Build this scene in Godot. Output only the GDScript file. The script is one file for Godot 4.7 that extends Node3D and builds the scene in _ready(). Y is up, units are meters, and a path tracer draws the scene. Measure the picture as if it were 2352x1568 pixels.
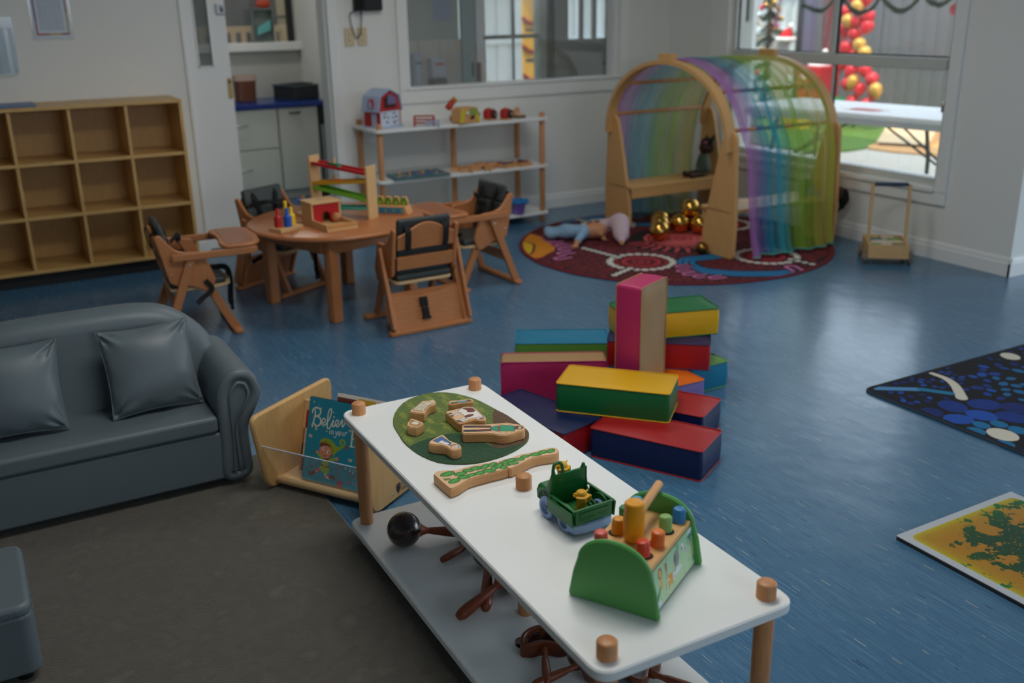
extends Node3D

# A child-care room seen across a low white toy shelf: right is +x along the back wall, the camera stands at x = 0, z = 0; metres.

func _ready() -> void:
	set_view()
	set_light()
	make_materials()
	build_room()
	build_next_rooms()
	build_yard()
	build_storage()
	build_arch_corner()
	build_round_table()
	build_sofa_corner()
	build_foam_blocks()
	build_front_shelf()
	build_floor_mats()

func set_view() -> void:
	var cam := Camera3D.new()
	cam.name = "camera"
	cam.projection = Camera3D.PROJECTION_PERSPECTIVE
	cam.transform = Transform3D(Basis(Vector3(0.871387, -0.017136, 0.490297), Vector3(0.173214, 0.945773, -0.274792), Vector3(-0.459001, 0.324376, 0.827102)), Vector3(0, 1.39, 0))
	var eye := CameraAttributesPhysical.new()
	eye.frustum_focal_length = 34.4
	eye.frustum_focus_distance = 2.3
	eye.frustum_near = 0.05
	eye.frustum_far = 60.0
	eye.exposure_aperture = 2.8
	cam.attributes = eye
	cam.keep_aspect = Camera3D.KEEP_HEIGHT
	add_child(cam)
	cam.fov = 38.4394
	cam.make_current()

func set_light() -> void:
	var sky := ProceduralSkyMaterial.new()
	sky.sky_top_color = Color(0.80, 0.88, 0.95)
	sky.sky_horizon_color = Color(0.93, 0.96, 0.98)
	sky.ground_bottom_color = Color(0.5, 0.5, 0.5)
	sky.ground_horizon_color = Color(0.8, 0.82, 0.84)
	sky.sky_energy_multiplier = 1.8
	var env := Environment.new()
	env.background_mode = Environment.BG_SKY
	env.sky = Sky.new()
	env.sky.sky_material = sky
	env.tonemap_mode = Environment.TONE_MAPPER_LINEAR
	env.tonemap_exposure = 1.0
	env.sdfgi_enabled = true
	env.ssao_enabled = true
	env.ssil_enabled = true
	var we := WorldEnvironment.new()
	we.name = "world"
	we.environment = env
	add_child(we)
	var sun := DirectionalLight3D.new()
	sun.name = "sun"
	sun.light_color = Color(1.0, 0.93, 0.82)
	sun.light_energy = 1.2
	sun.light_angular_distance = 1.0
	sun.shadow_enabled = true
	add_child(sun)
	sun.look_at_from_position(Vector3(-3.2, 6.5, 2.0), Vector3.ZERO)
	# daylight coming in by the glazed doors of the side wing, the window wall behind the camera and the window in the right wall
	daylight("wing_door_daylight", Vector3(7.1, 1.15, -0.6), Vector3(-1, 0, 0), Vector2(3.2, 2.0), 0.25)
	daylight("rear_window_daylight", Vector3(1.5, 1.7, 2.5), Vector3(0, 0, -1), Vector2(1.9, 0.9), 0.3)
	# flat ceiling panels: two over the play area, one in the kitchen
	ceiling_panel("ceiling_light", "flat white ceiling light panel over the play area", Vector3(1.25, 2.6, -1.95), Vector2(1.2, 0.6), 3.4)
	ceiling_panel("ceiling_light", "flat white ceiling light panel over the space before the toy shelf", Vector3(2.3, 2.6, -4.0), Vector2(1.2, 0.6), 1.7)
	ceiling_panel("ceiling_light", "flat white ceiling light panel in the kitchen", Vector3(1.7, 2.6, -7.0), Vector2(0.6, 0.3), 4.0)

func ceiling_panel(called: String, label: String, p: Vector3, size: Vector2, energy: float) -> void:
	var o := thing(called, label, "ceiling light", at(p.x, p.y, p.z), "ceiling light panels")
	var m := mb()
	for s in [-1, 1]:
		box(m, Vector3(s * (size.x / 2 + 0.012), -0.01, 0), Vector3(0.024, 0.02, size.y + 0.048), 0.003)
		box(m, Vector3(0, -0.01, s * (size.y / 2 + 0.012)), Vector3(size.x, 0.02, 0.024), 0.003)
	part("frame", m, mat(rgb(235, 236, 236), 0.4), o)
	m = mb()
	box(m, Vector3(0, -0.006, 0), Vector3(size.x, 0.008, size.y), 0.001)
	part("diffuser", m, mat(rgb(240, 240, 238), 0.6, {"emission_enabled": true, "emission": Color(1.0, 0.98, 0.95), "emission_energy_multiplier": 1.2}), o)
	daylight("panel_lamp", p + Vector3(0, -0.025, 0), Vector3.DOWN, size, energy, Color(1.0, 0.985, 0.96))

func daylight(called: String, p: Vector3, dir: Vector3, size: Vector2, energy: float, c := Color(0.93, 0.97, 1.0)) -> void:
	var l := AreaLight3D.new()
	l.name = called
	l.area_size = size
	l.light_color = c
	l.light_energy = energy
	l.area_normalize_energy = false
	l.area_range = 20.0
	l.shadow_enabled = true
	add_child(l)
	l.look_at_from_position(p, p + dir, Vector3.UP if absf(dir.y) < 0.9 else Vector3.BACK)

# ---------------------------------------------------------------- mesh building
class MB:
	var v := PackedVector3Array()
	var n := PackedVector3Array()
	var t := PackedVector2Array()
	var c := PackedColorArray()
	var col := Color.WHITE
	var tinted := false
	func tri(a: Vector3, b: Vector3, d: Vector3, na: Vector3, nb: Vector3, nd: Vector3, ua := Vector2.ZERO, ub := Vector2.ZERO, ud := Vector2.ZERO) -> void:
		if (b - a).cross(d - a).dot(na + nb + nd) > 0.0:   # Godot's front faces run clockwise
			v.append(a); v.append(d); v.append(b)
			n.append(na); n.append(nd); n.append(nb)
			t.append(ua); t.append(ud); t.append(ub)
		else:
			v.append(a); v.append(b); v.append(d)
			n.append(na); n.append(nb); n.append(nd)
			t.append(ua); t.append(ub); t.append(ud)
		if tinted:
			c.append(col); c.append(col); c.append(col)
	func quad(a: Vector3, b: Vector3, d: Vector3, e: Vector3, na: Vector3, nb: Vector3, nd: Vector3, ne: Vector3, ua := Vector2.ZERO, ub := Vector2.ZERO, ud := Vector2.ZERO, ue := Vector2.ZERO) -> void:
		tri(a, b, d, na, nb, nd, ua, ub, ud)
		tri(a, d, e, na, nd, ne, ua, ud, ue)
	func flat(a: Vector3, b: Vector3, d: Vector3, e: Vector3, nn: Vector3) -> void:
		quad(a, b, d, e, nn, nn, nn, nn, Vector2(0, 1), Vector2(1, 1), Vector2(1, 0), Vector2(0, 0))
	func mesh() -> ArrayMesh:
		var m := ArrayMesh.new()
		var a := []
		a.resize(Mesh.ARRAY_MAX)
		a[Mesh.ARRAY_VERTEX] = v
		a[Mesh.ARRAY_NORMAL] = n
		a[Mesh.ARRAY_TEX_UV] = t
		if tinted:
			a[Mesh.ARRAY_COLOR] = c
		m.add_surface_from_arrays(Mesh.PRIMITIVE_TRIANGLES, a)
		return m

const I := Transform3D.IDENTITY

func mb() -> MB:
	return MB.new()

func at(x: float, y: float, z: float, yaw := 0.0) -> Transform3D:
	return Transform3D(Basis(Vector3.UP, yaw), Vector3(x, y, z))

func rot(axis: Vector3, a: float, o := Vector3.ZERO) -> Transform3D:
	return Transform3D(Basis(axis.normalized(), a), o)

# frame whose local y runs from p to q
func along(p: Vector3, q: Vector3, side := Vector3.ZERO) -> Transform3D:
	var y := (q - p).normalized()
	var s := side if side != Vector3.ZERO else (Vector3.RIGHT if absf(y.x) < 0.9 else Vector3.BACK)
	var z := s.cross(y).normalized()
	return Transform3D(Basis(y.cross(z).normalized(), y, z), p)

# box with chamfered, smooth-shaded edges
func box(m: MB, ce: Vector3, size: Vector3, r := 0.003, x := I) -> MB:
	var h := size / 2.0
	r = minf(r, minf(h.x, minf(h.y, h.z)) * 0.98)
	for axis in 3:
		var a1 := (axis + 1) % 3
		var a2 := (axis + 2) % 3
		for sg in [-1.0, 1.0]:
			var ps := []
			var ns := []
			for i in 4:
				for j in 4:
					var p := Vector3.ZERO
					p[axis] = sg * h[axis]
					p[a1] = [-h[a1], -h[a1] + r, h[a1] - r, h[a1]][i]
					p[a2] = [-h[a2], -h[a2] + r, h[a2] - r, h[a2]][j]
					var q := p.clamp(-h + Vector3.ONE * r, h - Vector3.ONE * r)
					var d := (p - q).normalized()
					ps.append(x * (ce + q + d * r))
					ns.append(x.basis * d)
			for i in 3:
				for j in 3:
					var k := i * 4 + j
					m.quad(ps[k], ps[k + 4], ps[k + 5], ps[k + 1], ns[k], ns[k + 4], ns[k + 5], ns[k + 1], _buv(i, j), _buv(i + 1, j), _buv(i + 1, j + 1), _buv(i, j + 1))
	return m

func _buv(i: int, j: int) -> Vector2:
	return Vector2([0.0, 0.02, 0.98, 1.0][i], [0.0, 0.02, 0.98, 1.0][j])

# plain box from corner to corner
func bx(m: MB, lo: Vector3, hi: Vector3, x := I) -> MB:
	for axis in 3:
		for s in 2:
			var nn := Vector3.ZERO
			nn[axis] = s * 2.0 - 1.0
			var a1 := (axis + 1) % 3
			var a2 := (axis + 2) % 3
			var q := []
			for k in [[0, 0], [1, 0], [1, 1], [0, 1]]:
				var p := Vector3.ZERO
				p[axis] = hi[axis] if s else lo[axis]
				p[a1] = hi[a1] if k[0] else lo[a1]
				p[a2] = hi[a2] if k[1] else lo[a2]
				q.append(x * p)
			m.flat(q[0], q[1], q[2], q[3], (x.basis * nn).normalized())
	return m

# turned shape: profile of (radius, height) from bottom to top round local y
func lathe(m: MB, prof: Array, segs := 20, x := I, crease := 0.55) -> MB:
	var k := prof.size()
	var sn := []
	for i in k - 1:
		var d: Vector2 = prof[i + 1] - prof[i]
		sn.append(Vector2(d.y, -d.x).normalized())
	var nb := x.basis.inverse().transposed()
	for i in k - 1:
		var n0: Vector2 = sn[i]
		var n1: Vector2 = sn[i]
		if i > 0 and sn[i - 1].dot(sn[i]) > crease:
			n0 = (sn[i - 1] + sn[i]).normalized()
		if i < k - 2 and sn[i + 1].dot(sn[i]) > crease:
			n1 = (sn[i + 1] + sn[i]).normalized()
		for j in segs:
			var c0 := cos(TAU * j / segs); var s0 := sin(TAU * j / segs)
			var c1 := cos(TAU * (j + 1) / segs); var s1 := sin(TAU * (j + 1) / segs)
			var p0: Vector2 = prof[i]
			var p1: Vector2 = prof[i + 1]
			var u0 := float(j) / segs; var u1 := float(j + 1) / segs
			var v0 := 1.0 - float(i) / (k - 1); var v1 := 1.0 - float(i + 1) / (k - 1)
			m.quad(x * Vector3(p0.x * c0, p0.y, p0.x * s0), x * Vector3(p0.x * c1, p0.y, p0.x * s1), x * Vector3(p1.x * c1, p1.y, p1.x * s1), x * Vector3(p1.x * c0, p1.y, p1.x * s0),
				(nb * Vector3(n0.x * c0, n0.y, n0.x * s0)).normalized(), (nb * Vector3(n0.x * c1, n0.y, n0.x * s1)).normalized(), (nb * Vector3(n1.x * c1, n1.y, n1.x * s1)).normalized(), (nb * Vector3(n1.x * c0, n1.y, n1.x * s0)).normalized(),
				Vector2(u0, v0), Vector2(u1, v0), Vector2(u1, v1), Vector2(u0, v1))
	return m

# capped rod of radius r from p to q with eased ends
func rod(m: MB, p: Vector3, q: Vector3, r: float, segs := 16, e := 0.002, r1 := -1.0) -> MB:
	var l := p.distance_to(q)
	var rt := r1 if r1 > 0 else r
	e = minf(e, minf(minf(r, rt) * 0.5, l * 0.4))
	return lathe(m, [Vector2(0, 0), Vector2(r - e, 0), Vector2(r, e), Vector2(rt, l - e), Vector2(rt - e, l), Vector2(0, l)], segs, along(p, q))

func ball(m: MB, ce: Vector3, r: Vector3, segs := 20, rings := 12, x := I) -> MB:
	var prof := []
	for i in rings + 1:
		var a := -PI / 2 + PI * i / rings
		prof.append(Vector2(maxf(cos(a), 0.0), sin(a)))
	return lathe(m, prof, segs, x * Transform3D(Basis.from_scale(r), ce), -1.0)

func signed_area(p: PackedVector2Array) -> float:
	var s := 0.0
	for i in p.size():
		s += p[i].cross(p[(i + 1) % p.size()])
	return s / 2.0

# closed smooth outline through the points
func smooth(p: PackedVector2Array, k := 4) -> PackedVector2Array:
	var o := PackedVector2Array()
	var s := p.size()
	for i in s:
		for j in k:
			o.append(p[i].cubic_interpolate(p[(i + 1) % s], p[(i - 1 + s) % s], p[(i + 2) % s], float(j) / k))
	return o

# polygon with each corner rounded to radius r
func rounded(p: PackedVector2Array, r: float, k := 4) -> PackedVector2Array:
	var o := PackedVector2Array()
	var s := p.size()
	for i in s:
		var a := p[(i - 1 + s) % s]
		var b := p[i]
		var d := p[(i + 1) % s]
		var q := minf(r, minf(a.distance_to(b), b.distance_to(d)) * 0.48)
		var e := b + (a - b).normalized() * q
		var f := b + (d - b).normalized() * q
		for j in k + 1:
			var w := float(j) / k
			o.append(e.lerp(b, w).lerp(b.lerp(f, w), w))
	return o

func rect(w: float, h: float) -> PackedVector2Array:
	return PackedVector2Array([Vector2(-w / 2, -h / 2), Vector2(w / 2, -h / 2), Vector2(w / 2, h / 2), Vector2(-w / 2, h / 2)])

func rrect(w: float, h: float, r: float, k := 4) -> PackedVector2Array:
	return rounded(rect(w, h), r, k)

func pts(a: Array) -> PackedVector2Array:
	var o := PackedVector2Array()
	for i in range(0, a.size() - 1, 2):
		o.append(Vector2(a[i], a[i + 1]))
	return o

func inset(p: PackedVector2Array, b: float) -> PackedVector2Array:
	var s := p.size()
	var o := PackedVector2Array()
	for i in s:
		var d0 := (p[i] - p[(i - 1 + s) % s]).normalized()
		var d1 := (p[(i + 1) % s] - p[i]).normalized()
		var nn := (Vector2(-d0.y, d0.x) + Vector2(-d1.y, d1.x))
		nn = nn.normalized() / maxf(0.5, cos(d0.angle_to(d1) / 2.0))
		o.append(p[i] + nn * b)
	return o

# slab with outline p in local x-y and thickness d along +z; the +z face carries the outline's own uv
func slab(m: MB, p: PackedVector2Array, d: float, b := 0.002, x := I, uvr := Rect2(), caps := true) -> MB:
	if signed_area(p) < 0:
		p = p.duplicate()
		p.reverse()
	var s := p.size()
	if uvr.size == Vector2.ZERO:
		uvr = Rect2(p[0], Vector2.ZERO)
		for q in p:
			uvr = uvr.expand(q)
	b = minf(b, d * 0.45)
	var pin := inset(p, b) if b > 0 else p
	var tri_i := Geometry2D.triangulate_polygon(pin)
	if tri_i.is_empty():
		pin = p
		tri_i = Geometry2D.triangulate_polygon(p)
	var up := x.basis * Vector3.BACK
	if caps:
		for k in range(0, tri_i.size(), 3):
			var q := [pin[tri_i[k]], pin[tri_i[k + 1]], pin[tri_i[k + 2]]]
			var u := []
			for w in q:
				var f: Vector2 = (w - uvr.position) / uvr.size
				u.append(Vector2(f.x, 1.0 - f.y))
			m.tri(x * Vector3(q[0].x, q[0].y, d), x * Vector3(q[1].x, q[1].y, d), x * Vector3(q[2].x, q[2].y, d), up, up, up, u[0], u[1], u[2])
			m.tri(x * Vector3(q[0].x, q[0].y, 0), x * Vector3(q[1].x, q[1].y, 0), x * Vector3(q[2].x, q[2].y, 0), -up, -up, -up)
	var en := []
	for i in s:
		var dd := (p[(i + 1) % s] - p[i]).normalized()
		en.append(Vector2(dd.y, -dd.x))
	for i in s:
		var j := (i + 1) % s
		var n0: Vector2 = en[i]
		var n1: Vector2 = en[i]
		if en[i].dot(en[(i - 1 + s) % s]) > 0.75:
			n0 = (en[i] + en[(i - 1 + s) % s]).normalized()
		if en[i].dot(en[j]) > 0.75:
			n1 = (en[i] + en[j]).normalized()
		var a := x.basis * Vector3(n0.x, n0.y, 0)
		var e := x.basis * Vector3(n1.x, n1.y, 0)
		m.quad(x * Vector3(p[i].x, p[i].y, b), x * Vector3(p[j].x, p[j].y, b), x * Vector3(p[j].x, p[j].y, d - b), x * Vector3(p[i].x, p[i].y, d - b), a, e, e, a)
		if b > 0:
			for f in [[0.0, b, -1.0], [d, d - b, 1.0]]:
				var aa: Vector3 = (a + up * f[2]).normalized()
				var ee: Vector3 = (e + up * f[2]).normalized()
				m.quad(x * Vector3(p[i].x, p[i].y, f[1]), x * Vector3(p[j].x, p[j].y, f[1]), x * Vector3(pin[j].x, pin[j].y, f[0]), x * Vector3(pin[i].x, pin[i].y, f[0]), aa, ee, ee, aa)
	return m

# slab lying flat: outline in (x, z), standing from y0 up
func plate(m: MB, p: PackedVector2Array, y0: float, d: float, b := 0.002, uvr := Rect2()) -> MB:
	var q := PackedVector2Array()
	for w in p:
		q.append(Vector2(w.x, -w.y))
	var r := uvr
	if uvr.size != Vector2.ZERO:
		r = Rect2(uvr.position.x, -uvr.position.y - uvr.size.y, uvr.size.x, uvr.size.y)
	return slab(m, q, d, b, Transform3D(Basis(Vector3.RIGHT, Vector3(0, 0, -1), Vector3.UP), Vector3(0, y0, 0)), r)

# profile pr (local right, up) swept along the points; ref is a hint for "right"
func sweep(m: MB, path: Array, pr: PackedVector2Array, ref := Vector3.UP, closed := false, taper = null, caps := true) -> MB:
	var k := path.size()
	var rings := []
	var nors := []
	var s := pr.size()
	var ccw := signed_area(pr) > 0
	for i in k:
		var d: Vector3
		if closed:
			d = (path[(i + 1) % k] - path[(i - 1 + k) % k]).normalized()
		else:
			d = (path[mini(i + 1, k - 1)] - path[maxi(i - 1, 0)]).normalized()
		var r := ref.cross(d)
		if r.length() < 0.02:
			r = (ref + Vector3(0.3, 0.1, 0.2)).cross(d)
		r = r.normalized()
		var u := d.cross(r).normalized()
		var sc: float = taper.call(float(i) / (k - 1)) if taper != null else 1.0
		var ring := []
		var nn := []
		for j in s:
			var q := pr[j] * sc
			var e := (pr[(j + 1) % s] - pr[(j - 1 + s) % s]).normalized()
			var w := Vector2(e.y, -e.x) if ccw else Vector2(-e.y, e.x)
			ring.append(path[i] + r * q.x + u * q.y)
			nn.append((r * w.x + u * w.y).normalized())
		rings.append(ring)
		nors.append(nn)
	var last := k if closed else k - 1
	for i in last:
		var i2 := (i + 1) % k
		for j in s:
			var j2 := (j + 1) % s
			var e := (pr[j2] - pr[j]).normalized()
			var n0: Vector3 = nors[i][j]; var n1: Vector3 = nors[i2][j]; var n2: Vector3 = nors[i2][j2]; var n3: Vector3 = nors[i][j2]
			if s <= 6:   # flat-sided profile
				var fn := (rings[i][j2] - rings[i][j]).cross(rings[i2][j] - rings[i][j]).normalized() as Vector3
				if fn.dot(n0 + n3) < 0:
					fn = -fn
				n0 = fn; n1 = fn; n2 = fn; n3 = fn
			m.quad(rings[i][j], rings[i2][j], rings[i2][j2], rings[i][j2], n0, n1, n2, n3, Vector2(float(j) / s, float(i) / last), Vector2(float(j) / s, float(i + 1) / last), Vector2(float(j + 1) / s, float(i + 1) / last), Vector2(float(j + 1) / s, float(i) / last))
	if not closed and caps:
		var ti := Geometry2D.triangulate_polygon(pr)
		for e in [0, k - 1]:
			var d: Vector3 = (path[1] - path[0]).normalized() * -1.0 if e == 0 else (path[k - 1] - path[k - 2]).normalized()
			for q in range(0, ti.size(), 3):
				m.tri(rings[e][ti[q]], rings[e][ti[q + 1]], rings[e][ti[q + 2]], d, d, d)
	return m

func circ(r: float, k := 10, ry := -1.0) -> PackedVector2Array:
	var o := PackedVector2Array()
	for i in k:
		o.append(Vector2(cos(TAU * i / k) * r, sin(TAU * i / k) * (ry if ry > 0 else r)))
	return o

func tube(m: MB, path: Array, r: float, k := 10, closed := false, taper = null, ref := Vector3.UP) -> MB:
	return sweep(m, path, circ(r, k), ref, closed, taper)

# catmull-rom through points
func spline(p: Array, k := 6, closed := false) -> Array:
	var o := []
	var s := p.size()
	for i in (s if closed else s - 1):
		var a: Vector3 = p[(i - 1 + s) % s] if closed else p[maxi(i - 1, 0)]
		var b: Vector3 = p[i]
		var c: Vector3 = p[(i + 1) % s]
		var d: Vector3 = p[(i + 2) % s] if closed else p[mini(i + 2, s - 1)]
		for j in k:
			o.append(b.cubic_interpolate(c, a, d, float(j) / k))
	if not closed:
		o.append(p[s - 1])
	return o

# smooth sheet from a function of (u, v) in 0..1
func sheet(m: MB, nu: int, nv: int, f: Callable, flip := false, uvs := Vector2.ONE) -> MB:
	var p := []
	for j in nv + 1:
		for i in nu + 1:
			p.append(f.call(float(i) / nu, float(j) / nv))
	var w := nu + 1
	var nn := []
	for j in nv + 1:
		for i in nu + 1:
			var du: Vector3 = p[j * w + mini(i + 1, nu)] - p[j * w + maxi(i - 1, 0)]
			var dv: Vector3 = p[mini(j + 1, nv) * w + i] - p[maxi(j - 1, 0) * w + i]
			var q := du.cross(dv).normalized()
			nn.append(-q if flip else q)
	for j in nv:
		for i in nu:
			var a := j * w + i
			m.quad(p[a], p[a + 1], p[a + 1 + w], p[a + w], nn[a], nn[a + 1], nn[a + 1 + w], nn[a + w],
				Vector2(float(i) / nu, float(j) / nv) * uvs, Vector2(float(i + 1) / nu, float(j) / nv) * uvs, Vector2(float(i + 1) / nu, float(j + 1) / nv) * uvs, Vector2(float(i) / nu, float(j + 1) / nv) * uvs)
	return m

# smooth closed skin of an implicit body: tapered capsules [a, b, ra, rb] melted together, as surface nets
func body(m: MB, bones: Array, cell: float, melt := 0.02, x := I) -> MB:
	var lo := Vector3.ONE * 1e9
	var hi := -lo
	for b in bones:
		var rr := Vector3.ONE * (maxf(b[2], b[3]) + cell * 2.5 + melt * 0.6)
		lo = lo.min(b[0] - rr).min(b[1] - rr)
		hi = hi.max(b[0] + rr).max(b[1] + rr)
	var nx := int(ceil((hi.x - lo.x) / cell)) + 1
	var ny := int(ceil((hi.y - lo.y) / cell)) + 1
	var nz := int(ceil((hi.z - lo.z) / cell)) + 1
	var f := PackedFloat32Array()
	f.resize(nx * ny * nz)
	for k in nz:
		for j in ny:
			for i in nx:
				f[(k * ny + j) * nx + i] = _field(lo + Vector3(i, j, k) * cell, bones, melt)
	var idx := {}
	var vs := []
	for k in nz - 1:
		for j in ny - 1:
			for i in nx - 1:
				var ce := Vector3.ZERO
				var cnt := 0
				var base := (k * ny + j) * nx + i
				var s0 := f[base]
				var mixed := false
				for o in [1, nx, nx + 1, nx * ny, nx * ny + 1, nx * ny + nx, nx * ny + nx + 1]:
					if (f[base + o] < 0) != (s0 < 0):
						mixed = true
						break
				if not mixed:
					continue
				for e in _EDGES:
					var a: Vector3i = e[0]
					var b: Vector3i = e[1]
					var fa := f[((k + a.z) * ny + j + a.y) * nx + i + a.x]
					var fb := f[((k + b.z) * ny + j + b.y) * nx + i + b.x]
					if (fa < 0) != (fb < 0):
						ce += Vector3(a).lerp(Vector3(b), fa / (fa - fb))
						cnt += 1
				idx[base] = vs.size()
				vs.append(lo + (Vector3(i, j, k) + ce / cnt) * cell)
	var ns := []
	for p in vs:
		var h := cell * 0.5
		ns.append(Vector3(_field(p + Vector3(h, 0, 0), bones, melt) - _field(p - Vector3(h, 0, 0), bones, melt), _field(p + Vector3(0, h, 0), bones, melt) - _field(p - Vector3(0, h, 0), bones, melt), _field(p + Vector3(0, 0, h), bones, melt) - _field(p - Vector3(0, 0, h), bones, melt)).normalized())
	var st := [1, nx, nx * ny]
	for k in range(1, nz - 1):
		for j in range(1, ny - 1):
			for i in range(1, nx - 1):
				var base := (k * ny + j) * nx + i
				for ax in 3:
					if (f[base] < 0) != (f[base + st[ax]] < 0):
						var a: int = st[(ax + 1) % 3]
						var b: int = st[(ax + 2) % 3]
						var q := [idx.get(base, -1), idx.get(base - a, -1), idx.get(base - a - b, -1), idx.get(base - b, -1)]
						if q.min() >= 0:
							m.quad(x * vs[q[0]], x * vs[q[1]], x * vs[q[2]], x * vs[q[3]], x.basis * ns[q[0]], x.basis * ns[q[1]], x.basis * ns[q[2]], x.basis * ns[q[3]])
	return m

const _EDGES := [[Vector3i(0, 0, 0), Vector3i(1, 0, 0)], [Vector3i(0, 1, 0), Vector3i(1, 1, 0)], [Vector3i(0, 0, 1), Vector3i(1, 0, 1)], [Vector3i(0, 1, 1), Vector3i(1, 1, 1)], [Vector3i(0, 0, 0), Vector3i(0, 1, 0)], [Vector3i(1, 0, 0), Vector3i(1, 1, 0)], [Vector3i(0, 0, 1), Vector3i(0, 1, 1)], [Vector3i(1, 0, 1), Vector3i(1, 1, 1)], [Vector3i(0, 0, 0), Vector3i(0, 0, 1)], [Vector3i(1, 0, 0), Vector3i(1, 0, 1)], [Vector3i(0, 1, 0), Vector3i(0, 1, 1)], [Vector3i(1, 1, 0), Vector3i(1, 1, 1)]]

func _field(p: Vector3, bones: Array, melt: float) -> float:
	var d := 1e9
	for b in bones:
		var ab: Vector3 = b[1] - b[0]
		var w := clampf((p - b[0]).dot(ab) / maxf(ab.length_squared(), 1e-9), 0.0, 1.0)
		var q: float = p.distance_to(b[0] + ab * w) - lerpf(b[2], b[3], w)
		if d > 1e8:
			d = q
		else:
			var h := clampf(0.5 + 0.5 * (q - d) / melt, 0.0, 1.0)
			d = lerpf(q, d, h) - melt * h * (1.0 - h)
	return d

# ---------------------------------------------------------------- nodes
var taken := {}

func numbered(called: String) -> String:
	var k: int = taken.get(called, 0)
	taken[called] = k + 1
	return called if k == 0 else "%s_%03d" % [called, k]

func tag(o: Node, label: String, category: String, group := "") -> Node:
	o.set_meta("label", label)
	o.set_meta("category", category)
	if group:
		o.set_meta("group", group)
	return o

# a thing: a node at its base whose children are its parts
func thing(called: String, label: String, category: String, x := I, group := "") -> Node3D:
	var o := Node3D.new()
	o.name = numbered(called)
	o.transform = x
	add_child(o)
	tag(o, label, category, group)
	return o

func part(called: String, m, mat: Material, parent: Node, label := "") -> MeshInstance3D:
	var o := MeshInstance3D.new()
	o.name = called
	o.mesh = m.mesh() if m is MB else m
	o.material_override = mat
	parent.add_child(o, true)
	if label:
		o.set_meta("label", label)
	return o

func single(called: String, m, mat: Material, label: String, category: String, group := "", x := I) -> MeshInstance3D:
	var o := MeshInstance3D.new()
	o.name = numbered(called)
	o.mesh = m.mesh() if m is MB else m
	o.material_override = mat
	o.transform = x
	add_child(o)
	tag(o, label, category, group)
	return o

func struct(called: String, m, mat: Material, parent: Node = null) -> MeshInstance3D:
	var o := MeshInstance3D.new()
	o.name = called
	o.mesh = m.mesh() if m is MB else m
	o.material_override = mat
	if parent == null:
		add_child(o)
		o.set_meta("kind", "structure")
	else:
		parent.add_child(o, true)
	return o

func dup(src: Node3D, label: String, x: Transform3D, group := "") -> Node3D:
	var r: Node3D = src.duplicate()
	r.name = numbered(String(src.name).rstrip("0123456789").trim_suffix("_"))
	r.transform = x
	add_child(r)
	r.set_meta("label", label)
	if group:
		r.set_meta("group", group)
	return r

# raised or flat lettering as a thin mesh
func letters(s: String, height: float, depth := 0.0006, font := "Droid Serif", bold := false) -> TextMesh:
	var f := SystemFont.new()
	f.font_names = PackedStringArray([font])
	f.font_weight = 700 if bold else 400
	var t := TextMesh.new()
	t.text = s
	t.font = f
	t.font_size = 64
	t.pixel_size = height / 64.0
	t.depth = depth
	t.curve_step = 2.0
	return t

# ---------------------------------------------------------------- materials
func mat(c: Color, rough := 0.6, o := {}) -> StandardMaterial3D:
	var m := StandardMaterial3D.new()
	m.albedo_color = c
	m.roughness = rough
	for k in o:
		m.set(k, o[k])
	return m

func rgb(r: int, g: int, b: int, a := 1.0) -> Color:
	return Color(r / 255.0, g / 255.0, b / 255.0, a)

func noise_tex(freq: float, size := 512, sd := 1, oct := 4, ramp: Gradient = null, normal := false, strength := 4.0, kind := FastNoiseLite.TYPE_SIMPLEX_SMOOTH) -> NoiseTexture2D:
	var f := FastNoiseLite.new()
	f.seed = sd
	f.noise_type = kind
	f.frequency = freq
	f.fractal_octaves = oct
	var t := NoiseTexture2D.new()
	t.width = size
	t.height = size
	t.seamless = true
	t.noise = f
	if ramp:
		t.color_ramp = ramp
	if normal:
		t.as_normal_map = true
		t.bump_strength = strength
	return t

func grad(a: Array) -> Gradient:
	var g := Gradient.new()
	var o := PackedFloat32Array()
	var c := PackedColorArray()
	for i in a.size():
		o.append(float(i) / (a.size() - 1))
		c.append(a[i])
	g.offsets = o
	g.colors = c
	return g

# wood whose grain runs along local axis 0, 1 or 2
func wood(tex: Texture2D, axis: int, rough := 0.45, tint := Color.WHITE, fine := 1.0) -> StandardMaterial3D:
	var m := mat(tint, rough)
	m.albedo_texture = tex
	m.uv1_triplanar = true
	var s := Vector3.ONE * 9.0 * fine
	s[axis] = 0.9 * fine
	m.uv1_scale = s
	m.uv1_offset = Vector3(0.13, 0.37, 0.61)
	return m

# ---------------------------------------------------------------- painting prints into an image
func img(w: int, h: int, c: Color) -> Image:
	var im := Image.create(w, h, false, Image.FORMAT_RGBA8)
	im.fill(c)
	return im

func poly(im: Image, p: PackedVector2Array, c: Color) -> void:
	var y0 := 1e9
	var y1 := -1e9
	for q in p:
		y0 = minf(y0, q.y)
		y1 = maxf(y1, q.y)
	var s := p.size()
	for y in range(maxi(0, int(floor(y0))), mini(im.get_height() - 1, int(ceil(y1))) + 1):
		var yy := y + 0.5
		var xs := PackedFloat32Array()
		for i in s:
			var a := p[i]
			var b := p[(i + 1) % s]
			if (a.y <= yy) != (b.y <= yy):
				xs.append(a.x + (yy - a.y) / (b.y - a.y) * (b.x - a.x))
		xs.sort()
		for k in range(0, xs.size() - 1, 2):
			var xa := maxi(0, int(round(xs[k])))
			var xb := mini(im.get_width(), int(round(xs[k + 1])))
			if xb > xa:
				im.fill_rect(Rect2i(xa, y, xb - xa, 1), c)

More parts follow.
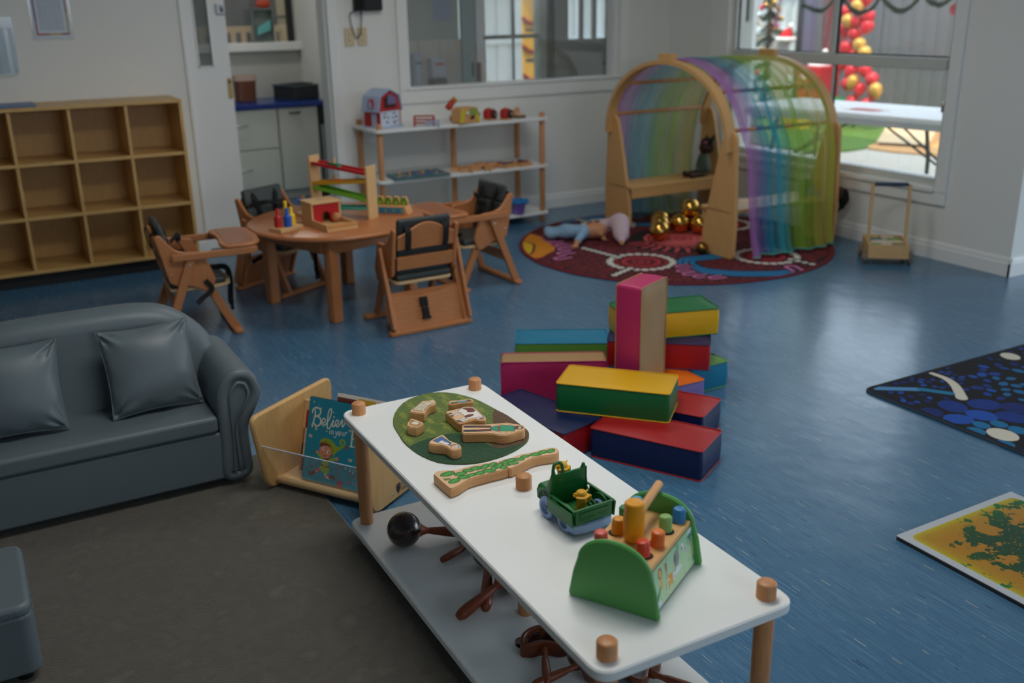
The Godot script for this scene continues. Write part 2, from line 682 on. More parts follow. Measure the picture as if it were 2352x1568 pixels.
func oval(im: Image, ce: Vector2, r: Vector2, c: Color, turn := 0.0, k := 24) -> void:
	var p := PackedVector2Array()
	for i in k:
		p.append(ce + Vector2(cos(TAU * i / k) * r.x, sin(TAU * i / k) * r.y).rotated(turn))
	poly(im, p, c)

func stroke(im: Image, p: PackedVector2Array, w: float, c: Color, w1 := -1.0) -> void:
	var s := p.size()
	for i in s - 1:
		var a := p[i]
		var b := p[i + 1]
		var wa := w if w1 < 0 else lerpf(w, w1, float(i) / (s - 1))
		var nn := (b - a).orthogonal().normalized() * wa / 2.0
		poly(im, PackedVector2Array([a + nn, b + nn, b - nn, a - nn]), c)
		if wa > 2.5:
			oval(im, a, Vector2.ONE * wa / 2, c, 0.0, 10)
	if w > 2.5:
		oval(im, p[s - 1], Vector2.ONE * (w if w1 < 0 else w1) / 2, c, 0.0, 10)

func curve(a: Array, k := 6) -> PackedVector2Array:
	var p := pts(a)
	var o := PackedVector2Array()
	for i in p.size() - 1:
		for j in k:
			o.append(p[i].cubic_interpolate(p[i + 1], p[maxi(i - 1, 0)], p[mini(i + 2, p.size() - 1)], float(j) / k))
	o.append(p[p.size() - 1])
	return o

func tex(im: Image) -> ImageTexture:
	return ImageTexture.create_from_image(im)

func print_mat(im: Image, rough := 0.5, o := {}) -> StandardMaterial3D:
	var m := mat(Color.WHITE, rough, o)
	m.albedo_texture = tex(im)
	m.texture_repeat = false
	return m

# ---------------------------------------------------------------- shared materials
var beech_t: Texture2D
var birch_t: Texture2D
var dark_t: Texture2D
var fine_t: Texture2D
var M := {}

func make_materials() -> void:
	beech_t = noise_tex(0.012, 512, 3, 5, grad([rgb(186, 122, 76), rgb(205, 146, 96), rgb(196, 134, 86), rgb(214, 158, 110)]))
	birch_t = noise_tex(0.010, 512, 8, 5, grad([rgb(203, 168, 118), rgb(222, 190, 142), rgb(212, 178, 130), rgb(230, 200, 156)]))
	dark_t = noise_tex(0.016, 256, 12, 4, grad([rgb(92, 48, 26), rgb(120, 66, 38), rgb(106, 56, 31), rgb(134, 78, 46)]))
	fine_t = noise_tex(0.12, 256, 21, 3)
	for a in 3:
		M["beech%d" % a] = wood(beech_t, a, 0.42)
		M["birch%d" % a] = wood(birch_t, a, 0.5)
		M["dark%d" % a] = wood(dark_t, a, 0.38)
		M["pale%d" % a] = wood(birch_t, a, 0.5, Color(1.0, 0.96, 0.9), 1.6)
		M["peach%d" % a] = wood(birch_t, a, 0.55, Color(1.0, 0.88, 0.78), 1.3)
		M["shelfply%d" % a] = wood(birch_t, a, 0.4, Color(0.96, 0.91, 0.76), 0.8)
		M["archply%d" % a] = wood(birch_t, a, 0.5, Color(0.98, 0.90, 0.78), 0.9)
		M["chair%d" % a] = wood(beech_t, a, 0.4, Color(0.93, 0.86, 0.80), 0.9)
	M.wall = mat(rgb(232, 233, 229), 0.75, {"heightmap_enabled": true, "heightmap_texture": fine_t, "heightmap_scale": 0.02, "uv1_triplanar": true, "uv1_scale": Vector3.ONE * 3.0})
	M.trim = mat(rgb(236, 238, 236), 0.35)
	M.ceiling = mat(rgb(238, 238, 234), 0.9)
	M.alu = mat(rgb(205, 210, 208), 0.35, {"metallic": 0.15})
	M.white = mat(rgb(238, 241, 240), 0.38)
	M.black = mat(rgb(16, 17, 18), 0.45)
	M.strap = mat(rgb(14, 14, 15), 0.85)
	M.steel = mat(rgb(190, 192, 194), 0.25, {"metallic": 1.0})
	M.brass = mat(rgb(190, 160, 100), 0.35, {"metallic": 1.0})
	M.gold = mat(rgb(214, 168, 84), 0.12, {"metallic": 1.0})
	M.dark = mat(rgb(38, 40, 42), 0.6)
	M.glass = mat(Color(1, 1, 1, 0.06), 0.03, {"transparency": BaseMaterial3D.TRANSPARENCY_ALPHA})
	M.red = mat(rgb(190, 28, 32), 0.4)
	M.blue = mat(rgb(12, 88, 190), 0.4)
	M.yellow = mat(rgb(240, 196, 12), 0.4)
	M.vinylgrey = mat(rgb(94, 106, 112), 0.45, {"heightmap_enabled": true, "heightmap_texture": fine_t, "heightmap_scale": 0.02, "uv1_triplanar": true, "uv1_scale": Vector3.ONE * 6.0})

func floor_mat() -> StandardMaterial3D:
	var rng := RandomNumberGenerator.new()
	rng.seed = 41
	var im := img(1536, 1536, rgb(70, 114, 146))
	for k in 9000:
		var w := rng.randi_range(1, 3)
		var l := rng.randi_range(8, 110)
		var c := rgb(70, 114, 146).lerp([rgb(60, 102, 142), rgb(106, 148, 178), rgb(54, 90, 134), rgb(94, 134, 162)][rng.randi() % 4], rng.randf_range(0.15, 0.7))
		im.fill_rect(Rect2i(rng.randi() % 1536, rng.randi() % 1536, w, l), c)
	for k in 260:
		var x := rng.randi() % 1536
		var y := rng.randi() % 1536
		var l := rng.randi_range(8, 38)
		im.fill_rect(Rect2i(x, y, 2, l), [rgb(150, 160, 158), rgb(176, 176, 160), rgb(30, 52, 90), rgb(120, 140, 152)][rng.randi() % 4])
	var m := mat(Color.WHITE, 0.25)
	m.albedo_texture = tex(im)
	m.uv1_triplanar = true
	m.uv1_world_triplanar = true
	m.uv1_scale = Vector3.ONE * 0.62
	m.heightmap_enabled = true
	m.heightmap_texture = noise_tex(0.012, 512, 5, 3)
	m.heightmap_scale = 0.15
	m.metallic_specular = 0.6
	return m

# ---------------------------------------------------------------- the room itself
func build_room() -> void:
	var f := mb()
	bx(f, Vector3(-3.1, -0.1, -8.3), Vector3(5.0, 0, 2.7))
	bx(f, Vector3(5.0, -0.1, -3.1), Vector3(7.3, 0, 2.7))
	struct("floor", f, floor_mat())
	var c := mb()
	bx(c, Vector3(-3.1, 2.6, -8.3), Vector3(5.1, 2.72, 2.7))
	bx(c, Vector3(5.1, 2.6, -3.2), Vector3(7.35, 2.72, 2.7))
	struct("ceiling", c, M.ceiling)
	# back wall with the kitchen doorway and the inside window
	var w := mb()
	bx(w, Vector3(-3.0, 0, -6.12), Vector3(1.235, 2.6, -6.0))
	bx(w, Vector3(1.235, 2.05, -6.12), Vector3(2.085, 2.6, -6.0))
	bx(w, Vector3(2.085, 0, -6.12), Vector3(2.6, 2.6, -6.0))
	bx(w, Vector3(2.6, 0, -6.12), Vector3(4.25, 0.9, -6.0))
	bx(w, Vector3(2.6, 2.0, -6.12), Vector3(4.25, 2.6, -6.0))
	bx(w, Vector3(4.25, 0, -6.12), Vector3(5.05, 2.6, -6.0))
	struct("wall_back", w, M.wall)
	# right wall with the yard window
	w = mb()
	bx(w, Vector3(4.69, 0, -6.0), Vector3(4.81, 2.6, -5.33))
	bx(w, Vector3(4.69, 0, -5.33), Vector3(4.81, 0.40, -3.57))
	bx(w, Vector3(4.69, 2.0, -5.33), Vector3(4.81, 2.6, -3.57))
	bx(w, Vector3(4.69, 0, -3.57), Vector3(4.81, 2.6, -3.07))
	struct("wall_right", w, M.wall)
	w = mb()
	bx(w, Vector3(4.81, 0, -3.19), Vector3(7.3, 2.6, -3.07))
	struct("wall_alcove", w, M.wall)
	w = mb()
	bx(w, Vector3(-3.1, 0, -8.3), Vector3(-3.0, 2.6, 2.7))
	struct("wall_left", w, M.wall)
	w = mb()   # side wing with wide glazed doors
	bx(w, Vector3(7.2, 0, -3.07), Vector3(7.32, 2.6, -2.2))
	bx(w, Vector3(7.2, 2.2, -2.2), Vector3(7.32, 2.6, 1.0))
	bx(w, Vector3(7.2, 0, 1.0), Vector3(7.32, 2.6, 2.7))
	struct("wall_wing", w, M.wall)
	w = mb()   # behind the camera
	bx(w, Vector3(-3.0, 0, 2.6), Vector3(0.5, 2.6, 2.72))
	bx(w, Vector3(0.5, 0, 2.6), Vector3(2.5, 1.2, 2.72))
	bx(w, Vector3(0.5, 2.2, 2.6), Vector3(2.5, 2.6, 2.72))
	bx(w, Vector3(2.5, 0, 2.6), Vector3(7.2, 2.6, 2.72))
	struct("wall_rear", w, M.wall)
	# skirting
	skirt("baseboard_back", Vector3(2.15, 0, -6.0), Vector3(4.69, 0, -6.0), Vector3.BACK)
	skirt("baseboard_right", Vector3(4.69, 0, -6.0), Vector3(4.69, 0, -3.055), Vector3.LEFT)
	skirt("baseboard_alcove", Vector3(4.676, 0, -3.07), Vector3(7.2, 0, -3.07), Vector3.BACK)
	skirt("baseboard_left", Vector3(-3.0, 0, -6.0), Vector3(1.22, 0, -6.0), Vector3.BACK)
	build_door()
	build_inside_window()
	build_yard_window()
	build_wall_things()

func skirt(called: String, p: Vector3, q: Vector3, out: Vector3) -> void:
	var m := mb()
	var pr := PackedVector2Array([Vector2(0, 0), Vector2(0.014, 0), Vector2(0.014, 0.068), Vector2(0.009, 0.074), Vector2(0.010, 0.082), Vector2(0.006, 0.096), Vector2(0, 0.1)])
	var d := (q - p).normalized()
	var n := pr.size()
	for i in n - 1:
		var a := pr[i]
		var b := pr[i + 1]
		var e := (b - a).normalized()
		var nn := (out * e.y - Vector3.UP * e.x)
		m.flat(p + out * a.x + Vector3.UP * a.y, q + out * a.x + Vector3.UP * a.y, q + out * b.x + Vector3.UP * b.y, p + out * b.x + Vector3.UP * b.y, nn)
	for e in [p, q]:
		var nn := d if e == q else -d
		for i in range(1, n - 1):
			m.tri(e, e + out * pr[i].x + Vector3.UP * pr[i].y, e + out * pr[i + 1].x + Vector3.UP * pr[i + 1].y, nn, nn, nn)
	struct(called, m, M.trim)

func build_door() -> void:
	# white sliding door standing half across the kitchen doorway
	var d := Node3D.new()
	d.name = "door_1"
	d.set_meta("kind", "structure")
	add_child(d)
	var m := mb()
	for b in [[1.238, 1.304, 0.012, 2.04], [1.384, 1.482, 0.012, 2.04], [1.304, 1.384, 0.012, 1.086], [1.304, 1.384, 1.9, 2.04]]:
		bx(m, Vector3(b[0], b[2], -6.062), Vector3(b[1], b[3], -6.026))
	struct("door_leaf", m, M.trim, d)
	m = mb()
	bx(m, Vector3(1.304, 1.086, -6.046), Vector3(1.384, 1.9, -6.042))
	struct("glass_slot", m, mat(rgb(120, 128, 124, 0.55), 0.1, {"transparency": BaseMaterial3D.TRANSPARENCY_ALPHA}), d)
	m = mb()
	for b in [[1.300, 1.306], [1.382, 1.388]]:
		bx(m, Vector3(b[0], 1.08, -6.026), Vector3(b[1], 1.9, -6.020))
	bx(m, Vector3(1.300, 1.080, -6.026), Vector3(1.388, 1.088, -6.020))
	struct("glazing_bead", m, M.trim, d)
	m = mb()
	slab(m, rrect(0.026, 0.12, 0.012), 0.004, 0.001, Transform3D(Basis.IDENTITY, Vector3(1.466, 0.955, -6.026)))
	struct("flush_pull", m, M.brass, d)
	m = mb()
	slab(m, circ(0.008, 14), 0.003, 0.0005, Transform3D(Basis.IDENTITY, Vector3(1.466, 0.992, -6.0225)))
	struct("keyhole", m, M.black, d)
	m = mb()
	box(m, Vector3(1.457, 1.40, -6.018), Vector3(0.05, 0.06, 0.016), 0.003)
	rod(m, Vector3(1.462, 1.385, -6.012), Vector3(1.462, 1.415, -5.998), 0.008)
	struct("latch", m, M.steel, d)
	# architrave strips each side of the doorway
	m = mb()
	box(m, Vector3(2.112, 1.02, -5.992), Vector3(0.058, 2.06, 0.022), 0.004)
	struct("trim_1", m, M.trim)
	m = mb()
	box(m, Vector3(1.228, 1.02, -5.996), Vector3(0.022, 2.06, 0.014), 0.003)
	struct("trim_2", m, M.trim)
	m = mb()
	bx(m, Vector3(2.062, 0, -6.12), Vector3(2.087, 2.05, -6.0))
	struct("trim_3", m, M.alu)

func build_inside_window() -> void:
	var n := Node3D.new()
	n.name = "window_1"
	n.set_meta("kind", "structure")
	add_child(n)
	var m := mb()   # flat architrave round the opening
	box(m, Vector3(3.43, 0.842, -5.992), Vector3(1.79, 0.084, 0.02), 0.005)
	struct("architrave", m, M.trim, n)
	for b in [[2.535, 2.6], [4.25, 4.325]]:
		m = mb()
		box(m, Vector3((b[0] + b[1]) / 2, 1.482, -5.992), Vector3(b[1] - b[0], 1.196, 0.02), 0.005)
		struct("architrave", m, M.trim, n)
	m = mb()
	box(m, Vector3(3.425, 0.893, -6.02), Vector3(1.68, 0.02, 0.10), 0.006)
	struct("window_sill", m, M.trim, n)
	m = mb()
	for b in [[2.6, 2.625], [4.225, 4.25]]:
		bx(m, Vector3(b[0], 0.9, -6.12), Vector3(b[1], 2.0, -6.02))
	struct("frame", m, M.trim, n)
	m = mb()
	bx(m, Vector3(2.625, 0.9, -6.075), Vector3(4.225, 2.0, -6.07))
	struct("pane", m, M.glass, n)

func build_yard_window() -> void:
	var n := Node3D.new()
	n.name = "window_2"
	n.set_meta("kind", "structure")
	add_child(n)
	var m := mb()
	box(m, Vector3(4.68, 0.336, -4.505), Vector3(0.024, 0.068, 2.01), 0.006)
	struct("architrave", m, M.trim, n)
	for b in [[-5.42, 0.18], [-3.535, 0.07]]:
		m = mb()
		box(m, Vector3(4.68, 1.236, b[0]), Vector3(0.024, 1.73, b[1]), 0.006)
		struct("architrave", m, M.trim, n)
	m = mb()
	box(m, Vector3(4.70, 0.386, -4.45), Vector3(0.10, 0.03, 1.76), 0.006)
	struct("window_sill", m, M.trim, n)
	m = mb()
	for b in [[-5.33, -5.295], [-3.605, -3.57]]:
		bx(m, Vector3(4.71, 0.4, b[0]), Vector3(4.79, 2.0, b[1]))
	bx(m, Vector3(4.71, 0.4, -5.295), Vector3(4.79, 0.44, -3.605))
	struct("frame", m, M.alu, n)
	m = mb()
	box(m, Vector3(4.725, 1.05, -4.45), Vector3(0.06, 0.064, 1.69), 0.008)
	struct("transom", m, M.alu, n)
	m = mb()
	box(m, Vector3(4.735, 1.55, -4.44), Vector3(0.04, 0.94, 0.04), 0.004)
	struct("meeting_stile", m, M.alu, n)
	m = mb()
	box(m, Vector3(4.735, 0.73, -4.42), Vector3(0.03, 0.60, 0.016), 0.003)
	struct("mullion", m, M.alu, n)
	m = mb()
	for b in [[-5.295, -4.46, 1.082, 2.0], [-4.42, -3.605, 1.082, 2.0], [-5.295, -4.428, 0.44, 1.018], [-4.412, -3.605, 0.44, 1.018]]:
		bx(m, Vector3(4.742, b[2], b[0]), Vector3(4.746, b[3], b[1]))
	struct("pane", m, M.glass, n)
	m = mb()   # dark rubber seals at the foot of the sliding panes
	for b in [[-5.295, -4.46, 1.080, 1.088], [-4.42, -3.605, 1.080, 1.09], [-5.298, -5.288, 1.08, 2.0], [-4.422, -4.408, 1.08, 2.0], [-4.412, -4.404, 0.44, 1.018], [-5.295, -3.605, 0.434, 0.441]]:
		bx(m, Vector3(4.732, b[2], b[0]), Vector3(4.74, b[3], b[1]))
	struct("seal", m, M.dark, n)
	m = mb()
	rod(m, Vector3(4.70, 0.80, -3.60), Vector3(4.70, 0.86, -3.60), 0.009)
	struct("catch", m, M.steel, n)

func build_wall_things() -> void:
	# laminated notice
	var im := img(260, 380, rgb(196, 208, 222))
	for b in [[14, 14, 232, 10, rgb(120, 40, 110)], [14, 14, 12, 240, rgb(96, 40, 96)], [14, 254, 12, 106, rgb(150, 60, 40)], [236, 14, 12, 200, rgb(160, 90, 60)], [236, 200, 12, 160, rgb(170, 150, 40)], [14, 350, 100, 14, rgb(170, 70, 40)], [110, 350, 80, 14, rgb(180, 150, 60)], [190, 350, 58, 14, rgb(140, 60, 80)]]:
		im.fill_rect(Rect2i(b[0], b[1], b[2], b[3]), b[4])
	var rng := RandomNumberGenerator.new()
	rng.seed = 5
	for y in range(34, 330, 13):
		if rng.randf() < 0.15:
			continue
		var x := 46
		while x < 210:
			var l := rng.randi_range(8, 26)
			im.fill_rect(Rect2i(x, y, mini(l, 214 - x), 4), rgb(92, 100, 116))
			x += l + 5
	var p := thing("notice", "laminated paper notice with a purple and orange border on the white wall", "notice", at(0.552, 1.40, -5.999))
	var m := mb()
	slab(m, rrect(0.205, 0.285, 0.006), 0.0016, 0.0003)
	part("laminate_pouch", m, mat(rgb(225, 232, 236, 0.35), 0.08, {"transparency": BaseMaterial3D.TRANSPARENCY_ALPHA, "clearcoat_enabled": true}), p)
	m = mb()
	slab(m, rect(0.182, 0.262), 0.0006, 0, Transform3D(Basis.IDENTITY, Vector3(0, 0.002, 0.0018)))
	part("sheet", m, print_mat(im, 0.35), p)
	# clear plastic pocket
	p = thing("plastic_pocket", "clear plastic wall pocket with a notched top at the left edge of the white wall", "pocket", at(0.285, 1.09, -5.998))
	var clear := mat(rgb(190, 214, 232, 0.28), 0.12, {"transparency": BaseMaterial3D.TRANSPARENCY_ALPHA, "metallic_specular": 0.9})
	m = mb()
	slab(m, rounded(pts([-0.08, 0, 0.07, 0, 0.078, 0.29, -0.08, 0.29]), 0.008), 0.004, 0.001)
	part("back_sheet", m, clear, p)
	m = mb()
	sheet(m, 12, 6, func(u, v): return Vector3(lerpf(-0.08, 0.07, u), v * 0.235, 0.006 + 0.028 * sin(PI * u)))
	part("front_sheet", m, clear, p)
	m = mb()
	tube(m, spline([Vector3(-0.08, 0.235, 0.006), Vector3(-0.005, 0.232, 0.035), Vector3(0.07, 0.235, 0.006)], 8), 0.003, 8)
	tube(m, spline([Vector3(-0.08, 0.0, 0.006), Vector3(-0.005, 0.004, 0.035), Vector3(0.07, 0.0, 0.006)], 8), 0.003, 8)
	part("rim", m, mat(rgb(220, 235, 240), 0.08, {"metallic_specular": 1.0}), p)
	# wall telephone with its curly cord
	p = thing("wall_phone", "black wall telephone hanging beside the kitchen doorway", "telephone", at(2.345, 1.375, -5.999))
	m = mb()
	slab(m, rounded(pts([-0.09, 0, 0.092, 0.0, 0.088, 0.22, -0.086, 0.22]), 0.01), 0.045, 0.006)
	part("body", m, M.black, p)
	m = mb()
	rod(m, Vector3(-0.055, 0.005, 0.06), Vector3(-0.05, 0.2, 0.06), 0.022, 14, 0.008)
	part("handset", m, M.black, p)
	m = mb()
	var path := []
	var ln := spline([Vector3(-0.085, 0.0, 0.02), Vector3(-0.118, -0.02, 0.022), Vector3(-0.112, -0.09, 0.022), Vector3(-0.085, -0.155, 0.022), Vector3(-0.058, -0.13, 0.022), Vector3(-0.046, -0.05, 0.022), Vector3(-0.045, 0.0, 0.022)], 22)
	for i in ln.size():
		var a := i * 1.25
		path.append(ln[i] + Vector3(cos(a) * 0.0045, 0, sin(a) * 0.0045))
	tube(m, path, 0.0022, 5)
	part("curly_cord", m, M.black, p)
	var cream := mat(rgb(212, 196, 160), 0.4)
	for k in 2:
		p = thing("switch_plate", ["cream double switch plate below the telephone, the one nearer the doorway", "cream double switch plate below the telephone, the one nearer the inside window"][k], "switch", at(2.222 + k * 0.083, 1.17, -5.999), "cream switch plates under the telephone")
		m = mb()
		slab(m, rrect(0.062 - k * 0.0, 0.108, 0.006), 0.008, 0.002, Transform3D(Basis.IDENTITY, Vector3(0, 0.055, 0)))
		part("plate", m, cream, p)
		for j in 2:
			m = mb()
			box(m, Vector3(0, 0.036 + j * 0.036, 0.010), Vector3(0.014, 0.022, 0.006), 0.002)
			part("rocker", m, cream, p)

# ---------------------------------------------------------------- kitchen and washroom beyond the back wall
func build_next_rooms() -> void:
	var w := mb()
	bx(w, Vector3(0.8, 0, -8.0), Vector3(0.9, 2.6, -6.12))
	struct("wall_kitchen_left", w, M.wall)
	w = mb()
	bx(w, Vector3(2.52, 0, -8.0), Vector3(2.58, 2.6, -6.12))
	struct("wall_kitchen_right", w, M.wall)
	w = mb()
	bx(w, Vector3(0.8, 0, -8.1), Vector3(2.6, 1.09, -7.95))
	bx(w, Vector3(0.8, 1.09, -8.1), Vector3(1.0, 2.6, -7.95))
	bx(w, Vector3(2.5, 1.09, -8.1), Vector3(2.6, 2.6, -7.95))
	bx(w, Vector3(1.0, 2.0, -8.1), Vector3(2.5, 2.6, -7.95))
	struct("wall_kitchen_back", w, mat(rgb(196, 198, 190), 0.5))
	var n := Node3D.new()
	n.name = "window_3"
	n.set_meta("kind", "structure")
	add_child(n)
	var m := mb()
	box(m, Vector3(1.75, 1.118, -7.93), Vector3(1.54, 0.066, 0.09), 0.008)
	struct("window_sill", m, M.trim, n)
	m = mb()
	for x in [1.02, 2.48]:
		bx(m, Vector3(x - 0.02, 1.15, -8.06), Vector3(x + 0.02, 2.0, -8.0))
	struct("frame", m, M.dark, n)
	m = mb()
	bx(m, Vector3(1.04, 1.15, -8.045), Vector3(2.46, 2.0, -8.04))
	struct("pane", m, M.glass, n)
	# kitchen bench
	var cab := mat(rgb(212, 214, 204), 0.5)
	var k := thing("kitchen_cabinet", "white kitchen cabinet with two stacked drawers seen through the doorway", "cabinet", at(1.68, 0, -7.67))
	m = mb()
	bx(m, Vector3(-0.5, 0.07, -0.25), Vector3(0.452, 0.695, 0.245))
	bx(m, Vector3(-0.5, 0.0, -0.25), Vector3(0.452, 0.07, 0.2))
	part("body", m, cab, k)
	for j in 2:
		m = mb()
		box(m, Vector3(-0.025, 0.547 - j * 0.315, 0.255), Vector3(0.945, 0.288 + j * 0.03, 0.018), 0.003)
		var dr := part("drawer", m, cab, k)
		m = mb()
		tube(m, spline([Vector3(0.13, 0.585 - j * 0.33, 0.262), Vector3(0.14, 0.583 - j * 0.33, 0.285), Vector3(0.21, 0.583 - j * 0.33, 0.285), Vector3(0.22, 0.585 - j * 0.33, 0.262)], 5), 0.005, 8)
		part("handle", m, M.steel, dr)
	k = thing("kitchen_cabinet", "white kitchen cabinet with one tall door and a dark pull handle seen through the doorway", "cabinet", at(2.295, 0, -7.67))
	m = mb()
	bx(m, Vector3(-0.158, 0.07, -0.25), Vector3(0.15, 0.695, 0.245))
	bx(m, Vector3(-0.158, 0.0, -0.25), Vector3(0.15, 0.07, 0.2))
	part("body", m, cab, k)
	m = mb()
	box(m, Vector3(-0.003, 0.385, 0.255), Vector3(0.302, 0.61, 0.018), 0.003)
	var door := part("door", m, cab, k)
	m = mb()
	tube(m, spline([Vector3(-0.07, 0.655, 0.262), Vector3(-0.06, 0.653, 0.285), Vector3(0.0, 0.653, 0.285), Vector3(0.01, 0.655, 0.262)], 5), 0.006, 8)
	part("handle", m, M.dark, door)
	k = thing("appliance", "narrow dark appliance front with a steel door beside the tall kitchen cabinet", "appliance", at(2.485, 0, -7.67))
	m = mb()
	bx(m, Vector3(-0.035, 0.0, -0.25), Vector3(0.035, 0.69, 0.24))
	part("body", m, M.dark, k)
	m = mb()
	box(m, Vector3(0.004, 0.3, 0.25), Vector3(0.05, 0.5, 0.02), 0.004)
	part("door", m, mat(rgb(150, 154, 152), 0.4, {"metallic": 0.6}), k)
	m = mb()
	box(m, Vector3(1.7, 0.713, -7.665), Vector3(1.62, 0.036, 0.57), 0.006)
	single("benchtop", m, mat(rgb(16, 52, 132), 0.25), "dark blue kitchen benchtop running over the white cabinets", "benchtop")
	k = thing("wicker_basket", "brown wicker basket with a pale liner on the blue benchtop", "basket", at(1.985, 0.731, -7.7))
	m = mb()
	slab(m, rrect(0.13, 0.11, 0.02), 0.16, 0.004, Transform3D(Basis(Vector3.RIGHT, Vector3(0, 0, -1), Vector3.UP), Vector3.ZERO))
	for j in 7:
		sweep(m, _loop(0.066 + j * 0.001, 0.056 + j * 0.001, 0.012 + j * 0.022), circ(0.011, 6), Vector3.UP, true)
	part("weave", m, M.dark1, k)
	m = mb()
	sweep(m, _loop(0.078, 0.066, 0.175), rect(0.012, 0.04), Vector3.UP, true)
	part("liner", m, mat(rgb(196, 170, 158), 0.8), k)
	k = thing("tray_box", "dark grey open plastic tub on the blue benchtop", "tub", at(2.39, 0.731, -7.66, 0.35))
	m = mb()
	for s in [-1, 1]:
		box(m, Vector3(s * 0.135, 0.055, 0), Vector3(0.012, 0.11, 0.26), 0.003)
		box(m, Vector3(0, 0.055, s * 0.125), Vector3(0.28, 0.11, 0.012), 0.003)
	box(m, Vector3(0, 0.006, 0), Vector3(0.28, 0.012, 0.26), 0.003)
	part("tub_body", m, mat(rgb(40, 46, 50), 0.5), k)
	m = mb()
	for s in [-1, 1]:
		box(m, Vector3(s * 0.14, 0.108, 0), Vector3(0.018, 0.012, 0.28), 0.004)
		box(m, Vector3(0, 0.108, s * 0.13), Vector3(0.28, 0.012, 0.018), 0.004)
	part("rim", m, mat(rgb(84, 96, 98), 0.4), k)
	# on the kitchen window sill
	k = thing("display_box", "clear box holding a teal sheet standing on the kitchen window sill", "box", at(2.235, 1.151, -7.94))
	m = mb()
	for s in [-1, 1]:
		box(m, Vector3(s * 0.078, 0.125, 0), Vector3(0.008, 0.25, 0.06), 0.002)
	box(m, Vector3(0, 0.005, 0), Vector3(0.164, 0.01, 0.06), 0.002)
	box(m, Vector3(0, 0.245, 0), Vector3(0.164, 0.01, 0.06), 0.002)
	box(m, Vector3(0, 0.125, -0.026), Vector3(0.16, 0.24, 0.006), 0.002)
	part("case", m, mat(rgb(120, 132, 130), 0.3), k)
	m = mb()
	slab(m, pts([-0.05, 0.05, 0.06, 0.09, 0.066, 0.17, -0.045, 0.11]), 0.01, 0.002, Transform3D(Basis.IDENTITY, Vector3(0, 0, 0.0)))
	part("teal_sheet", m, mat(rgb(110, 190, 186), 0.5), k)
	m = mb()
	ball(m, Vector3(0.02, 0.285, 0), Vector3(0.06, 0.035, 0.02), 12, 8)
	part("ornament", m, mat(rgb(190, 70, 40), 0.5), k)
	# shaded porch behind the kitchen window
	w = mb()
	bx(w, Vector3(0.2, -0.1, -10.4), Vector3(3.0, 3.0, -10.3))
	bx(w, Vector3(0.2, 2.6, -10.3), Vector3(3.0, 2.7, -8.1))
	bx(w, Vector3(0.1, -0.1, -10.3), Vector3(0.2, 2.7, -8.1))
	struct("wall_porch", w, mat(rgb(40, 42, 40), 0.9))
	k = thing("picket_rail", "tan timber picket rail on the porch outside the kitchen window", "railing", at(2.2, 1.26, -8.6))
	m = mb()
	box(m, Vector3(0, -0.02, 0), Vector3(1.9, 0.05, 0.03), 0.004)
	part("rail", m, M.birch0, k)
	for j in 22:
		m = mb()
		box(m, Vector3(-0.9 + j * 0.086, -0.28, 0.018), Vector3(0.045, 0.5, 0.016), 0.003)
		part("picket", m, M.birch1, k)
	k = thing("porch_screen", "tan porch screen between two black posts beyond the picket rail", "screen", at(2.84, 0, -9.1))
	m = mb()
	box(m, Vector3(0, 1.3, 0), Vector3(0.36, 2.4, 0.02), 0.003)
	part("screen_panel", m, mat(rgb(190, 168, 124), 0.7), k)
	for s in [-1, 1]:
		m = mb()
		box(m, Vector3(s * 0.19, 1.3, 0.02), Vector3(0.07, 2.4, 0.05), 0.003)
		part("post", m, M.black, k)
	m = mb()
	box(m, Vector3(0, 1.33, 0.02), Vector3(0.36, 0.02, 0.02), 0.003)
	part("crossbar", m, M.dark, k)
	# ---- washroom behind the inside window
	w = mb()
	bx(w, Vector3(2.58, 0, -7.1), Vector3(3.47, 2.6, -7.0))
	bx(w, Vector3(3.47, 0, -7.1), Vector3(5.05, 0.35, -7.0))
	bx(w, Vector3(3.47, 2.1, -7.1), Vector3(5.05, 2.6, -7.0))
	bx(w, Vector3(4.19, 0.35, -7.1), Vector3(4.31, 2.1, -7.0))
	bx(w, Vector3(4.92, 0.35, -7.1), Vector3(5.05, 2.1, -7.0))
	struct("wall_washroom_back", w, mat(rgb(168, 178, 166), 0.6))
	w = mb()
	bx(w, Vector3(5.0, 0, -7.1), Vector3(5.06, 2.6, -6.0))
	struct("wall_washroom_right", w, mat(rgb(168, 178, 166), 0.6))
	var tiles := Node3D.new()
	tiles.name = "trim_4"
	tiles.set_meta("kind", "structure")
	add_child(tiles)
	var tm := mat(rgb(198, 194, 180), 0.3)
	for j in 3:
		for i in 5:
			m = mb()
			box(m, Vector3(2.69 + i * 0.175, 1.07 - j * 0.175 + 0.0, -6.996), Vector3(0.171, 0.171, 0.01), 0.002)
			struct("tile", m, tm, tiles)
	k = thing("soap_dispenser", "white wall soap dispenser with a dark base on the washroom tiles", "dispenser", at(3.25, 0.82, -6.99))
	m = mb()
	slab(m, rrect(0.12, 0.15, 0.015), 0.09, 0.012, Transform3D(Basis.IDENTITY, Vector3(0, 0.135, 0)))
	part("tank", m, mat(rgb(190, 204, 216), 0.3), k)
	m = mb()
	slab(m, rrect(0.12, 0.06, 0.01), 0.09, 0.01, Transform3D(Basis.IDENTITY, Vector3(0, 0.03, 0)))
	part("pump_base", m, mat(rgb(70, 84, 86), 0.5), k)
	m = mb()
	slab(m, rect(0.075, 0.02), 0.002, 0, Transform3D(Basis.IDENTITY, Vector3(0, 0.165, 0.09)))
	part("label_strip", m, mat(rgb(200, 110, 110), 0.5), k)
	k = thing("wall_sheet", "bluish paper notice on the washroom wall above the tiles", "notice", at(3.335, 1.285, -6.995))
	m = mb()
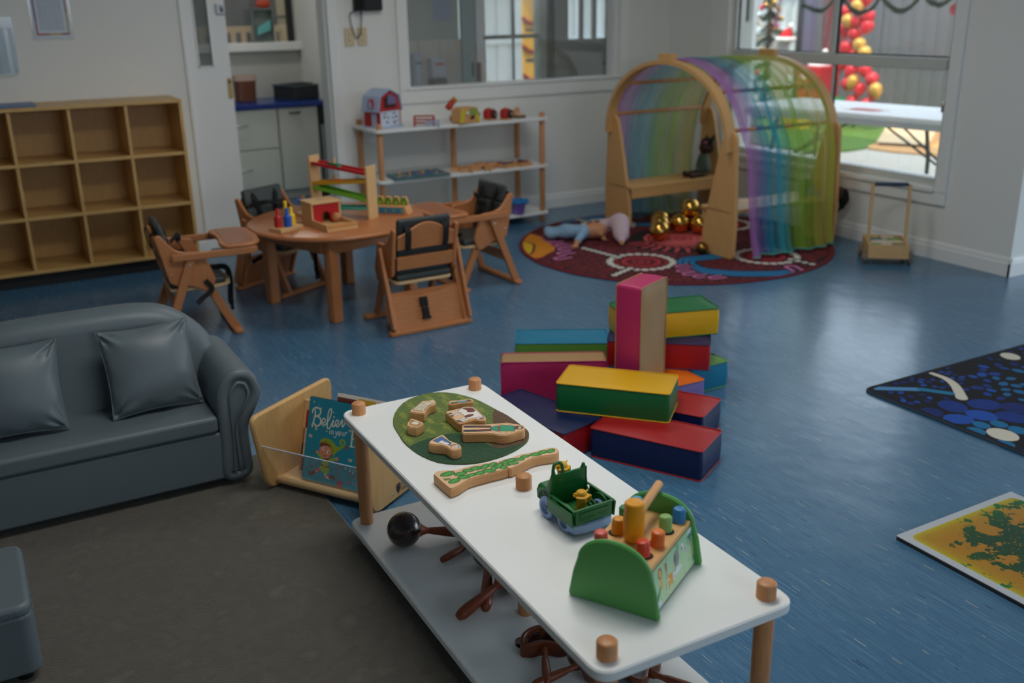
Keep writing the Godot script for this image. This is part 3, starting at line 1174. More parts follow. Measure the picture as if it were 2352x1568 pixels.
	slab(m, rect(0.15, 0.3), 0.002, 0.0003, Transform3D(Basis.IDENTITY, Vector3(0, 0.15, 0)))
	part("sheet", m, mat(rgb(150, 162, 184), 0.6), k)
	m = mb()
	slab(m, rect(0.13, 0.012), 0.001, 0, Transform3D(Basis.IDENTITY, Vector3(0, 0.2, 0.0022)))
	part("printed_line", m, mat(rgb(196, 150, 120), 0.6), k)
	k = thing("towel_bin", "pale blue rounded bin on the washroom wall at the window's left edge", "bin", at(3.075, 0.8, -6.94))
	m = mb()
	slab(m, rrect(0.07, 0.3, 0.03), 0.1, 0.02, Transform3D(Basis.IDENTITY, Vector3(0, 0.12, -0.05)))
	part("bin_body", m, mat(rgb(168, 186, 204), 0.4), k)
	m = mb()
	box(m, Vector3(0, 0.2, 0.052), Vector3(0.05, 0.012, 0.006), 0.002)
	part("slot", m, M.dark, k)
	# sliding partition of the washroom
	n = Node3D.new()
	n.name = "door_2"
	n.set_meta("kind", "structure")
	add_child(n)
	m = mb()
	box(m, Vector3(3.53, 1.1, -6.97), Vector3(0.115, 2.1, 0.04), 0.004)
	struct("door_leaf", m, mat(rgb(150, 172, 170), 0.45), n)
	m = mb()
	box(m, Vector3(3.555, 0.93, -6.945), Vector3(0.014, 0.11, 0.014), 0.003)
	struct("pull_handle", m, M.dark, n)
	m = mb()
	box(m, Vector3(3.592, 1.1, -6.985), Vector3(0.012, 2.1, 0.05), 0.003)
	struct("dark_edge", m, mat(rgb(72, 70, 64), 0.6), n)
	# washroom window to the yard
	n = Node3D.new()
	n.name = "window_4"
	n.set_meta("kind", "structure")
	add_child(n)
	m = mb()
	bx(m, Vector3(3.60, 0.35, -7.02), Vector3(3.66, 2.1, -6.96))
	struct("frame", m, M.trim, n)
	m = mb()
	box(m, Vector3(3.665, 1.2, -7.03), Vector3(0.01, 1.8, 0.05), 0.002)
	struct("seal", m, M.dark, n)
	m = mb()
	box(m, Vector3(3.70, 1.2, -7.06), Vector3(0.045, 1.8, 0.04), 0.004)
	struct("jamb", m, M.trim, n)
	m = mb()
	box(m, Vector3(3.93, 1.158, -7.05), Vector3(0.53, 0.03, 0.04), 0.004)
	struct("transom", m, mat(rgb(120, 120, 110), 0.5), n)
	m = mb()
	box(m, Vector3(3.972, 1.63, -7.05), Vector3(0.022, 0.92, 0.03), 0.003)
	box(m, Vector3(3.972, 0.74, -7.05), Vector3(0.016, 0.82, 0.02), 0.003)
	struct("mullion", m, mat(rgb(110, 124, 120), 0.5), n)
	m = mb()
	bx(m, Vector3(3.67, 0.35, -7.062), Vector3(4.19, 2.1, -7.058))
	struct("pane", m, M.glass, n)
	m = mb()
	box(m, Vector3(3.615, 0.72, -6.955), Vector3(0.03, 0.52, 0.012), 0.002)
	struct("timber_stop", m, M.dark1, n)
	# grey washroom door with a glazed top
	n = Node3D.new()
	n.name = "door_3"
	n.set_meta("kind", "structure")
	add_child(n)
	var gd := mat(rgb(120, 126, 122), 0.5)
	m = mb()
	for b in [[4.31, 4.43, 0.0, 2.1], [4.81, 4.92, 0.0, 2.1], [4.43, 4.81, 0.0, 1.126], [4.43, 4.81, 1.95, 2.1]]:
		bx(m, Vector3(b[0], b[2], -7.0), Vector3(b[1], b[3], -6.96))
	struct("door_leaf", m, gd, n)
	m = mb()
	for x in [4.565, 4.69]:
		box(m, Vector3(x, 1.54, -6.98), Vector3(0.035, 0.83, 0.03), 0.003)
	struct("glazing_bar", m, gd, n)
	m = mb()
	bx(m, Vector3(4.43, 1.126, -6.985), Vector3(4.81, 1.95, -6.98))
	struct("pane", m, M.glass, n)
	m = mb()
	rod(m, Vector3(4.83, 0.93, -6.96), Vector3(4.83, 0.93, -6.93), 0.026, 16, 0.003)
	rod(m, Vector3(4.83, 0.93, -6.925), Vector3(4.74, 0.93, -6.92), 0.009, 10, 0.003)
	struct("lever_handle", m, M.dark, n)
	m = mb()
	bx(m, Vector3(4.25, 0.0, -7.0), Vector3(4.31, 2.1, -6.97))
	struct("dark_jamb", m, M.dark, n)

# rounded rectangle loop lying flat at height y
func _loop(a: float, b: float, y: float) -> Array:
	var o := []
	for i in 28:
		var t := TAU * i / 28
		o.append(Vector3(signf(cos(t)) * pow(absf(cos(t)), 0.5) * a, y, signf(sin(t)) * pow(absf(sin(t)), 0.5) * b))
	return o

# ---------------------------------------------------------------- the decorated yard outside the right wall
func build_yard() -> void:
	var g := mb()
	bx(g, Vector3(4.81, -0.2, -12.5), Vector3(16, -0.1, -3.19))
	bx(g, Vector3(3.0, -0.2, -12.5), Vector3(4.81, -0.1, -8.3))
	struct("ground", g, mat(rgb(196, 186, 170), 0.9))
	var m := mb()
	plate(m, smooth(pts([7.95, -12.0, 11.2, -12.0, 11.2, -8.2, 9.8, -8.1, 8.9, -7.55, 8.0, -7.2, 7.6, -8.0]), 3), -0.1, 0.025, 0.005)
	single("turf_strip", m, mat(rgb(96, 138, 46), 0.95, {"heightmap_enabled": true, "heightmap_texture": fine_t, "heightmap_scale": 1.0, "uv1_triplanar": true, "uv1_scale": Vector3.ONE * 4}), "bright green artificial turf laid along the yard behind the folding table", "turf")
	m = mb()
	plate(m, smooth(pts([8.3, -7.2, 9.0, -7.5, 9.9, -8.0, 11.0, -8.0, 11.2, -4.0, 9.3, -4.0, 8.6, -6.0]), 3), -0.1, 0.02, 0.005)
	single("soft_fall_mat", m, mat(rgb(214, 158, 100), 0.95), "orange tan soft fall surface beside the green turf in the yard", "play surface")
	var k := thing("timber_ramp", "low curved tan plywood ramp lying on the yard surface", "ramp", at(9.35, -0.08, -7.45, 0.5))
	m = mb()
	sheet(m, 12, 4, func(u, v): return Vector3(lerpf(-0.8, 0.8, u), 0.03 + 0.16 * sin(PI * u), lerpf(-0.25, 0.25, v)))
	part("curved_deck", m, M.birch0, k)
	for s in [-1, 1]:
		m = mb()
		var p := PackedVector2Array()
		for i in 13:
			p.append(Vector2(-0.8 + 1.6 * i / 12.0, 0.028 + 0.16 * sin(PI * i / 12.0)))
		p.append(Vector2(0.8, 0))
		p.append(Vector2(-0.8, 0))
		slab(m, p, 0.02, 0, Transform3D(Basis.IDENTITY, Vector3(0, 0, s * 0.25 - 0.01)))
		part("side_panel", m, M.birch0, k)
	# patio roof shading the strip by the window
	m = mb()
	bx(m, Vector3(4.6, 2.75, -12.5), Vector3(7.4, 2.85, -3.0))
	struct("roof_patio", m, M.white)
	fence("fence_1", Vector3(11.3, -0.1, -13.0), Vector3(11.3, -0.1, -2.0), 2.1, mat(rgb(96, 97, 102), 0.55))
	fence("fence_2", Vector3(2.7, -0.1, -11.2), Vector3(11.3, -0.1, -11.2), 1.62, mat(rgb(206, 214, 216), 0.5))
	m = mb()   # tree beyond the far fence
	var rng := RandomNumberGenerator.new()
	rng.seed = 9
	for i in 500:
		var c := Vector3(6.0 + rng.randfn() * 1.2, 2.1 + rng.randfn() * 0.5, -12.6 + rng.randfn() * 0.4)
		var d := Vector3(rng.randfn(), rng.randfn(), rng.randfn()).normalized()
		var e := d.cross(Vector3.UP).normalized()
		m.flat(c - d * 0.1 - e * 0.05, c + d * 0.1 - e * 0.05, c + d * 0.1 + e * 0.05, c - d * 0.1 + e * 0.05, d.cross(e))
	var tr := thing("garden_tree", "green leafy tree showing over the pale fence beyond the washroom window", "tree", at(0, 0, 0))
	var fo := part("foliage", m, mat(rgb(84, 124, 48), 0.8, {"backlight_enabled": true, "backlight": Color(0.3, 0.4, 0.15)}), tr)
	fo.set_meta("kind", "stuff")
	m = mb()
	rod(m, Vector3(6, -0.1, -12.6), Vector3(6, 2.0, -12.6), 0.1, 10)
	part("trunk", m, M.dark1, tr)
	folding_table()
	balloon_column()
	yard_decorations()

func fence(called: String, p: Vector3, q: Vector3, h: float, mt: Material) -> void:
	var n := Node3D.new()
	n.name = called
	add_child(n)
	tag(n, "grey corrugated metal fence along the far side of the yard" if called == "fence_1" else "pale corrugated metal fence with rails at the end of the yard", "fence")
	var d := (q - p).normalized()
	var l := p.distance_to(q)
	var side := Vector3.UP.cross(d)
	var k := 0
	var a := 0.0
	while a < l - 0.01:
		var b := minf(a + 1.6, l)
		var m := mb()
		var path := PackedVector2Array()
		var x := a
		while x < b:
			for o in [[0.0, 0.0], [0.10, 0.0], [0.12, 0.022], [0.17, 0.022]]:
				path.append(Vector2(minf(x + o[0], b), o[1]))
			x += 0.19
		path.append(Vector2(b, 0))
		for i in path.size() - 1:
			var u := p + d * path[i].x + side * path[i].y
			var w := p + d * path[i + 1].x + side * path[i + 1].y
			if u.distance_to(w) > 0.001:
				m.flat(u, w, w + Vector3.UP * h, u + Vector3.UP * h, (w - u).cross(Vector3.UP).normalized())
		part("panel", m, mt, n)
		m = mb()
		box(m, Vector3(0, h / 2, 0), Vector3(0.06, h, 0.06), 0.004, Transform3D(Basis.looking_at(d), p + d * a))
		part("post", m, mt, n)
		a = b
		k += 1
	for y in ([h, h * 0.66] if called == "fence_2" else [h]):
		var m := mb()
		box(m, Vector3(0, y, -l / 2), Vector3(0.08, 0.06, l), 0.006, Transform3D(Basis.looking_at(d), p))
		part("rail", m, mt, n)

func folding_table() -> void:
	var t := thing("folding_table", "white plastic folding table with dark steel legs outside the window", "table", at(5.98, -0.1, -5.2, 0.14))
	var m := mb()
	plate(m, rrect(0.78, 1.84, 0.07, 6), 0.685, 0.035, 0.01)
	part("tabletop", m, mat(rgb(240, 242, 246), 0.4), t)
	m = mb()
	sweep(m, _loop_rect(0.36, 0.88, 0.665), rect(0.02, 0.045), Vector3.UP, true)
	part("apron", m, mat(rgb(190, 194, 196), 0.5), t)
	for s in [-1, 1]:
		m = mb()
		for q in [-1, 1]:
			tube(m, [Vector3(q * 0.28, 0.68, s * 0.62), Vector3(q * 0.28, 0.45, s * 0.66), Vector3(q * 0.30, 0.0, s * 0.68)], 0.014, 8)
		rod(m, Vector3(-0.285, 0.3, s * 0.67), Vector3(0.285, 0.3, s * 0.67), 0.012, 8)
		part("leg_frame", m, M.dark, t)
		m = mb()
		for q in [-1, 1]:
			rod(m, Vector3(q * 0.1, 0.66, s * 0.12), Vector3(q * 0.02, 0.32, s * 0.665), 0.009, 8)
		part("brace", m, M.dark, t)
	m = mb()
	box(m, Vector3(0, 0.662, 0), Vector3(0.1, 0.03, 0.3), 0.004)
	part("hinge_plate", m, M.dark, t)
	m = mb()
	slab(m, rect(0.17, 0.28), 0.001, 0, Transform3D(Basis(Vector3.RIGHT, Vector3(0, 0, -1), Vector3.UP), Vector3.ZERO))
	var sh := thing("drawing_sheet", "red and white sheet of paper lying on the folding table", "paper", at(5.87, 0.621, -5.14, 0.1))
	part("paper", m, mat(rgb(236, 226, 226), 0.7), sh)
	m = mb()
	plate(m, smooth(pts([-0.06, -0.1, 0.05, -0.12, 0.06, 0.0, 0.05, 0.1, -0.04, 0.09])), 0.001, 0.001, 0)
	part("red_patch", m, mat(rgb(220, 60, 52), 0.7), sh)

func _loop_rect(a: float, b: float, y: float) -> Array:
	return [Vector3(-a, y, -b), Vector3(a, y, -b), Vector3(a, y, b), Vector3(-a, y, b)]

func balloon_column() -> void:
	var red := mat(rgb(206, 20, 40), 0.25)
	var gold := mat(rgb(206, 158, 70), 0.3, {"metallic": 0.35})
	var reds := [1.246, -8.754, 1.196, -8.43, 1.086, -8.432, 1.045, -8.764, 0.996, -8.604, 0.842, -8.705, 0.577, -8.604, 0.587, -8.386, 0.497, -8.275, 0.373, -8.442, 0.361, -8.217, 1.40, -8.632, 1.40, -8.46, 0.65, -8.76, 0.74, -8.56, 0.42, -8.62, 0.20, -8.30, 0.12, -8.48, 0.22, -8.52, 1.14, -8.58]
	var golds := [1.146, -8.657, 0.88, -8.456, 0.46, -8.504, 0.385, -8.147, 0.79, -8.36, 1.307, -8.53, 0.10, -8.2]
	var bl := mb()
	lathe(bl, [Vector2(0, -0.098), Vector2(0.012, -0.094), Vector2(0.040, -0.07), Vector2(0.066, -0.035), Vector2(0.078, 0.005), Vector2(0.074, 0.042), Vector2(0.05, 0.073), Vector2(0.02, 0.086), Vector2(0, 0.088)], 18, I, -1.0)
	var ms := bl.mesh()
	var kn := mb()
	lathe(kn, [Vector2(0.0, -0.112), Vector2(0.012, -0.110), Vector2(0.004, -0.1), Vector2(0.008, -0.094), Vector2(0, -0.09)], 8)
	var km := kn.mesh()
	for q in [[reds, red, "red", 0.0], [golds, gold, "gold", 0.07]]:
		for i in range(0, q[0].size(), 2):
			var y: float = q[0][i]
			var where := "high in the balloon column, above the window's middle rail" if y > 0.8 else "low in the balloon column, below the window's middle rail" if y > 0.3 else "at the foot of the balloon column near the ground"
			var x := Transform3D(Basis.from_euler(Vector3(0.3 * sin(i * 1.7), 0, 0.5 * cos(i * 2.3))), Vector3(9.5 - q[3] + 0.03 * sin(i * 3.1), y, q[0][i + 1]))
			var o := thing("balloon", "%s balloon %s" % [q[2], where], "balloon", x, "%s balloons %s" % [q[2], where])
			part("skin", ms, q[1], o)
			part("knot", km, q[1], o)
	var m := mb()
	rod(m, Vector3(9.5, -0.1, -8.5), Vector3(9.5, 1.7, -8.6), 0.012, 8)
	single("balloon_pole", m, M.dark, "thin dark pole that carries the red and gold balloons", "pole")

func bristle(m: MB, path: Array, r: float, per: int, rng: RandomNumberGenerator) -> void:
	for i in path.size() - 1:
		for k in per:
			var p: Vector3 = path[i].lerp(path[i + 1], rng.randf())
			var d := Vector3(rng.randfn(), rng.randfn(), rng.randfn()).normalized()
			var e := d.cross(Vector3(0.3, 1, 0.2)).normalized() * r * 0.16
			var q := p + d * r
			var nn := d.cross(e).normalized()
			m.tri(p - e, p + e, q, nn, nn, nn)

func yard_decorations() -> void:
	var rng := RandomNumberGenerator.new()
	rng.seed = 3
	# tinsel swags under the patio roof, just outside the glass
	var m := mb()
	var p := [Vector3(6.3, 1.36, -6.3), Vector3(6.3, 1.31, -6.13), Vector3(6.3, 1.32, -6.04), Vector3(6.3, 1.40, -5.93), Vector3(6.3, 1.40, -5.87), Vector3(6.3, 1.31, -5.75), Vector3(6.3, 1.29, -5.66), Vector3(6.3, 1.33, -5.55), Vector3(6.3, 1.41, -5.49), Vector3(6.3, 1.36, -5.43), Vector3(6.3, 1.305, -5.33), Vector3(6.3, 1.31, -5.25), Vector3(6.3, 1.35, -5.18), Vector3(6.3, 1.41, -5.11), Vector3(6.3, 1.36, -5.03), Vector3(6.3, 1.345, -4.94), Vector3(6.3, 1.40, -4.85)]
	bristle(m, spline(p, 6), 0.03, 60, rng)
	var o: Node3D = single("tinsel_garland", m, mat(rgb(10, 84, 44), 0.3, {"metallic": 0.5}), "dark green tinsel garland hanging in swags outside the yard window", "garland")
	o.set_meta("kind", "stuff")
	m = mb()
	rod(m, Vector3(6.3, 1.42, -6.6), Vector3(6.3, 1.42, -4.7), 0.006, 6)
	single("garland_wire", m, M.dark, "thin wire that the green tinsel garland hangs from", "wire")
	o = thing("paper_pompom", "pink red paper pompom hanging beside the tinsel garland at the window's right", "pompom", at(6.3, 1.31, -4.82))
	m = mb()
	ball(m, Vector3.ZERO, Vector3.ONE * 0.042, 16, 10)
	part("paper_ball", m, mat(rgb(196, 46, 72), 0.7), o)
	m = mb()
	rod(m, Vector3(0, 0.04, 0), Vector3(0, 0.12, 0), 0.003, 6)
	part("string", m, M.dark, o)
	# Christmas tree
	o = thing("christmas_tree", "small decorated Christmas tree with gold tinsel against the far yard fence", "tree", at(9.5, -0.1, -10.05))
	m = mb()
	for k in 9:
		var y := 0.25 + k * 0.16
		var r := 0.42 * (1.0 - k / 10.0)
		for j in 26:
			var a := rng.randf() * TAU
			var e := Vector3(cos(a) * r, y - 0.12, sin(a) * r)
			bristle(m, [Vector3(0, y, 0), e * 0.5 + Vector3(0, y * 0.5, 0), e], 0.05, 14, rng)
	var fo := part("needles", m, mat(rgb(28, 62, 44), 0.8), o)
	fo.set_meta("kind", "stuff")
	m = mb()
	rod(m, Vector3(0, 0, 0), Vector3(0, 1.7, 0), 0.03, 8)
	part("trunk", m, M.dark1, o)
	m = mb()
	var sp := []
	for k in 60:
		var w := k / 60.0
		sp.append(Vector3(cos(k * 0.55) * 0.42 * (1 - w * 0.9), 0.3 + w * 1.35, sin(k * 0.55) * 0.42 * (1 - w * 0.9)))
	bristle(m, sp, 0.035, 30, rng)
	part("gold_tinsel", m, mat(rgb(220, 180, 110), 0.2, {"metallic": 0.9}), o)
	for k in 22:
		var w := rng.randf()
		var a := rng.randf() * TAU
		m = mb()
		ball(m, Vector3(cos(a) * 0.43 * (1 - w * 0.85), 0.35 + w * 1.2, sin(a) * 0.43 * (1 - w * 0.85)), Vector3.ONE * 0.034, 10, 8)
		part("bauble", m, [M.gold, mat(rgb(220, 224, 226), 0.1, {"metallic": 1.0}), mat(rgb(200, 20, 50), 0.15)][k % 3], o)
	# yellow banner and dark post
	var ban := func(label: String, x: Transform3D, h: float) -> void:
		var b := thing("banner", label, "banner", x)
		var q := mb()
		box(q, Vector3(0, h / 2, 0), Vector3(0.19, h, 0.02), 0.004)
		part("cloth", q, mat(rgb(232, 176, 14), 0.7), b)
		q = mb()
		for i in 6:
			bristle(q, spline([Vector3(-0.1, h - 0.1 - i * 0.28, 0.02), Vector3(0, h - 0.16 - i * 0.28, 0.035), Vector3(0.1, h - 0.13 - i * 0.28, 0.02)], 6), 0.035, 26, rng)
		part("red_tinsel", q, mat(rgb(190, 20, 44), 0.3), b)
		q = mb()
		for i in 4:
			box(q, Vector3(0.0, 0.35 + i * 0.3, 0.012), Vector3(0.13, 0.03, 0.004), 0.001)
		part("dark_print", q, M.dark, b)
	ban.call("tall yellow banner wound with red tinsel behind the Christmas tree", at(9.55, -0.1, -10.6, -0.7), 1.55)
	ban.call("tall yellow banner wound with red tinsel seen through the washroom window", at(5.33, -0.1, -9.1), 1.75)
	o = thing("dark_post", "dark grey post with a purple face between the Christmas tree and the balloons", "post", at(9.5, -0.1, -9.4))
	m = mb()
	box(m, Vector3(0, 1.3, -0.055), Vector3(0.1, 2.6, 0.11), 0.004)
	part("dark_face", m, mat(rgb(42, 42, 50), 0.6), o)
	m = mb()
	box(m, Vector3(0, 1.3, 0.06), Vector3(0.1, 2.6, 0.12), 0.004)
	part("purple_face", m, mat(rgb(98, 96, 122), 0.6), o)
	# red foil streamers behind the window's meeting stile
	o = thing("foil_curtain", "curtain of red foil streamers hanging between the dark post and the balloons", "streamers", at(9.7, 0.5, -9.12))
	var rm := mat(rgb(160, 18, 30), 0.3, {"metallic": 0.3})
	for k in 16:
		m = mb()
		sheet(m, 1, 12, func(u, v): return Vector3(0.015 * sin(k * 2.1 + v * 7.0), v * 1.2, -0.17 + k * 0.022 + (u - 0.5) * 0.019 + 0.006 * sin(k + v * 9.0)))
		part("streamer", m, rm, o)
	# santa hats, gift and small pieces
	for q in [[Vector3(9.35, 0.93, -9.58), "red and white santa hat on a pale stand beside the dark post"], [Vector3(9.45, 0.63, -9.08), "red and white santa hat resting on the red wrapped gift"]]:
		o = thing("santa_hat", q[1], "hat", Transform3D(Basis.IDENTITY, q[0]))
		m = mb()
		lathe(m, [Vector2(0.09, 0), Vector2(0.085, 0.04), Vector2(0.05, 0.11), Vector2(0.015, 0.16), Vector2(0, 0.165)], 14, Transform3D(Basis(Vector3.RIGHT, 0.4), Vector3.ZERO), -1.0)
		part("cone", m, mat(rgb(206, 16, 34), 0.8), o)
		m = mb()
		sweep(m, _loop(0.09, 0.09, 0.0), circ(0.026, 8), Vector3.UP, true)
		part("fur_brim", m, mat(rgb(236, 236, 236), 0.95), o)
		m = mb()
		ball(m, Vector3(0, 0.16, 0.08), Vector3.ONE * 0.035, 10, 8)
		part("pompom", m, mat(rgb(236, 236, 236), 0.95), o)
	o = thing("hat_stand", "pale grey board carrying the santa hat beside the dark post", "board", at(9.35, -0.1, -9.66))
	m = mb()
	box(m, Vector3(0, 0.5, 0), Vector3(0.04, 1.0, 0.26), 0.006)
	part("board", m, mat(rgb(176, 168, 168), 0.7), o)
	m = mb()
	box(m, Vector3(0, 0.01, 0), Vector3(0.3, 0.02, 0.3), 0.004)
	part("foot", m, M.dark, o)
	o = thing("gift_box", "large red wrapped gift with a gold bow under the red streamers", "gift", at(9.45, -0.1, -9.08))
	m = mb()
	box(m, Vector3(0, 0.36, 0), Vector3(0.34, 0.72, 0.36), 0.01)
	part("wrapped_box", m, mat(rgb(188, 14, 26), 0.35), o)
	m = mb()
	for s in [-1, 1]:
		tube(m, spline([Vector3(-0.18, 0.5, 0), Vector3(-0.2, 0.58, s * 0.1), Vector3(-0.2, 0.52, s * 0.16), Vector3(-0.18, 0.5, 0.0)], 6), 0.016, 6)
	tube(m, spline([Vector3(-0.175, 0.5, 0), Vector3(-0.18, 0.3, 0.04), Vector3(-0.175, 0.1, 0.02)], 6), 0.02, 6)
	part("gold_bow", m, M.gold, o)
	m = mb()
	ball(m, Vector3(-0.172, 0.62, -0.07), Vector3(0.012, 0.07, 0.05), 10, 8)
	part("white_tag", m, mat(rgb(230, 230, 232), 0.5), o)
	o = thing("green_tub", "green plastic tub on the ground at the foot of the balloon column", "tub", at(9.3, -0.1, -8.78))
	m = mb()
	lathe(m, [Vector2(0, 0), Vector2(0.16, 0), Vector2(0.2, 0.34), Vector2(0.21, 0.35), Vector2(0.19, 0.35), Vector2(0.15, 0.04), Vector2(0, 0.03)], 20)
	part("tub_wall", m, mat(rgb(20, 140, 80), 0.4), o)
	m = mb()
	sweep(m, _loop(0.2, 0.2, 0.35), circ(0.012, 8), Vector3.UP, true)
	part("rim", m, mat(rgb(20, 150, 86), 0.4), o)
	o = thing("yellow_box", "small yellow and white carton on the ground behind the folding table", "carton", at(8.9, -0.1, -8.9))
	m = mb()
	box(m, Vector3(0, 0.16, 0), Vector3(0.26, 0.32, 0.3), 0.006)
	part("carton_body", m, mat(rgb(226, 178, 40), 0.6), o)
	m = mb()
	box(m, Vector3(0, 0.325, 0), Vector3(0.27, 0.012, 0.31), 0.003)
	part("carton_lid", m, mat(rgb(236, 230, 214), 0.6), o)
	# white door standing open at the yard's near end with a long dark handle
	o = thing("yard_door", "white outside door with a long dark handle at the left of the yard window", "door", at(6.02, -0.1, -6.68))
	m = mb()
	box(m, Vector3(0, 1.1, 0), Vector3(0.05, 2.2, 0.28), 0.006)
	part("door_leaf", m, M.white, o)
	m = mb()
	slab(m, rounded(pts([-0.032, 1.33, 0.032, 1.33, 0.032, 1.62, -0.032, 1.62]), 0.014), 0.03, 0.006, Transform3D(Basis(Vector3(0, 0, 1), Vector3.UP, Vector3(-1, 0, 0)), Vector3(-0.025, 0, 0.055)))
	part("handle", m, M.dark, o)
	# candy coloured strip of tinsel beside it
	o = thing("tinsel_strand", "pink and red tinsel strand hanging beside the white outside door", "tinsel", at(7.6, 1.15, -7.98))
	m = mb()
	bristle(m, spline([Vector3(0, -0.02, 0), Vector3(0, 0.1, 0.05), Vector3(0, 0.35, 0.1)], 6), 0.03, 60, rng)
	part("strand", m, mat(rgb(200, 40, 80), 0.4), o)
	m = mb()
	ball(m, Vector3(0, 0.0, 0.05), Vector3.ONE * 0.03, 10, 8)
	part("pink_bauble", m, mat(rgb(220, 120, 150), 0.4), o)

# ---------------------------------------------------------------- cube shelf and the toy shelf along the back wall
func build_storage() -> void:
	var k := thing("cube_shelf", "empty birch plywood cube shelf three rows high against the white wall", "shelf", at(1.105, 0, -5.825))
	var m := mb()
	var d := 0.345
	var x0 := -1.43
	for x in [x0, -0.018]:
		m = mb()
		box(m, Vector3(x + 0.009, 0.508, 0), Vector3(0.018, 0.864, d), 0.002)
		part("side_panel", m, M.shelfply1, k)
	m = mb()
	box(m, Vector3(x0 / 2, 0.931, 0.001), Vector3(-x0, 0.018, d + 0.004), 0.002)
	part("top_panel", m, M.shelfply0, k)
	for y in [0.087, 0.372, 0.650]:
		m = mb()
		box(m, Vector3(x0 / 2, y, -0.001), Vector3(-x0 - 0.02, 0.018, d - 0.004), 0.002)
		part("shelf_board", m, M.shelfply0, k)
	for i in range(1, 5):
		m = mb()
		box(m, Vector3(-0.009 - i * 0.2824, 0.508, -0.002), Vector3(0.016, 0.84, d - 0.010), 0.002)
		part("divider", m, M.shelfply1, k)
	m = mb()
	box(m, Vector3(x0 / 2, 0.508, -d / 2 + 0.004), Vector3(-x0 - 0.02, 0.86, 0.008), 0.001)
	part("back_panel", m, M.shelfply1, k)
	m = mb()
	bx(m, Vector3(x0 + 0.05, 0.0, -d / 2 + 0.02), Vector3(-0.05, 0.078, d / 2 - 0.07))
	part("plinth", m, M.dark, k)
	m = mb()
	box(m, Vector3(0, 0.005, 0), Vector3(0.34, 0.01, 0.2), 0.002)
	k = thing("folder", "thin blue folder lying on top of the cube shelf", "folder", at(0.22, 0.94, -5.79))
	part("cover", m, mat(rgb(104, 124, 160), 0.5), k)
	m = mb()
	box(m, Vector3(0, 0.0115, 0), Vector3(0.33, 0.003, 0.19), 0.001)
	part("flap", m, mat(rgb(120, 140, 172), 0.5), k)

	var s := white_shelf("toy_shelf", "tall white three-tier toy shelf with round beech posts against the back wall", at(2.807, 0, -5.797), 1.145, 0.332, [0.054, 0.367, 0.674], 0.727)
	toys_on_back_shelf()

# open shelf: white boards on five turned posts; length along x
func white_shelf(called: String, label: String, x: Transform3D, l: float, w: float, levels: Array, top: float) -> Node3D:
	var s := thing(called, label, "shelf", x)
	for y in levels:
		var m := mb()
		plate(m, rrect(l + 0.078, w + 0.078, 0.038, 6), y, 0.021, 0.003)
		part("shelf_board", m, M.white, s)
	for q in [[-1, -1], [1, -1], [1, 1], [-1, 1], [0, 0]]:
		var m := mb()
		rod(m, Vector3(q[0] * l / 2, 0, q[1] * w / 2), Vector3(q[0] * l / 2, top, q[1] * w / 2), 0.0178, 24, 0.003)
		part("post", m, M.beech1, s)
	return s

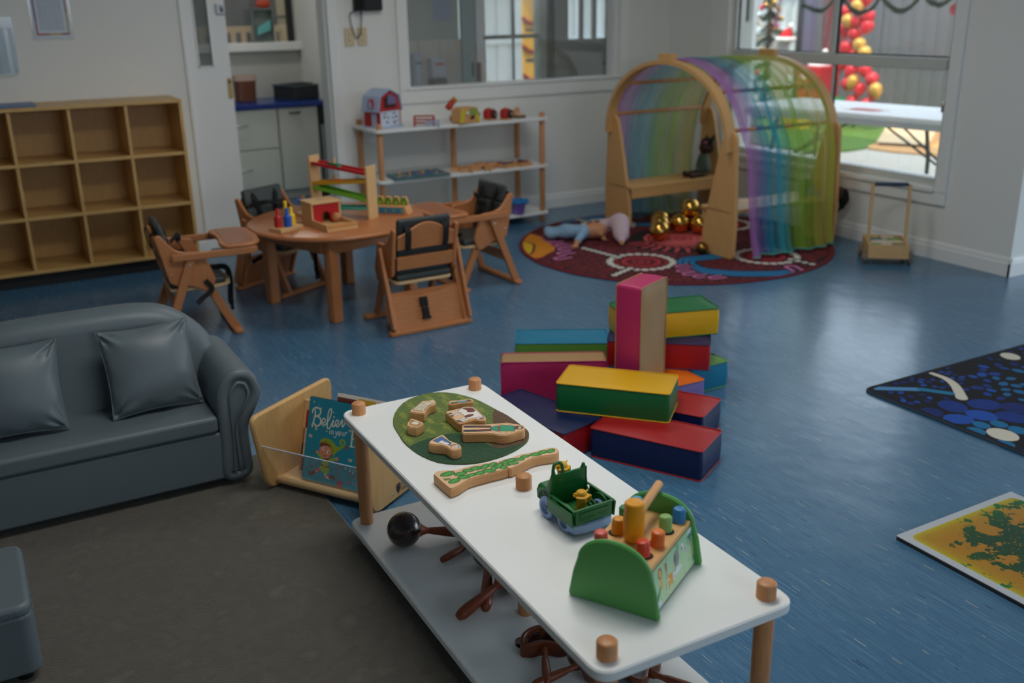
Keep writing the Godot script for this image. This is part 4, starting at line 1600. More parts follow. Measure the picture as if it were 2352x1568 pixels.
func toys_on_back_shelf() -> void:
	var Y := 0.695
	var grey := mat(rgb(168, 186, 214), 0.35)
	var red := mat(rgb(178, 20, 26), 0.35)
	var b := thing("toy_barn", "red and white plastic toy barn with a pale blue roof on the toy shelf", "toy barn", at(2.315, Y, -5.752, 0.42))
	var m := mb()
	for sx in [-1, 1]:
		box(m, Vector3(sx * 0.09, 0.055, -0.005), Vector3(0.008, 0.1, 0.13), 0.002)
	box(m, Vector3(0, 0.055, -0.068), Vector3(0.18, 0.1, 0.008), 0.002)
	part("side_wall", m, red, b)
	m = mb()
	slab(m, pts([-0.096, 0.1, 0.096, 0.1, 0.092, 0.115, 0.07, 0.185, 0.0, 0.218, -0.07, 0.185, -0.092, 0.115]), 0.008, 0.002, at(0, 0, 0.052))
	part("gable", m, red, b)
	m = mb()
	slab(m, pts([-0.05, 0.118, 0.05, 0.118, 0.055, 0.175, 0.0, 0.2, -0.055, 0.175]), 0.003, 0.001, at(0, 0, 0.0605))
	part("loft_opening", m, mat(rgb(70, 12, 16), 0.6), b)
	m = mb()
	slab(m, pts([-0.02, 0.14, 0.05, 0.14, 0.05, 0.175, 0.0, 0.197, -0.02, 0.19]), 0.002, 0.0005, at(0, 0, 0.0636))
	part("loft_window", m, mat(rgb(110, 110, 150), 0.5), b)
	m = mb()
	var prof := [[-0.105, 0.1], [-0.084, 0.188], [0.0, 0.228], [0.084, 0.188], [0.105, 0.1]]
	for i in 4:
		var p := Vector2(prof[i][0], prof[i][1])
		var q := Vector2(prof[i + 1][0], prof[i + 1][1])
		box(m, Vector3((p.x + q.x) / 2, (p.y + q.y) / 2, -0.008), Vector3(p.distance_to(q) + 0.006, 0.008, 0.15), 0.003, Transform3D(Basis.IDENTITY, Vector3((p.x + q.x) / 2, (p.y + q.y) / 2, 0)) * rot(Vector3.BACK, (q - p).angle()) * Transform3D(Basis.IDENTITY, -Vector3((p.x + q.x) / 2, (p.y + q.y) / 2, 0)))
	part("roof", m, grey, b)
	m = mb()
	box(m, Vector3(0, 0.05, 0.056), Vector3(0.168, 0.098, 0.008), 0.002)
	var dm := part("barn_door", m, mat(rgb(206, 216, 232), 0.35), b)
	m = mb()
	for q in [[-0.05, 0.088, 0.03, 0.006], [-0.052, 0.066, 0.02, 0.01], [-0.02, 0.062, 0.008, 0.014], [-0.03, 0.034, 0.02, 0.01], [0.035, 0.086, 0.03, 0.006], [0.05, 0.062, 0.016, 0.012], [0.02, 0.058, 0.008, 0.012], [0.035, 0.03, 0.014, 0.016], [0.062, 0.036, 0.006, 0.012]]:
		box(m, Vector3(q[0], q[1], 0.061), Vector3(q[2], q[3], 0.003), 0.001)
	var sp := part("cow_patches", m, mat(rgb(60, 40, 46), 0.5), dm)
	sp.set_meta("kind", "stuff")
	m = mb()
	box(m, Vector3(-0.096, 0.045, 0.015), Vector3(0.004, 0.085, 0.04), 0.001)
	part("side_door", m, grey, b)
	m = mb()
	slab(m, pts([-0.022, 0, 0.022, 0, 0.022, 0.035, 0.012, 0.055, 0, 0.06, -0.012, 0.055, -0.022, 0.035]), 0.02, 0.002, Transform3D(Basis(Vector3.BACK, Vector3.UP, Vector3.LEFT), Vector3(-0.09, 0.115, 0.0)))
	part("dormer", m, red, b)
	m = mb()
	slab(m, pts([-0.014, 0, 0.014, 0, 0.014, 0.032, 0, 0.048, -0.014, 0.032]), 0.003, 0.001, Transform3D(Basis(Vector3.BACK, Vector3.UP, Vector3.LEFT), Vector3(-0.1085, 0.118, 0.0)))
	part("dormer_window", m, grey, b)
	m = mb()
	box(m, Vector3(0, 0.005, 0.0), Vector3(0.2, 0.01, 0.16), 0.003)
	part("base", m, grey, b)
	# little gates
	for q in [[Vector3(2.545, Y, -5.655), -0.5, red, "red plastic toy fence gate standing beside the toy barn", 0.12, 0.062], [Vector3(2.577, Y, -5.604), -0.45, grey, "pale blue low plastic toy gate in front of the red gate", 0.075, 0.034]]:
		var g := thing("toy_gate", q[3], "toy gate", at(q[0].x, q[0].y, q[0].z, q[1]))
		for sx in [-1, 1]:
			m = mb()
			box(m, Vector3(sx * q[4] / 2, q[5] / 2, 0), Vector3(0.012, q[5], 0.012), 0.002)
			part("post", m, q[2], g)
			m = mb()
			box(m, Vector3(sx * q[4] / 2, 0.003, 0), Vector3(0.014, 0.006, 0.05), 0.002)
			part("foot", m, q[2], g)
		for j in 3:
			m = mb()
			box(m, Vector3(0, q[5] * (0.3 + 0.32 * j), 0), Vector3(q[4], q[5] * 0.17, 0.007), 0.002)
			part("rail", m, q[2], g)
	# shape sorter
	var t := thing("shape_sorter", "wooden shape sorter with yellow and green panels on the toy shelf", "shape sorter", at(2.822, Y, -5.625, 0.12))
	m = mb()
	var tr := rounded(pts([-0.085, 0.0, 0.085, 0.0, 0.062, 0.098, -0.062, 0.098]), 0.018)
	slab(m, tr, 0.09, 0.003, at(0, 0, -0.05))
	part("body", m, M.peach0, t)
	for q in [[pts([-0.075, 0.008, -0.05, 0.008, -0.028, 0.08, -0.045, 0.092, -0.062, 0.085]), rgb(214, 200, 40), "yellow_panel"], [pts([0.0, 0.05, 0.06, 0.05, 0.052, 0.092, 0.0, 0.092]), rgb(140, 170, 80), "green_panel"], [pts([0.055, 0.008, 0.08, 0.008, 0.066, 0.06, 0.04, 0.05]), rgb(220, 200, 40), "yellow_panel"], [smooth(pts([0.0, 0.028, 0.025, 0.025, 0.038, 0.045, 0.02, 0.05])), rgb(70, 30, 24), "hole"]]:
		m = mb()
		slab(m, q[0], 0.002, 0.0005, at(0, 0, 0.0405))
		part(q[2], m, mat(q[1], 0.5), t)
	m = mb()
	ball(m, Vector3(-0.015, 0.062, 0.042), Vector3(0.013, 0.013, 0.006), 12, 8)
	part("peg", m, mat(rgb(220, 216, 206), 0.5), t)
	m = mb()
	slab(m, pts([-0.03, 0.01, 0.03, 0.01, 0.026, 0.06, -0.026, 0.06]), 0.004, 0.001, Transform3D(Basis(Vector3.FORWARD, Vector3.UP, Vector3.RIGHT), Vector3(0.076, 0.0, -0.005)) * rot(Vector3.RIGHT, 0.25))
	part("dark_side_panel", m, mat(rgb(50, 66, 74), 0.5), t)
	var h := thing("toy_mallet", "small red and yellow wooden mallet leaning on the shape sorter", "mallet", at(2.765, Y, -5.72))
	m = mb()
	rod(m, Vector3(-0.005, 0.0, 0.03), Vector3(0.005, 0.1, 0.0), 0.007, 10)
	part("stick", m, M.peach1, h)
	m = mb()
	rod(m, Vector3(-0.03, 0.085, 0.0), Vector3(0.015, 0.13, 0.0), 0.02, 14, 0.004)
	part("head", m, mat(rgb(190, 52, 34), 0.45), h)
	m = mb()
	rod(m, Vector3(0.015, 0.13, 0), Vector3(0.032, 0.146, 0), 0.019, 14, 0.004)
	part("yellow_end", m, mat(rgb(200, 140, 30), 0.45), h)
	# two ladybird push-alongs and a disc
	for q in [[3.03, -5.70, "red wooden push-along bug with a dark wheel, the one next to the shape sorter"], [3.122, -5.645, "red wooden push-along bug with a dark wheel, the one nearer the shelf's end post"]]:
		t = thing("push_along_bug", q[2], "toy", at(q[0], Y, q[1], 0.5), "red push-along bugs on the toy shelf")
		m = mb()
		slab(m, rounded(pts([-0.04, 0.006, 0.04, 0.006, 0.04, 0.055, 0.02, 0.07, -0.02, 0.07, -0.04, 0.055]), 0.02), 0.05, 0.006, at(0, 0, -0.03))
		part("body", m, mat(rgb(186, 44, 30), 0.45), t)
		m = mb()
		rod(m, Vector3(0.012, 0.034, 0.02), Vector3(0.012, 0.034, 0.034), 0.028, 20, 0.003)
		part("wheel", m, mat(rgb(30, 46, 62), 0.5), t)
		m = mb()
		rod(m, Vector3(0.012, 0.034, 0.034), Vector3(0.012, 0.034, 0.038), 0.009, 12, 0.001)
		part("hub", m, M.peach0, t)
		m = mb()
		rod(m, Vector3(-0.01, 0.07, 0), Vector3(-0.01, 0.08, 0), 0.006, 10, 0.002)
		part("antenna_knob", m, M.peach0, t)
		m = mb()
		box(m, Vector3(0, 0.004, 0), Vector3(0.09, 0.008, 0.06), 0.003)
		part("base", m, M.peach0, t)
	t = thing("wooden_disc", "flat wooden disc with a dark rim and a small block at the toy shelf's end", "toy", at(3.245, Y, -5.69))
	m = mb()
	rod(m, Vector3(0, 0, 0), Vector3(0, 0.012, 0), 0.042, 24, 0.003)
	part("dark_rim", m, mat(rgb(48, 62, 66), 0.5), t)
	m = mb()
	rod(m, Vector3(0, 0.012, 0), Vector3(0, 0.02, 0), 0.038, 24, 0.003)
	part("disc", m, M.peach0, t)
	m = mb()
	box(m, Vector3(-0.03, 0.034, -0.01), Vector3(0.026, 0.028, 0.026), 0.003)
	part("block", m, M.peach0, t)
	# middle tier
	Y = 0.388
	var rng := RandomNumberGenerator.new()
	rng.seed = 77
	var im := img(320, 200, rgb(60, 104, 150))
	for j in 60:
		var c: Color = [rgb(150, 54, 70), rgb(70, 120, 110), rgb(60, 110, 160), rgb(180, 160, 110), rgb(120, 70, 110), rgb(50, 90, 140)][rng.randi() % 6]
		if j > 40:
			c = [rgb(206, 190, 120), rgb(190, 70, 80), rgb(110, 160, 120)][rng.randi() % 3]
		var px := Vector2(rng.randf() * 320, rng.randf() * 200)
		if px.distance_to(Vector2(160, 100)) < 70 and j < 40:
			continue
		oval(im, px, Vector2(rng.randf_range(8, 30), rng.randf_range(6, 16)), c, rng.randf())
	t = thing("puzzle_board", "colourful wooden peg puzzle board lying on the middle tier of the toy shelf", "puzzle", at(2.485, Y, -5.69))
	m = mb()
	plate(m, rounded(pts([-0.17, -0.08, 0.205, -0.125, 0.19, 0.12, -0.195, 0.12]), 0.01), 0, 0.012, 0.002)
	part("board", m, print_mat(im, 0.5), t)
	for q in [[-0.1, -0.02], [-0.02, -0.05], [0.05, 0.0], [0.13, -0.05], [0.12, 0.06], [-0.06, 0.05]]:
		m = mb()
		rod(m, Vector3(q[0], 0.012, q[1]), Vector3(q[0], 0.024, q[1]), 0.006, 10, 0.002)
		part("peg", m, M.yellow, t)
	for q in [[2.83, -5.70, 0.0, 0.0, rgb(80, 84, 78), "grey green wooden dinosaur piece at the back of the pile on the toy shelf"], [2.86, -5.64, 0.0, 0.25, rgb(70, 96, 160), "blue wooden dinosaur piece at the front of the pile on the toy shelf"], [2.945, -5.66, 0.016, -0.2, rgb(116, 92, 170), "purple long-necked wooden dinosaur piece lying across the pile on the toy shelf"], [3.0, -5.74, 0.0, 0.1, rgb(132, 80, 46), "brown spiny wooden dinosaur piece leaning behind the pile on the toy shelf"], [2.975, -5.615, 0.0, 0.5, rgb(170, 116, 62), "small tan wooden dinosaur piece beside the pile on the toy shelf"]]:
		t = thing("dinosaur_piece", q[5], "puzzle piece", at(q[0], Y + q[2], q[1], q[3]), "wooden dinosaur pieces on the toy shelf")
		var sc := 0.6 if q[4] == rgb(170, 116, 62) else 1.0
		var o := smooth(pts([-0.1, 0.0, -0.07, -0.012, -0.05, -0.04, -0.01, -0.05, 0.02, -0.038, 0.05, -0.045, 0.09, -0.03, 0.1, -0.01, 0.06, -0.012, 0.035, 0.01, 0.045, 0.04, 0.025, 0.04, 0.01, 0.015, -0.02, 0.018, -0.03, 0.042, -0.05, 0.04, -0.05, 0.015]), 3)
		var sm := PackedVector2Array()
		for p in o:
			sm.append(p * sc)
		m = mb()
		plate(m, sm, 0, 0.022, 0.003)
		part("wooden_body", m, M.peach0, t)
		m = mb()
		plate(m, inset(sm, -0.004) if signed_area(sm) < 0 else inset(sm, 0.004), 0.022, 0.001, 0)
		part("painted_face", m, mat(q[4], 0.5), t)
		m = mb()
		rod(m, Vector3(-0.01 * sc, 0.022, -0.02 * sc), Vector3(-0.01 * sc, 0.034, -0.02 * sc), 0.005, 8, 0.001)
		part("peg", m, M.peach1, t)
	for j in 2:
		t = thing("puzzle_tray", ["shallow wooden tray of small puzzle pieces, the one beside the dinosaur pieces", "shallow wooden tray of small puzzle pieces, the one at the toy shelf's end post"][j], "tray", at(3.115 + j * 0.115, Y, -5.66, 0.25), "shallow wooden puzzle trays on the toy shelf")
		m = mb()
		box(m, Vector3(0, 0.012, 0), Vector3(0.1, 0.024, 0.12), 0.003)
		part("tray_body", m, M.peach0, t)
		for i in 4:
			m = mb()
			plate(m, smooth(pts([-0.02, -0.012, 0.0, -0.02, 0.02, -0.01, 0.016, 0.014, -0.014, 0.016]), 3), 0.024, 0.008, 0.002)
			var pc := part("puzzle_piece", m, mat([rgb(150, 52, 60), rgb(196, 180, 160), rgb(70, 80, 110), rgb(120, 66, 60)][(i + j) % 4], 0.5), t)
			pc.position = Vector3(-0.024 + 0.048 * (i % 2), 0, -0.03 + 0.055 * (i / 2))
	# bottom tier
	Y = 0.075
	var prof2 := [Vector2(0, 0), Vector2(0.036, 0), Vector2(0.04, 0.004), Vector2(0.048, 0.06), Vector2(0.052, 0.062), Vector2(0.062, 0.07), Vector2(0.064, 0.076), Vector2(0.05, 0.074), Vector2(0.044, 0.06), Vector2(0.037, 0.008), Vector2(0, 0.007)]
	t = thing("sand_bucket", "purple plastic sand bucket with a blue frilled rim on the bottom tier", "bucket", at(3.185, Y, -5.62))
	m = mb()
	lathe(m, prof2, 20)
	part("bucket_body", m, mat(rgb(150, 112, 206), 0.4), t)
	m = mb()
	var ring := []
	for i in 48:
		var a := TAU * i / 48
		ring.append(Vector3(cos(a) * (0.06 + 0.006 * cos(a * 8)), 0.084 + 0.004 * cos(a * 8), sin(a) * (0.06 + 0.006 * cos(a * 8))))
	sweep(m, ring, circ(0.01, 8), Vector3.UP, true)
	part("blue_rim", m, mat(rgb(20, 130, 206), 0.4), t)
	m = mb()
	rod(m, Vector3(0, 0.074, 0), Vector3(0, 0.088, 0), 0.05, 20)
	part("blue_sieve", m, mat(rgb(20, 130, 206), 0.4), t)
	t = thing("sand_bucket", "bright green plastic sand bucket behind the high chair on the bottom tier", "bucket", at(3.07, Y, -5.66))
	m = mb()
	lathe(m, prof2, 20)
	part("bucket_body", m, mat(rgb(104, 200, 40), 0.4), t)
	m = mb()
	sweep(m, _loop(0.062, 0.062, 0.076), circ(0.006, 8), Vector3.UP, true)
	part("rim", m, mat(rgb(110, 206, 50), 0.4), t)

# ---------------------------------------------------------------- arch frame with silk, round rug, dolls, gold balls, walker
const RUG := Vector2(3.70, -4.62)
const RUG_R := 0.94

func rp(x: float, z: float) -> Vector2:   # rug coordinates of a point on the floor, in texture pixels
	return Vector2((x - RUG.x) / (2.04 * RUG_R) + 0.5, (z - RUG.y) / (2.04 * RUG_R) + 0.5) * 1280.0

func rug_image() -> Image:
	var n := 1280
	var im := img(n, n, rgb(96, 12, 24))
	var rng := RandomNumberGenerator.new()
	rng.seed = 19
	var blk := rgb(12, 10, 14)
	# field of short dashes on black
	oval(im, Vector2(n, n) / 2, Vector2.ONE * n * 0.474, rgb(26, 8, 14), 0.0, 96)
	var y := 60.0
	while y < n - 50:
		var x := 50.0
		while x < n - 40:
			var p := Vector2(x + rng.randf_range(-3, 3), y + rng.randf_range(-3, 3))
			if p.distance_to(Vector2(n, n) / 2) < n * 0.468:
				var a := sin(p.x * 0.006) * 1.6 + cos(p.y * 0.005) * 1.4
				oval(im, p, Vector2(rng.randf_range(8, 12), rng.randf_range(4.0, 5.5)), [rgb(132, 22, 34), rgb(116, 16, 30), rgb(150, 36, 46)][rng.randi() % 3], a, 8)
			x += 21.0
		y += 13.0
	var meander := func(a: Array, w: float) -> void:
		var p := PackedVector2Array()
		for i in range(0, a.size(), 2):
			p.append(rp(a[i], a[i + 1]))
		var q := PackedVector2Array()
		for i in p.size() - 1:
			for j in 8:
				q.append(p[i].cubic_interpolate(p[i + 1], p[maxi(i - 1, 0)], p[mini(i + 2, p.size() - 1)], j / 8.0))
		q.append(p[p.size() - 1])
		stroke(im, q, w + 22, blk)
		stroke(im, q, w, rgb(20, 120, 176))
		stroke(im, q, w * 0.42, blk)
		stroke(im, q, w * 0.26, rgb(24, 128, 184))
	meander.call([3.86, -4.34, 3.70, -4.22, 3.52, -4.24, 3.44, -4.17, 3.42, -4.02, 3.52, -3.87, 3.68, -3.76, 3.80, -3.72], 66.0)
	meander.call([3.45, -5.52, 3.75, -5.48, 3.95, -5.46], 60.0)
	meander.call([3.80, -5.20, 3.95, -5.08, 4.06, -5.16], 50.0)
	# roundels with rings of white dots
	var roundel := func(x: float, z: float, r: float, dots: bool, cols: Array) -> void:
		var c := rp(x, z)
		oval(im, c, Vector2.ONE * (r * 1.36), blk, 0.0, 48)
		for k in cols.size():
			oval(im, c, Vector2.ONE * r * (1.0 - float(k) / cols.size()), cols[k], 0.0, 48)
		if dots:
			for j in 24:
				oval(im, c + Vector2(cos(TAU * j / 24), sin(TAU * j / 24)) * r * 1.19, Vector2(15, 15), rgb(226, 220, 210), 0.0, 12)
	var reds := [rgb(150, 22, 34), rgb(60, 12, 20), rgb(186, 44, 52), rgb(140, 20, 32), rgb(50, 10, 18), rgb(170, 36, 46), rgb(90, 14, 24), rgb(176, 44, 52)]
	var rose := [rgb(206, 92, 92), rgb(150, 30, 40), rgb(214, 104, 102), rgb(160, 34, 44), rgb(212, 100, 98), rgb(196, 78, 80), rgb(216, 108, 106), rgb(180, 56, 62), rgb(210, 96, 96), rgb(150, 30, 42), rgb(206, 90, 90)]
	roundel.call(3.256, -4.345, 100.0, true, reds)
	roundel.call(3.67, -5.27, 92.0, true, reds)
	roundel.call(3.93, -4.06, 96.0, true, reds)
	roundel.call(4.30, -4.85, 96.0, true, reds)
	roundel.call(3.80, -4.68, 150.0, false, rose)
	# chains of white blocks
	var chain := func(a: Array) -> void:
		var p0 := rp(a[0], a[1])
		var p1 := rp(a[2], a[3])
		stroke(im, PackedVector2Array([p0, p1]), 44, blk)
		var k := int(p0.distance_to(p1) / 27.0)
		for j in k + 1:
			oval(im, p0.lerp(p1, float(j) / k), Vector2(14, 13), rgb(226, 220, 210), 0.0, 10)
	chain.call([3.166, -4.795, 3.21, -4.50])
	chain.call([3.12, -4.26, 2.965, -4.19])
	chain.call([3.585, -5.57, 3.60, -5.42])
	chain.call([3.99, -3.93, 4.02, -3.74])
	chain.call([4.40, -4.72, 4.50, -4.55])
	# horseshoe marks
	var shoe := func(x: float, z: float, turn: float, c: Color, sc: float) -> void:
		var p := PackedVector2Array()
		for j in 13:
			var a := PI * j / 12.0
			p.append(rp(x, z) + Vector2(cos(a) * 17.0 * sc, -sin(a) * 17.0 * sc - 22.0 * sc).rotated(turn))
		p.insert(0, rp(x, z) + Vector2(17 * sc, 26 * sc).rotated(turn))
		p.append(rp(x, z) + Vector2(-17 * sc, 26 * sc).rotated(turn))
		stroke(im, p, 34.0 * sc, blk)
		stroke(im, p, 15.0 * sc, c)
	var pink := rgb(206, 110, 160)
	for q in [[3.075, -5.19], [3.10, -5.10], [3.11, -5.01], [3.11, -4.92], [3.08, -4.84], [3.02, -4.76], [2.94, -4.67]]:
		shoe.call(q[0], q[1], -1.2 - (q[1] + 5.0) * 1.6, pink, 1.0)
	for q in [[3.40, -4.14], [3.345, -4.06], [3.33, -3.99], [3.345, -3.92], [3.40, -3.86]]:
		shoe.call(q[0], q[1], -1.4, pink, 0.85)
	shoe.call(3.86, -3.77, 0.3, pink, 1.1)
	for j in 11:
		var a := PI * 0.36 + j * 0.21
		shoe.call(3.80 + cos(a) * 0.30, -4.68 + sin(a) * 0.30, a - PI / 2, rgb(196, 64, 72), 1.1)
	# orange and yellow shape at the near left edge
	var og := PackedVector2Array()
	for q in [[3.06, -5.36], [3.11, -5.24], [3.07, -5.09], [3.05, -4.98], [3.01, -4.87], [2.92, -4.80], [2.80, -4.74], [2.76, -4.9], [2.83, -5.1], [2.95, -5.28]]:
		og.append(rp(q[0], q[1]))
	poly(im, smooth(og), rgb(214, 132, 16))
	var yl := PackedVector2Array()
	for q in [[2.94, -5.17], [2.96, -5.06], [2.90, -4.95], [2.83, -4.86], [2.78, -4.87], [2.80, -5.02], [2.86, -5.14]]:
		yl.append(rp(q[0], q[1]))
	stroke(im, smooth(yl), 18, blk)
	poly(im, smooth(yl), rgb(216, 168, 20))
	# dark red border
	var b := PackedVector2Array()
	for j in 97:
		b.append(Vector2(n, n) / 2 + Vector2(cos(TAU * j / 96), sin(TAU * j / 96)) * n * 0.485)
	stroke(im, b, 18, rgb(112, 12, 28))
	return im

func build_arch_corner() -> void:
	var m := mb()
	var o := PackedVector2Array()
	for j in 96:
		o.append(RUG + Vector2(cos(TAU * j / 96), sin(TAU * j / 96)) * RUG_R)
	plate(m, o, 0.0, 0.008, 0.003, Rect2(RUG - Vector2.ONE * 1.02 * RUG_R, Vector2.ONE * 2.04 * RUG_R))
	var rm := print_mat(rug_image(), 0.95, {"heightmap_enabled": true, "heightmap_texture": fine_t, "heightmap_scale": 0.1})
	rm.texture_repeat = true
	single("round_rug", m, rm, "round dark red rug printed with dot circles and blue and pink marks under the arch", "rug")
	arch_frame()
	silk()
	dolls()
	gold_balls()
	push_walker()

const AY := 0.008

func arch_pt(a: float, grow := 0.0) -> Vector2:   # (z, y) on the arch's centre line, a from 0 (near the camera) to PI
	return Vector2(-4.72 + cos(a) * (0.575 + grow), 0.60 + pow(sin(a), 0.92) * (0.455 + grow))

func arch_frame() -> void:
	var k := thing("play_arch", "birch plywood play arch with two rounded hoops, dowels and low benches", "play frame", at(0, AY, 0))
	var m: MB
	for x in [3.70, 4.48]:
		for s in [1, -1]:   # near and far post
			m = mb()
			var z := func(d: float) -> float: return -4.72 + s * d
			var p := pts([z.call(0.63), 0, z.call(0.355), 0, z.call(0.365), 0.16, z.call(0.485), 0.62, z.call(0.515), 0.70, z.call(0.58), 0.715, z.call(0.612), 0.68, z.call(0.636), 0.22])
			slab(m, rounded(p, 0.03), 0.022, 0.003, Transform3D(Basis(Vector3.BACK, Vector3.UP, Vector3.LEFT), Vector3(x + 0.011 + 0.011, 0, 0)))
			part("post", m, M.archply1, k)
		m = mb()
		var path := []
		for i in 41:
			var q := arch_pt(PI * i / 40.0)
			path.append(Vector3(x - 0.010, q.y, q.x))
		sweep(m, path, rect(0.024, 0.062), Vector3.RIGHT)
		part("hoop", m, M.archply1, k)
		m = mb()
		box(m, Vector3(x - 0.012, 1.072, -4.72), Vector3(0.035, 0.062, 0.13), 0.004)
		part("crown_block", m, M.archply0, k)
	for a in [0.22, 0.72, 2.42, 2.92, 1.57]:
		var q := arch_pt(a)
		m = mb()
		rod(m, Vector3(3.69, q.y, q.x), Vector3(4.48, q.y, q.x), 0.011, 10)
		part("dowel", m, M.beech0, k)
	for s in [1, -1]:
		m = mb()
		box(m, Vector3(4.09, 0.262, -4.72 + s * 0.465), Vector3(0.78, 0.02, 0.25), 0.003)
		part("bench_seat", m, M.archply0, k)
		m = mb()
		box(m, Vector3(4.09, 0.224, -4.72 + s * 0.352), Vector3(0.76, 0.056, 0.02), 0.003)
		part("bench_rail", m, M.archply0, k)

func silk() -> void:
	# rainbow silk hung over the dowels from floor to floor
	var im := img(256, 256, Color.WHITE)
	var stops := [[0.0, rgb(186, 120, 196)], [0.13, rgb(176, 130, 200)], [0.19, rgb(110, 120, 190)], [0.25, rgb(0, 150, 182)], [0.36, rgb(40, 170, 196)], [0.44, rgb(70, 176, 170)], [0.52, rgb(134, 190, 70)], [0.72, rgb(164, 200, 64)], [0.82, rgb(204, 204, 84)], [0.92, rgb(214, 206, 110)], [1.0, rgb(190, 206, 70)]]
	var rng := RandomNumberGenerator.new()
	rng.seed = 4
	var fold := FastNoiseLite.new()
	fold.seed = 31
	fold.frequency = 0.035
	for px in 256:
		var u := px / 255.0
		var c: Color = stops[0][1]
		for i in stops.size() - 1:
			if u >= stops[i][0]:
				c = stops[i][1].lerp(stops[i + 1][1], clampf((u - stops[i][0]) / (stops[i + 1][0] - stops[i][0]), 0, 1))
		for py in 256:
			var d := fold.get_noise_2d(px * 0.8 + sin(py * 0.03) * 3.0, py * 0.08)
			c.a = clampf(0.50 + 0.40 * pow(absf(d) * 1.7, 1.4) + (0.14 if u < 0.18 else 0.0), 0.0, 0.96)
			im.set_pixel(px, py, c)
	var sm := mat(Color.WHITE, 0.75, {"transparency": BaseMaterial3D.TRANSPARENCY_ALPHA, "backlight_enabled": true, "backlight": Color(0.75, 0.75, 0.75)})
	sm.albedo_texture = tex(im)
	sm.texture_repeat = false
	var prof := []
	for q in [[-4.03, 0.02], [-4.055, 0.12], [-4.075, 0.35], [-4.09, 0.60]]:
		prof.append(Vector3(0, q[1], q[0]))
	for i in 19:
		var q := arch_pt(0.22 + (PI - 0.44) * i / 18.0, 0.014)
		prof.append(Vector3(0, q.y, q.x))
	for q in [[-5.335, 0.55], [-5.345, 0.30], [-5.33, 0.10], [-5.30, 0.012]]:
		prof.append(Vector3(0, q[1], q[0]))
	var path := spline(prof, 3)
	var f := func(u: float, v: float) -> Vector3:
		var i := v * (path.size() - 1)
		var k := mini(int(i), path.size() - 2)
		var p: Vector3 = path[k].lerp(path[k + 1], i - k)
		var low := clampf((0.85 - p.y) / 0.85, 0.0, 1.0)
		var wv := 0.008 + 0.03 * low
		var fold_a := sin(u * 31.0 + v * 2.0) * 0.5 + sin(u * 17.0 + 1.3 + v * 5.0) * 0.5
		var top := clampf((p.y - 0.85) / 0.2, 0.0, 1.0)
		var w := 0.70 - 0.05 * low * (1.0 - 0.6 * u)
		var drift := 0.05 * low * (1.0 if v < 0.5 else 0.4)
		return Vector3(3.735 + drift * (1.0 - u) + u * w, AY + p.y + absf(fold_a) * 0.006 * top, p.z + fold_a * wv * (1.0 if v < 0.5 else -1.0) * (1.0 - top) + (0.03 * low if v < 0.5 else 0.0) * u)
	var m := mb()
	sheet(m, 64, 72, f)
	var t := thing("rainbow_silk", "sheer rainbow silk cloth draped over the play arch down to the rug", "cloth")
	part("silk", m, sm, t)
	m = mb()
	var hem := []
	for i in 33:
		hem.append(f.call(i / 32.0, 0.0))
	tube(m, hem, 0.005, 6)
	part("hem", m, mat(rgb(70, 160, 150), 0.7), t)

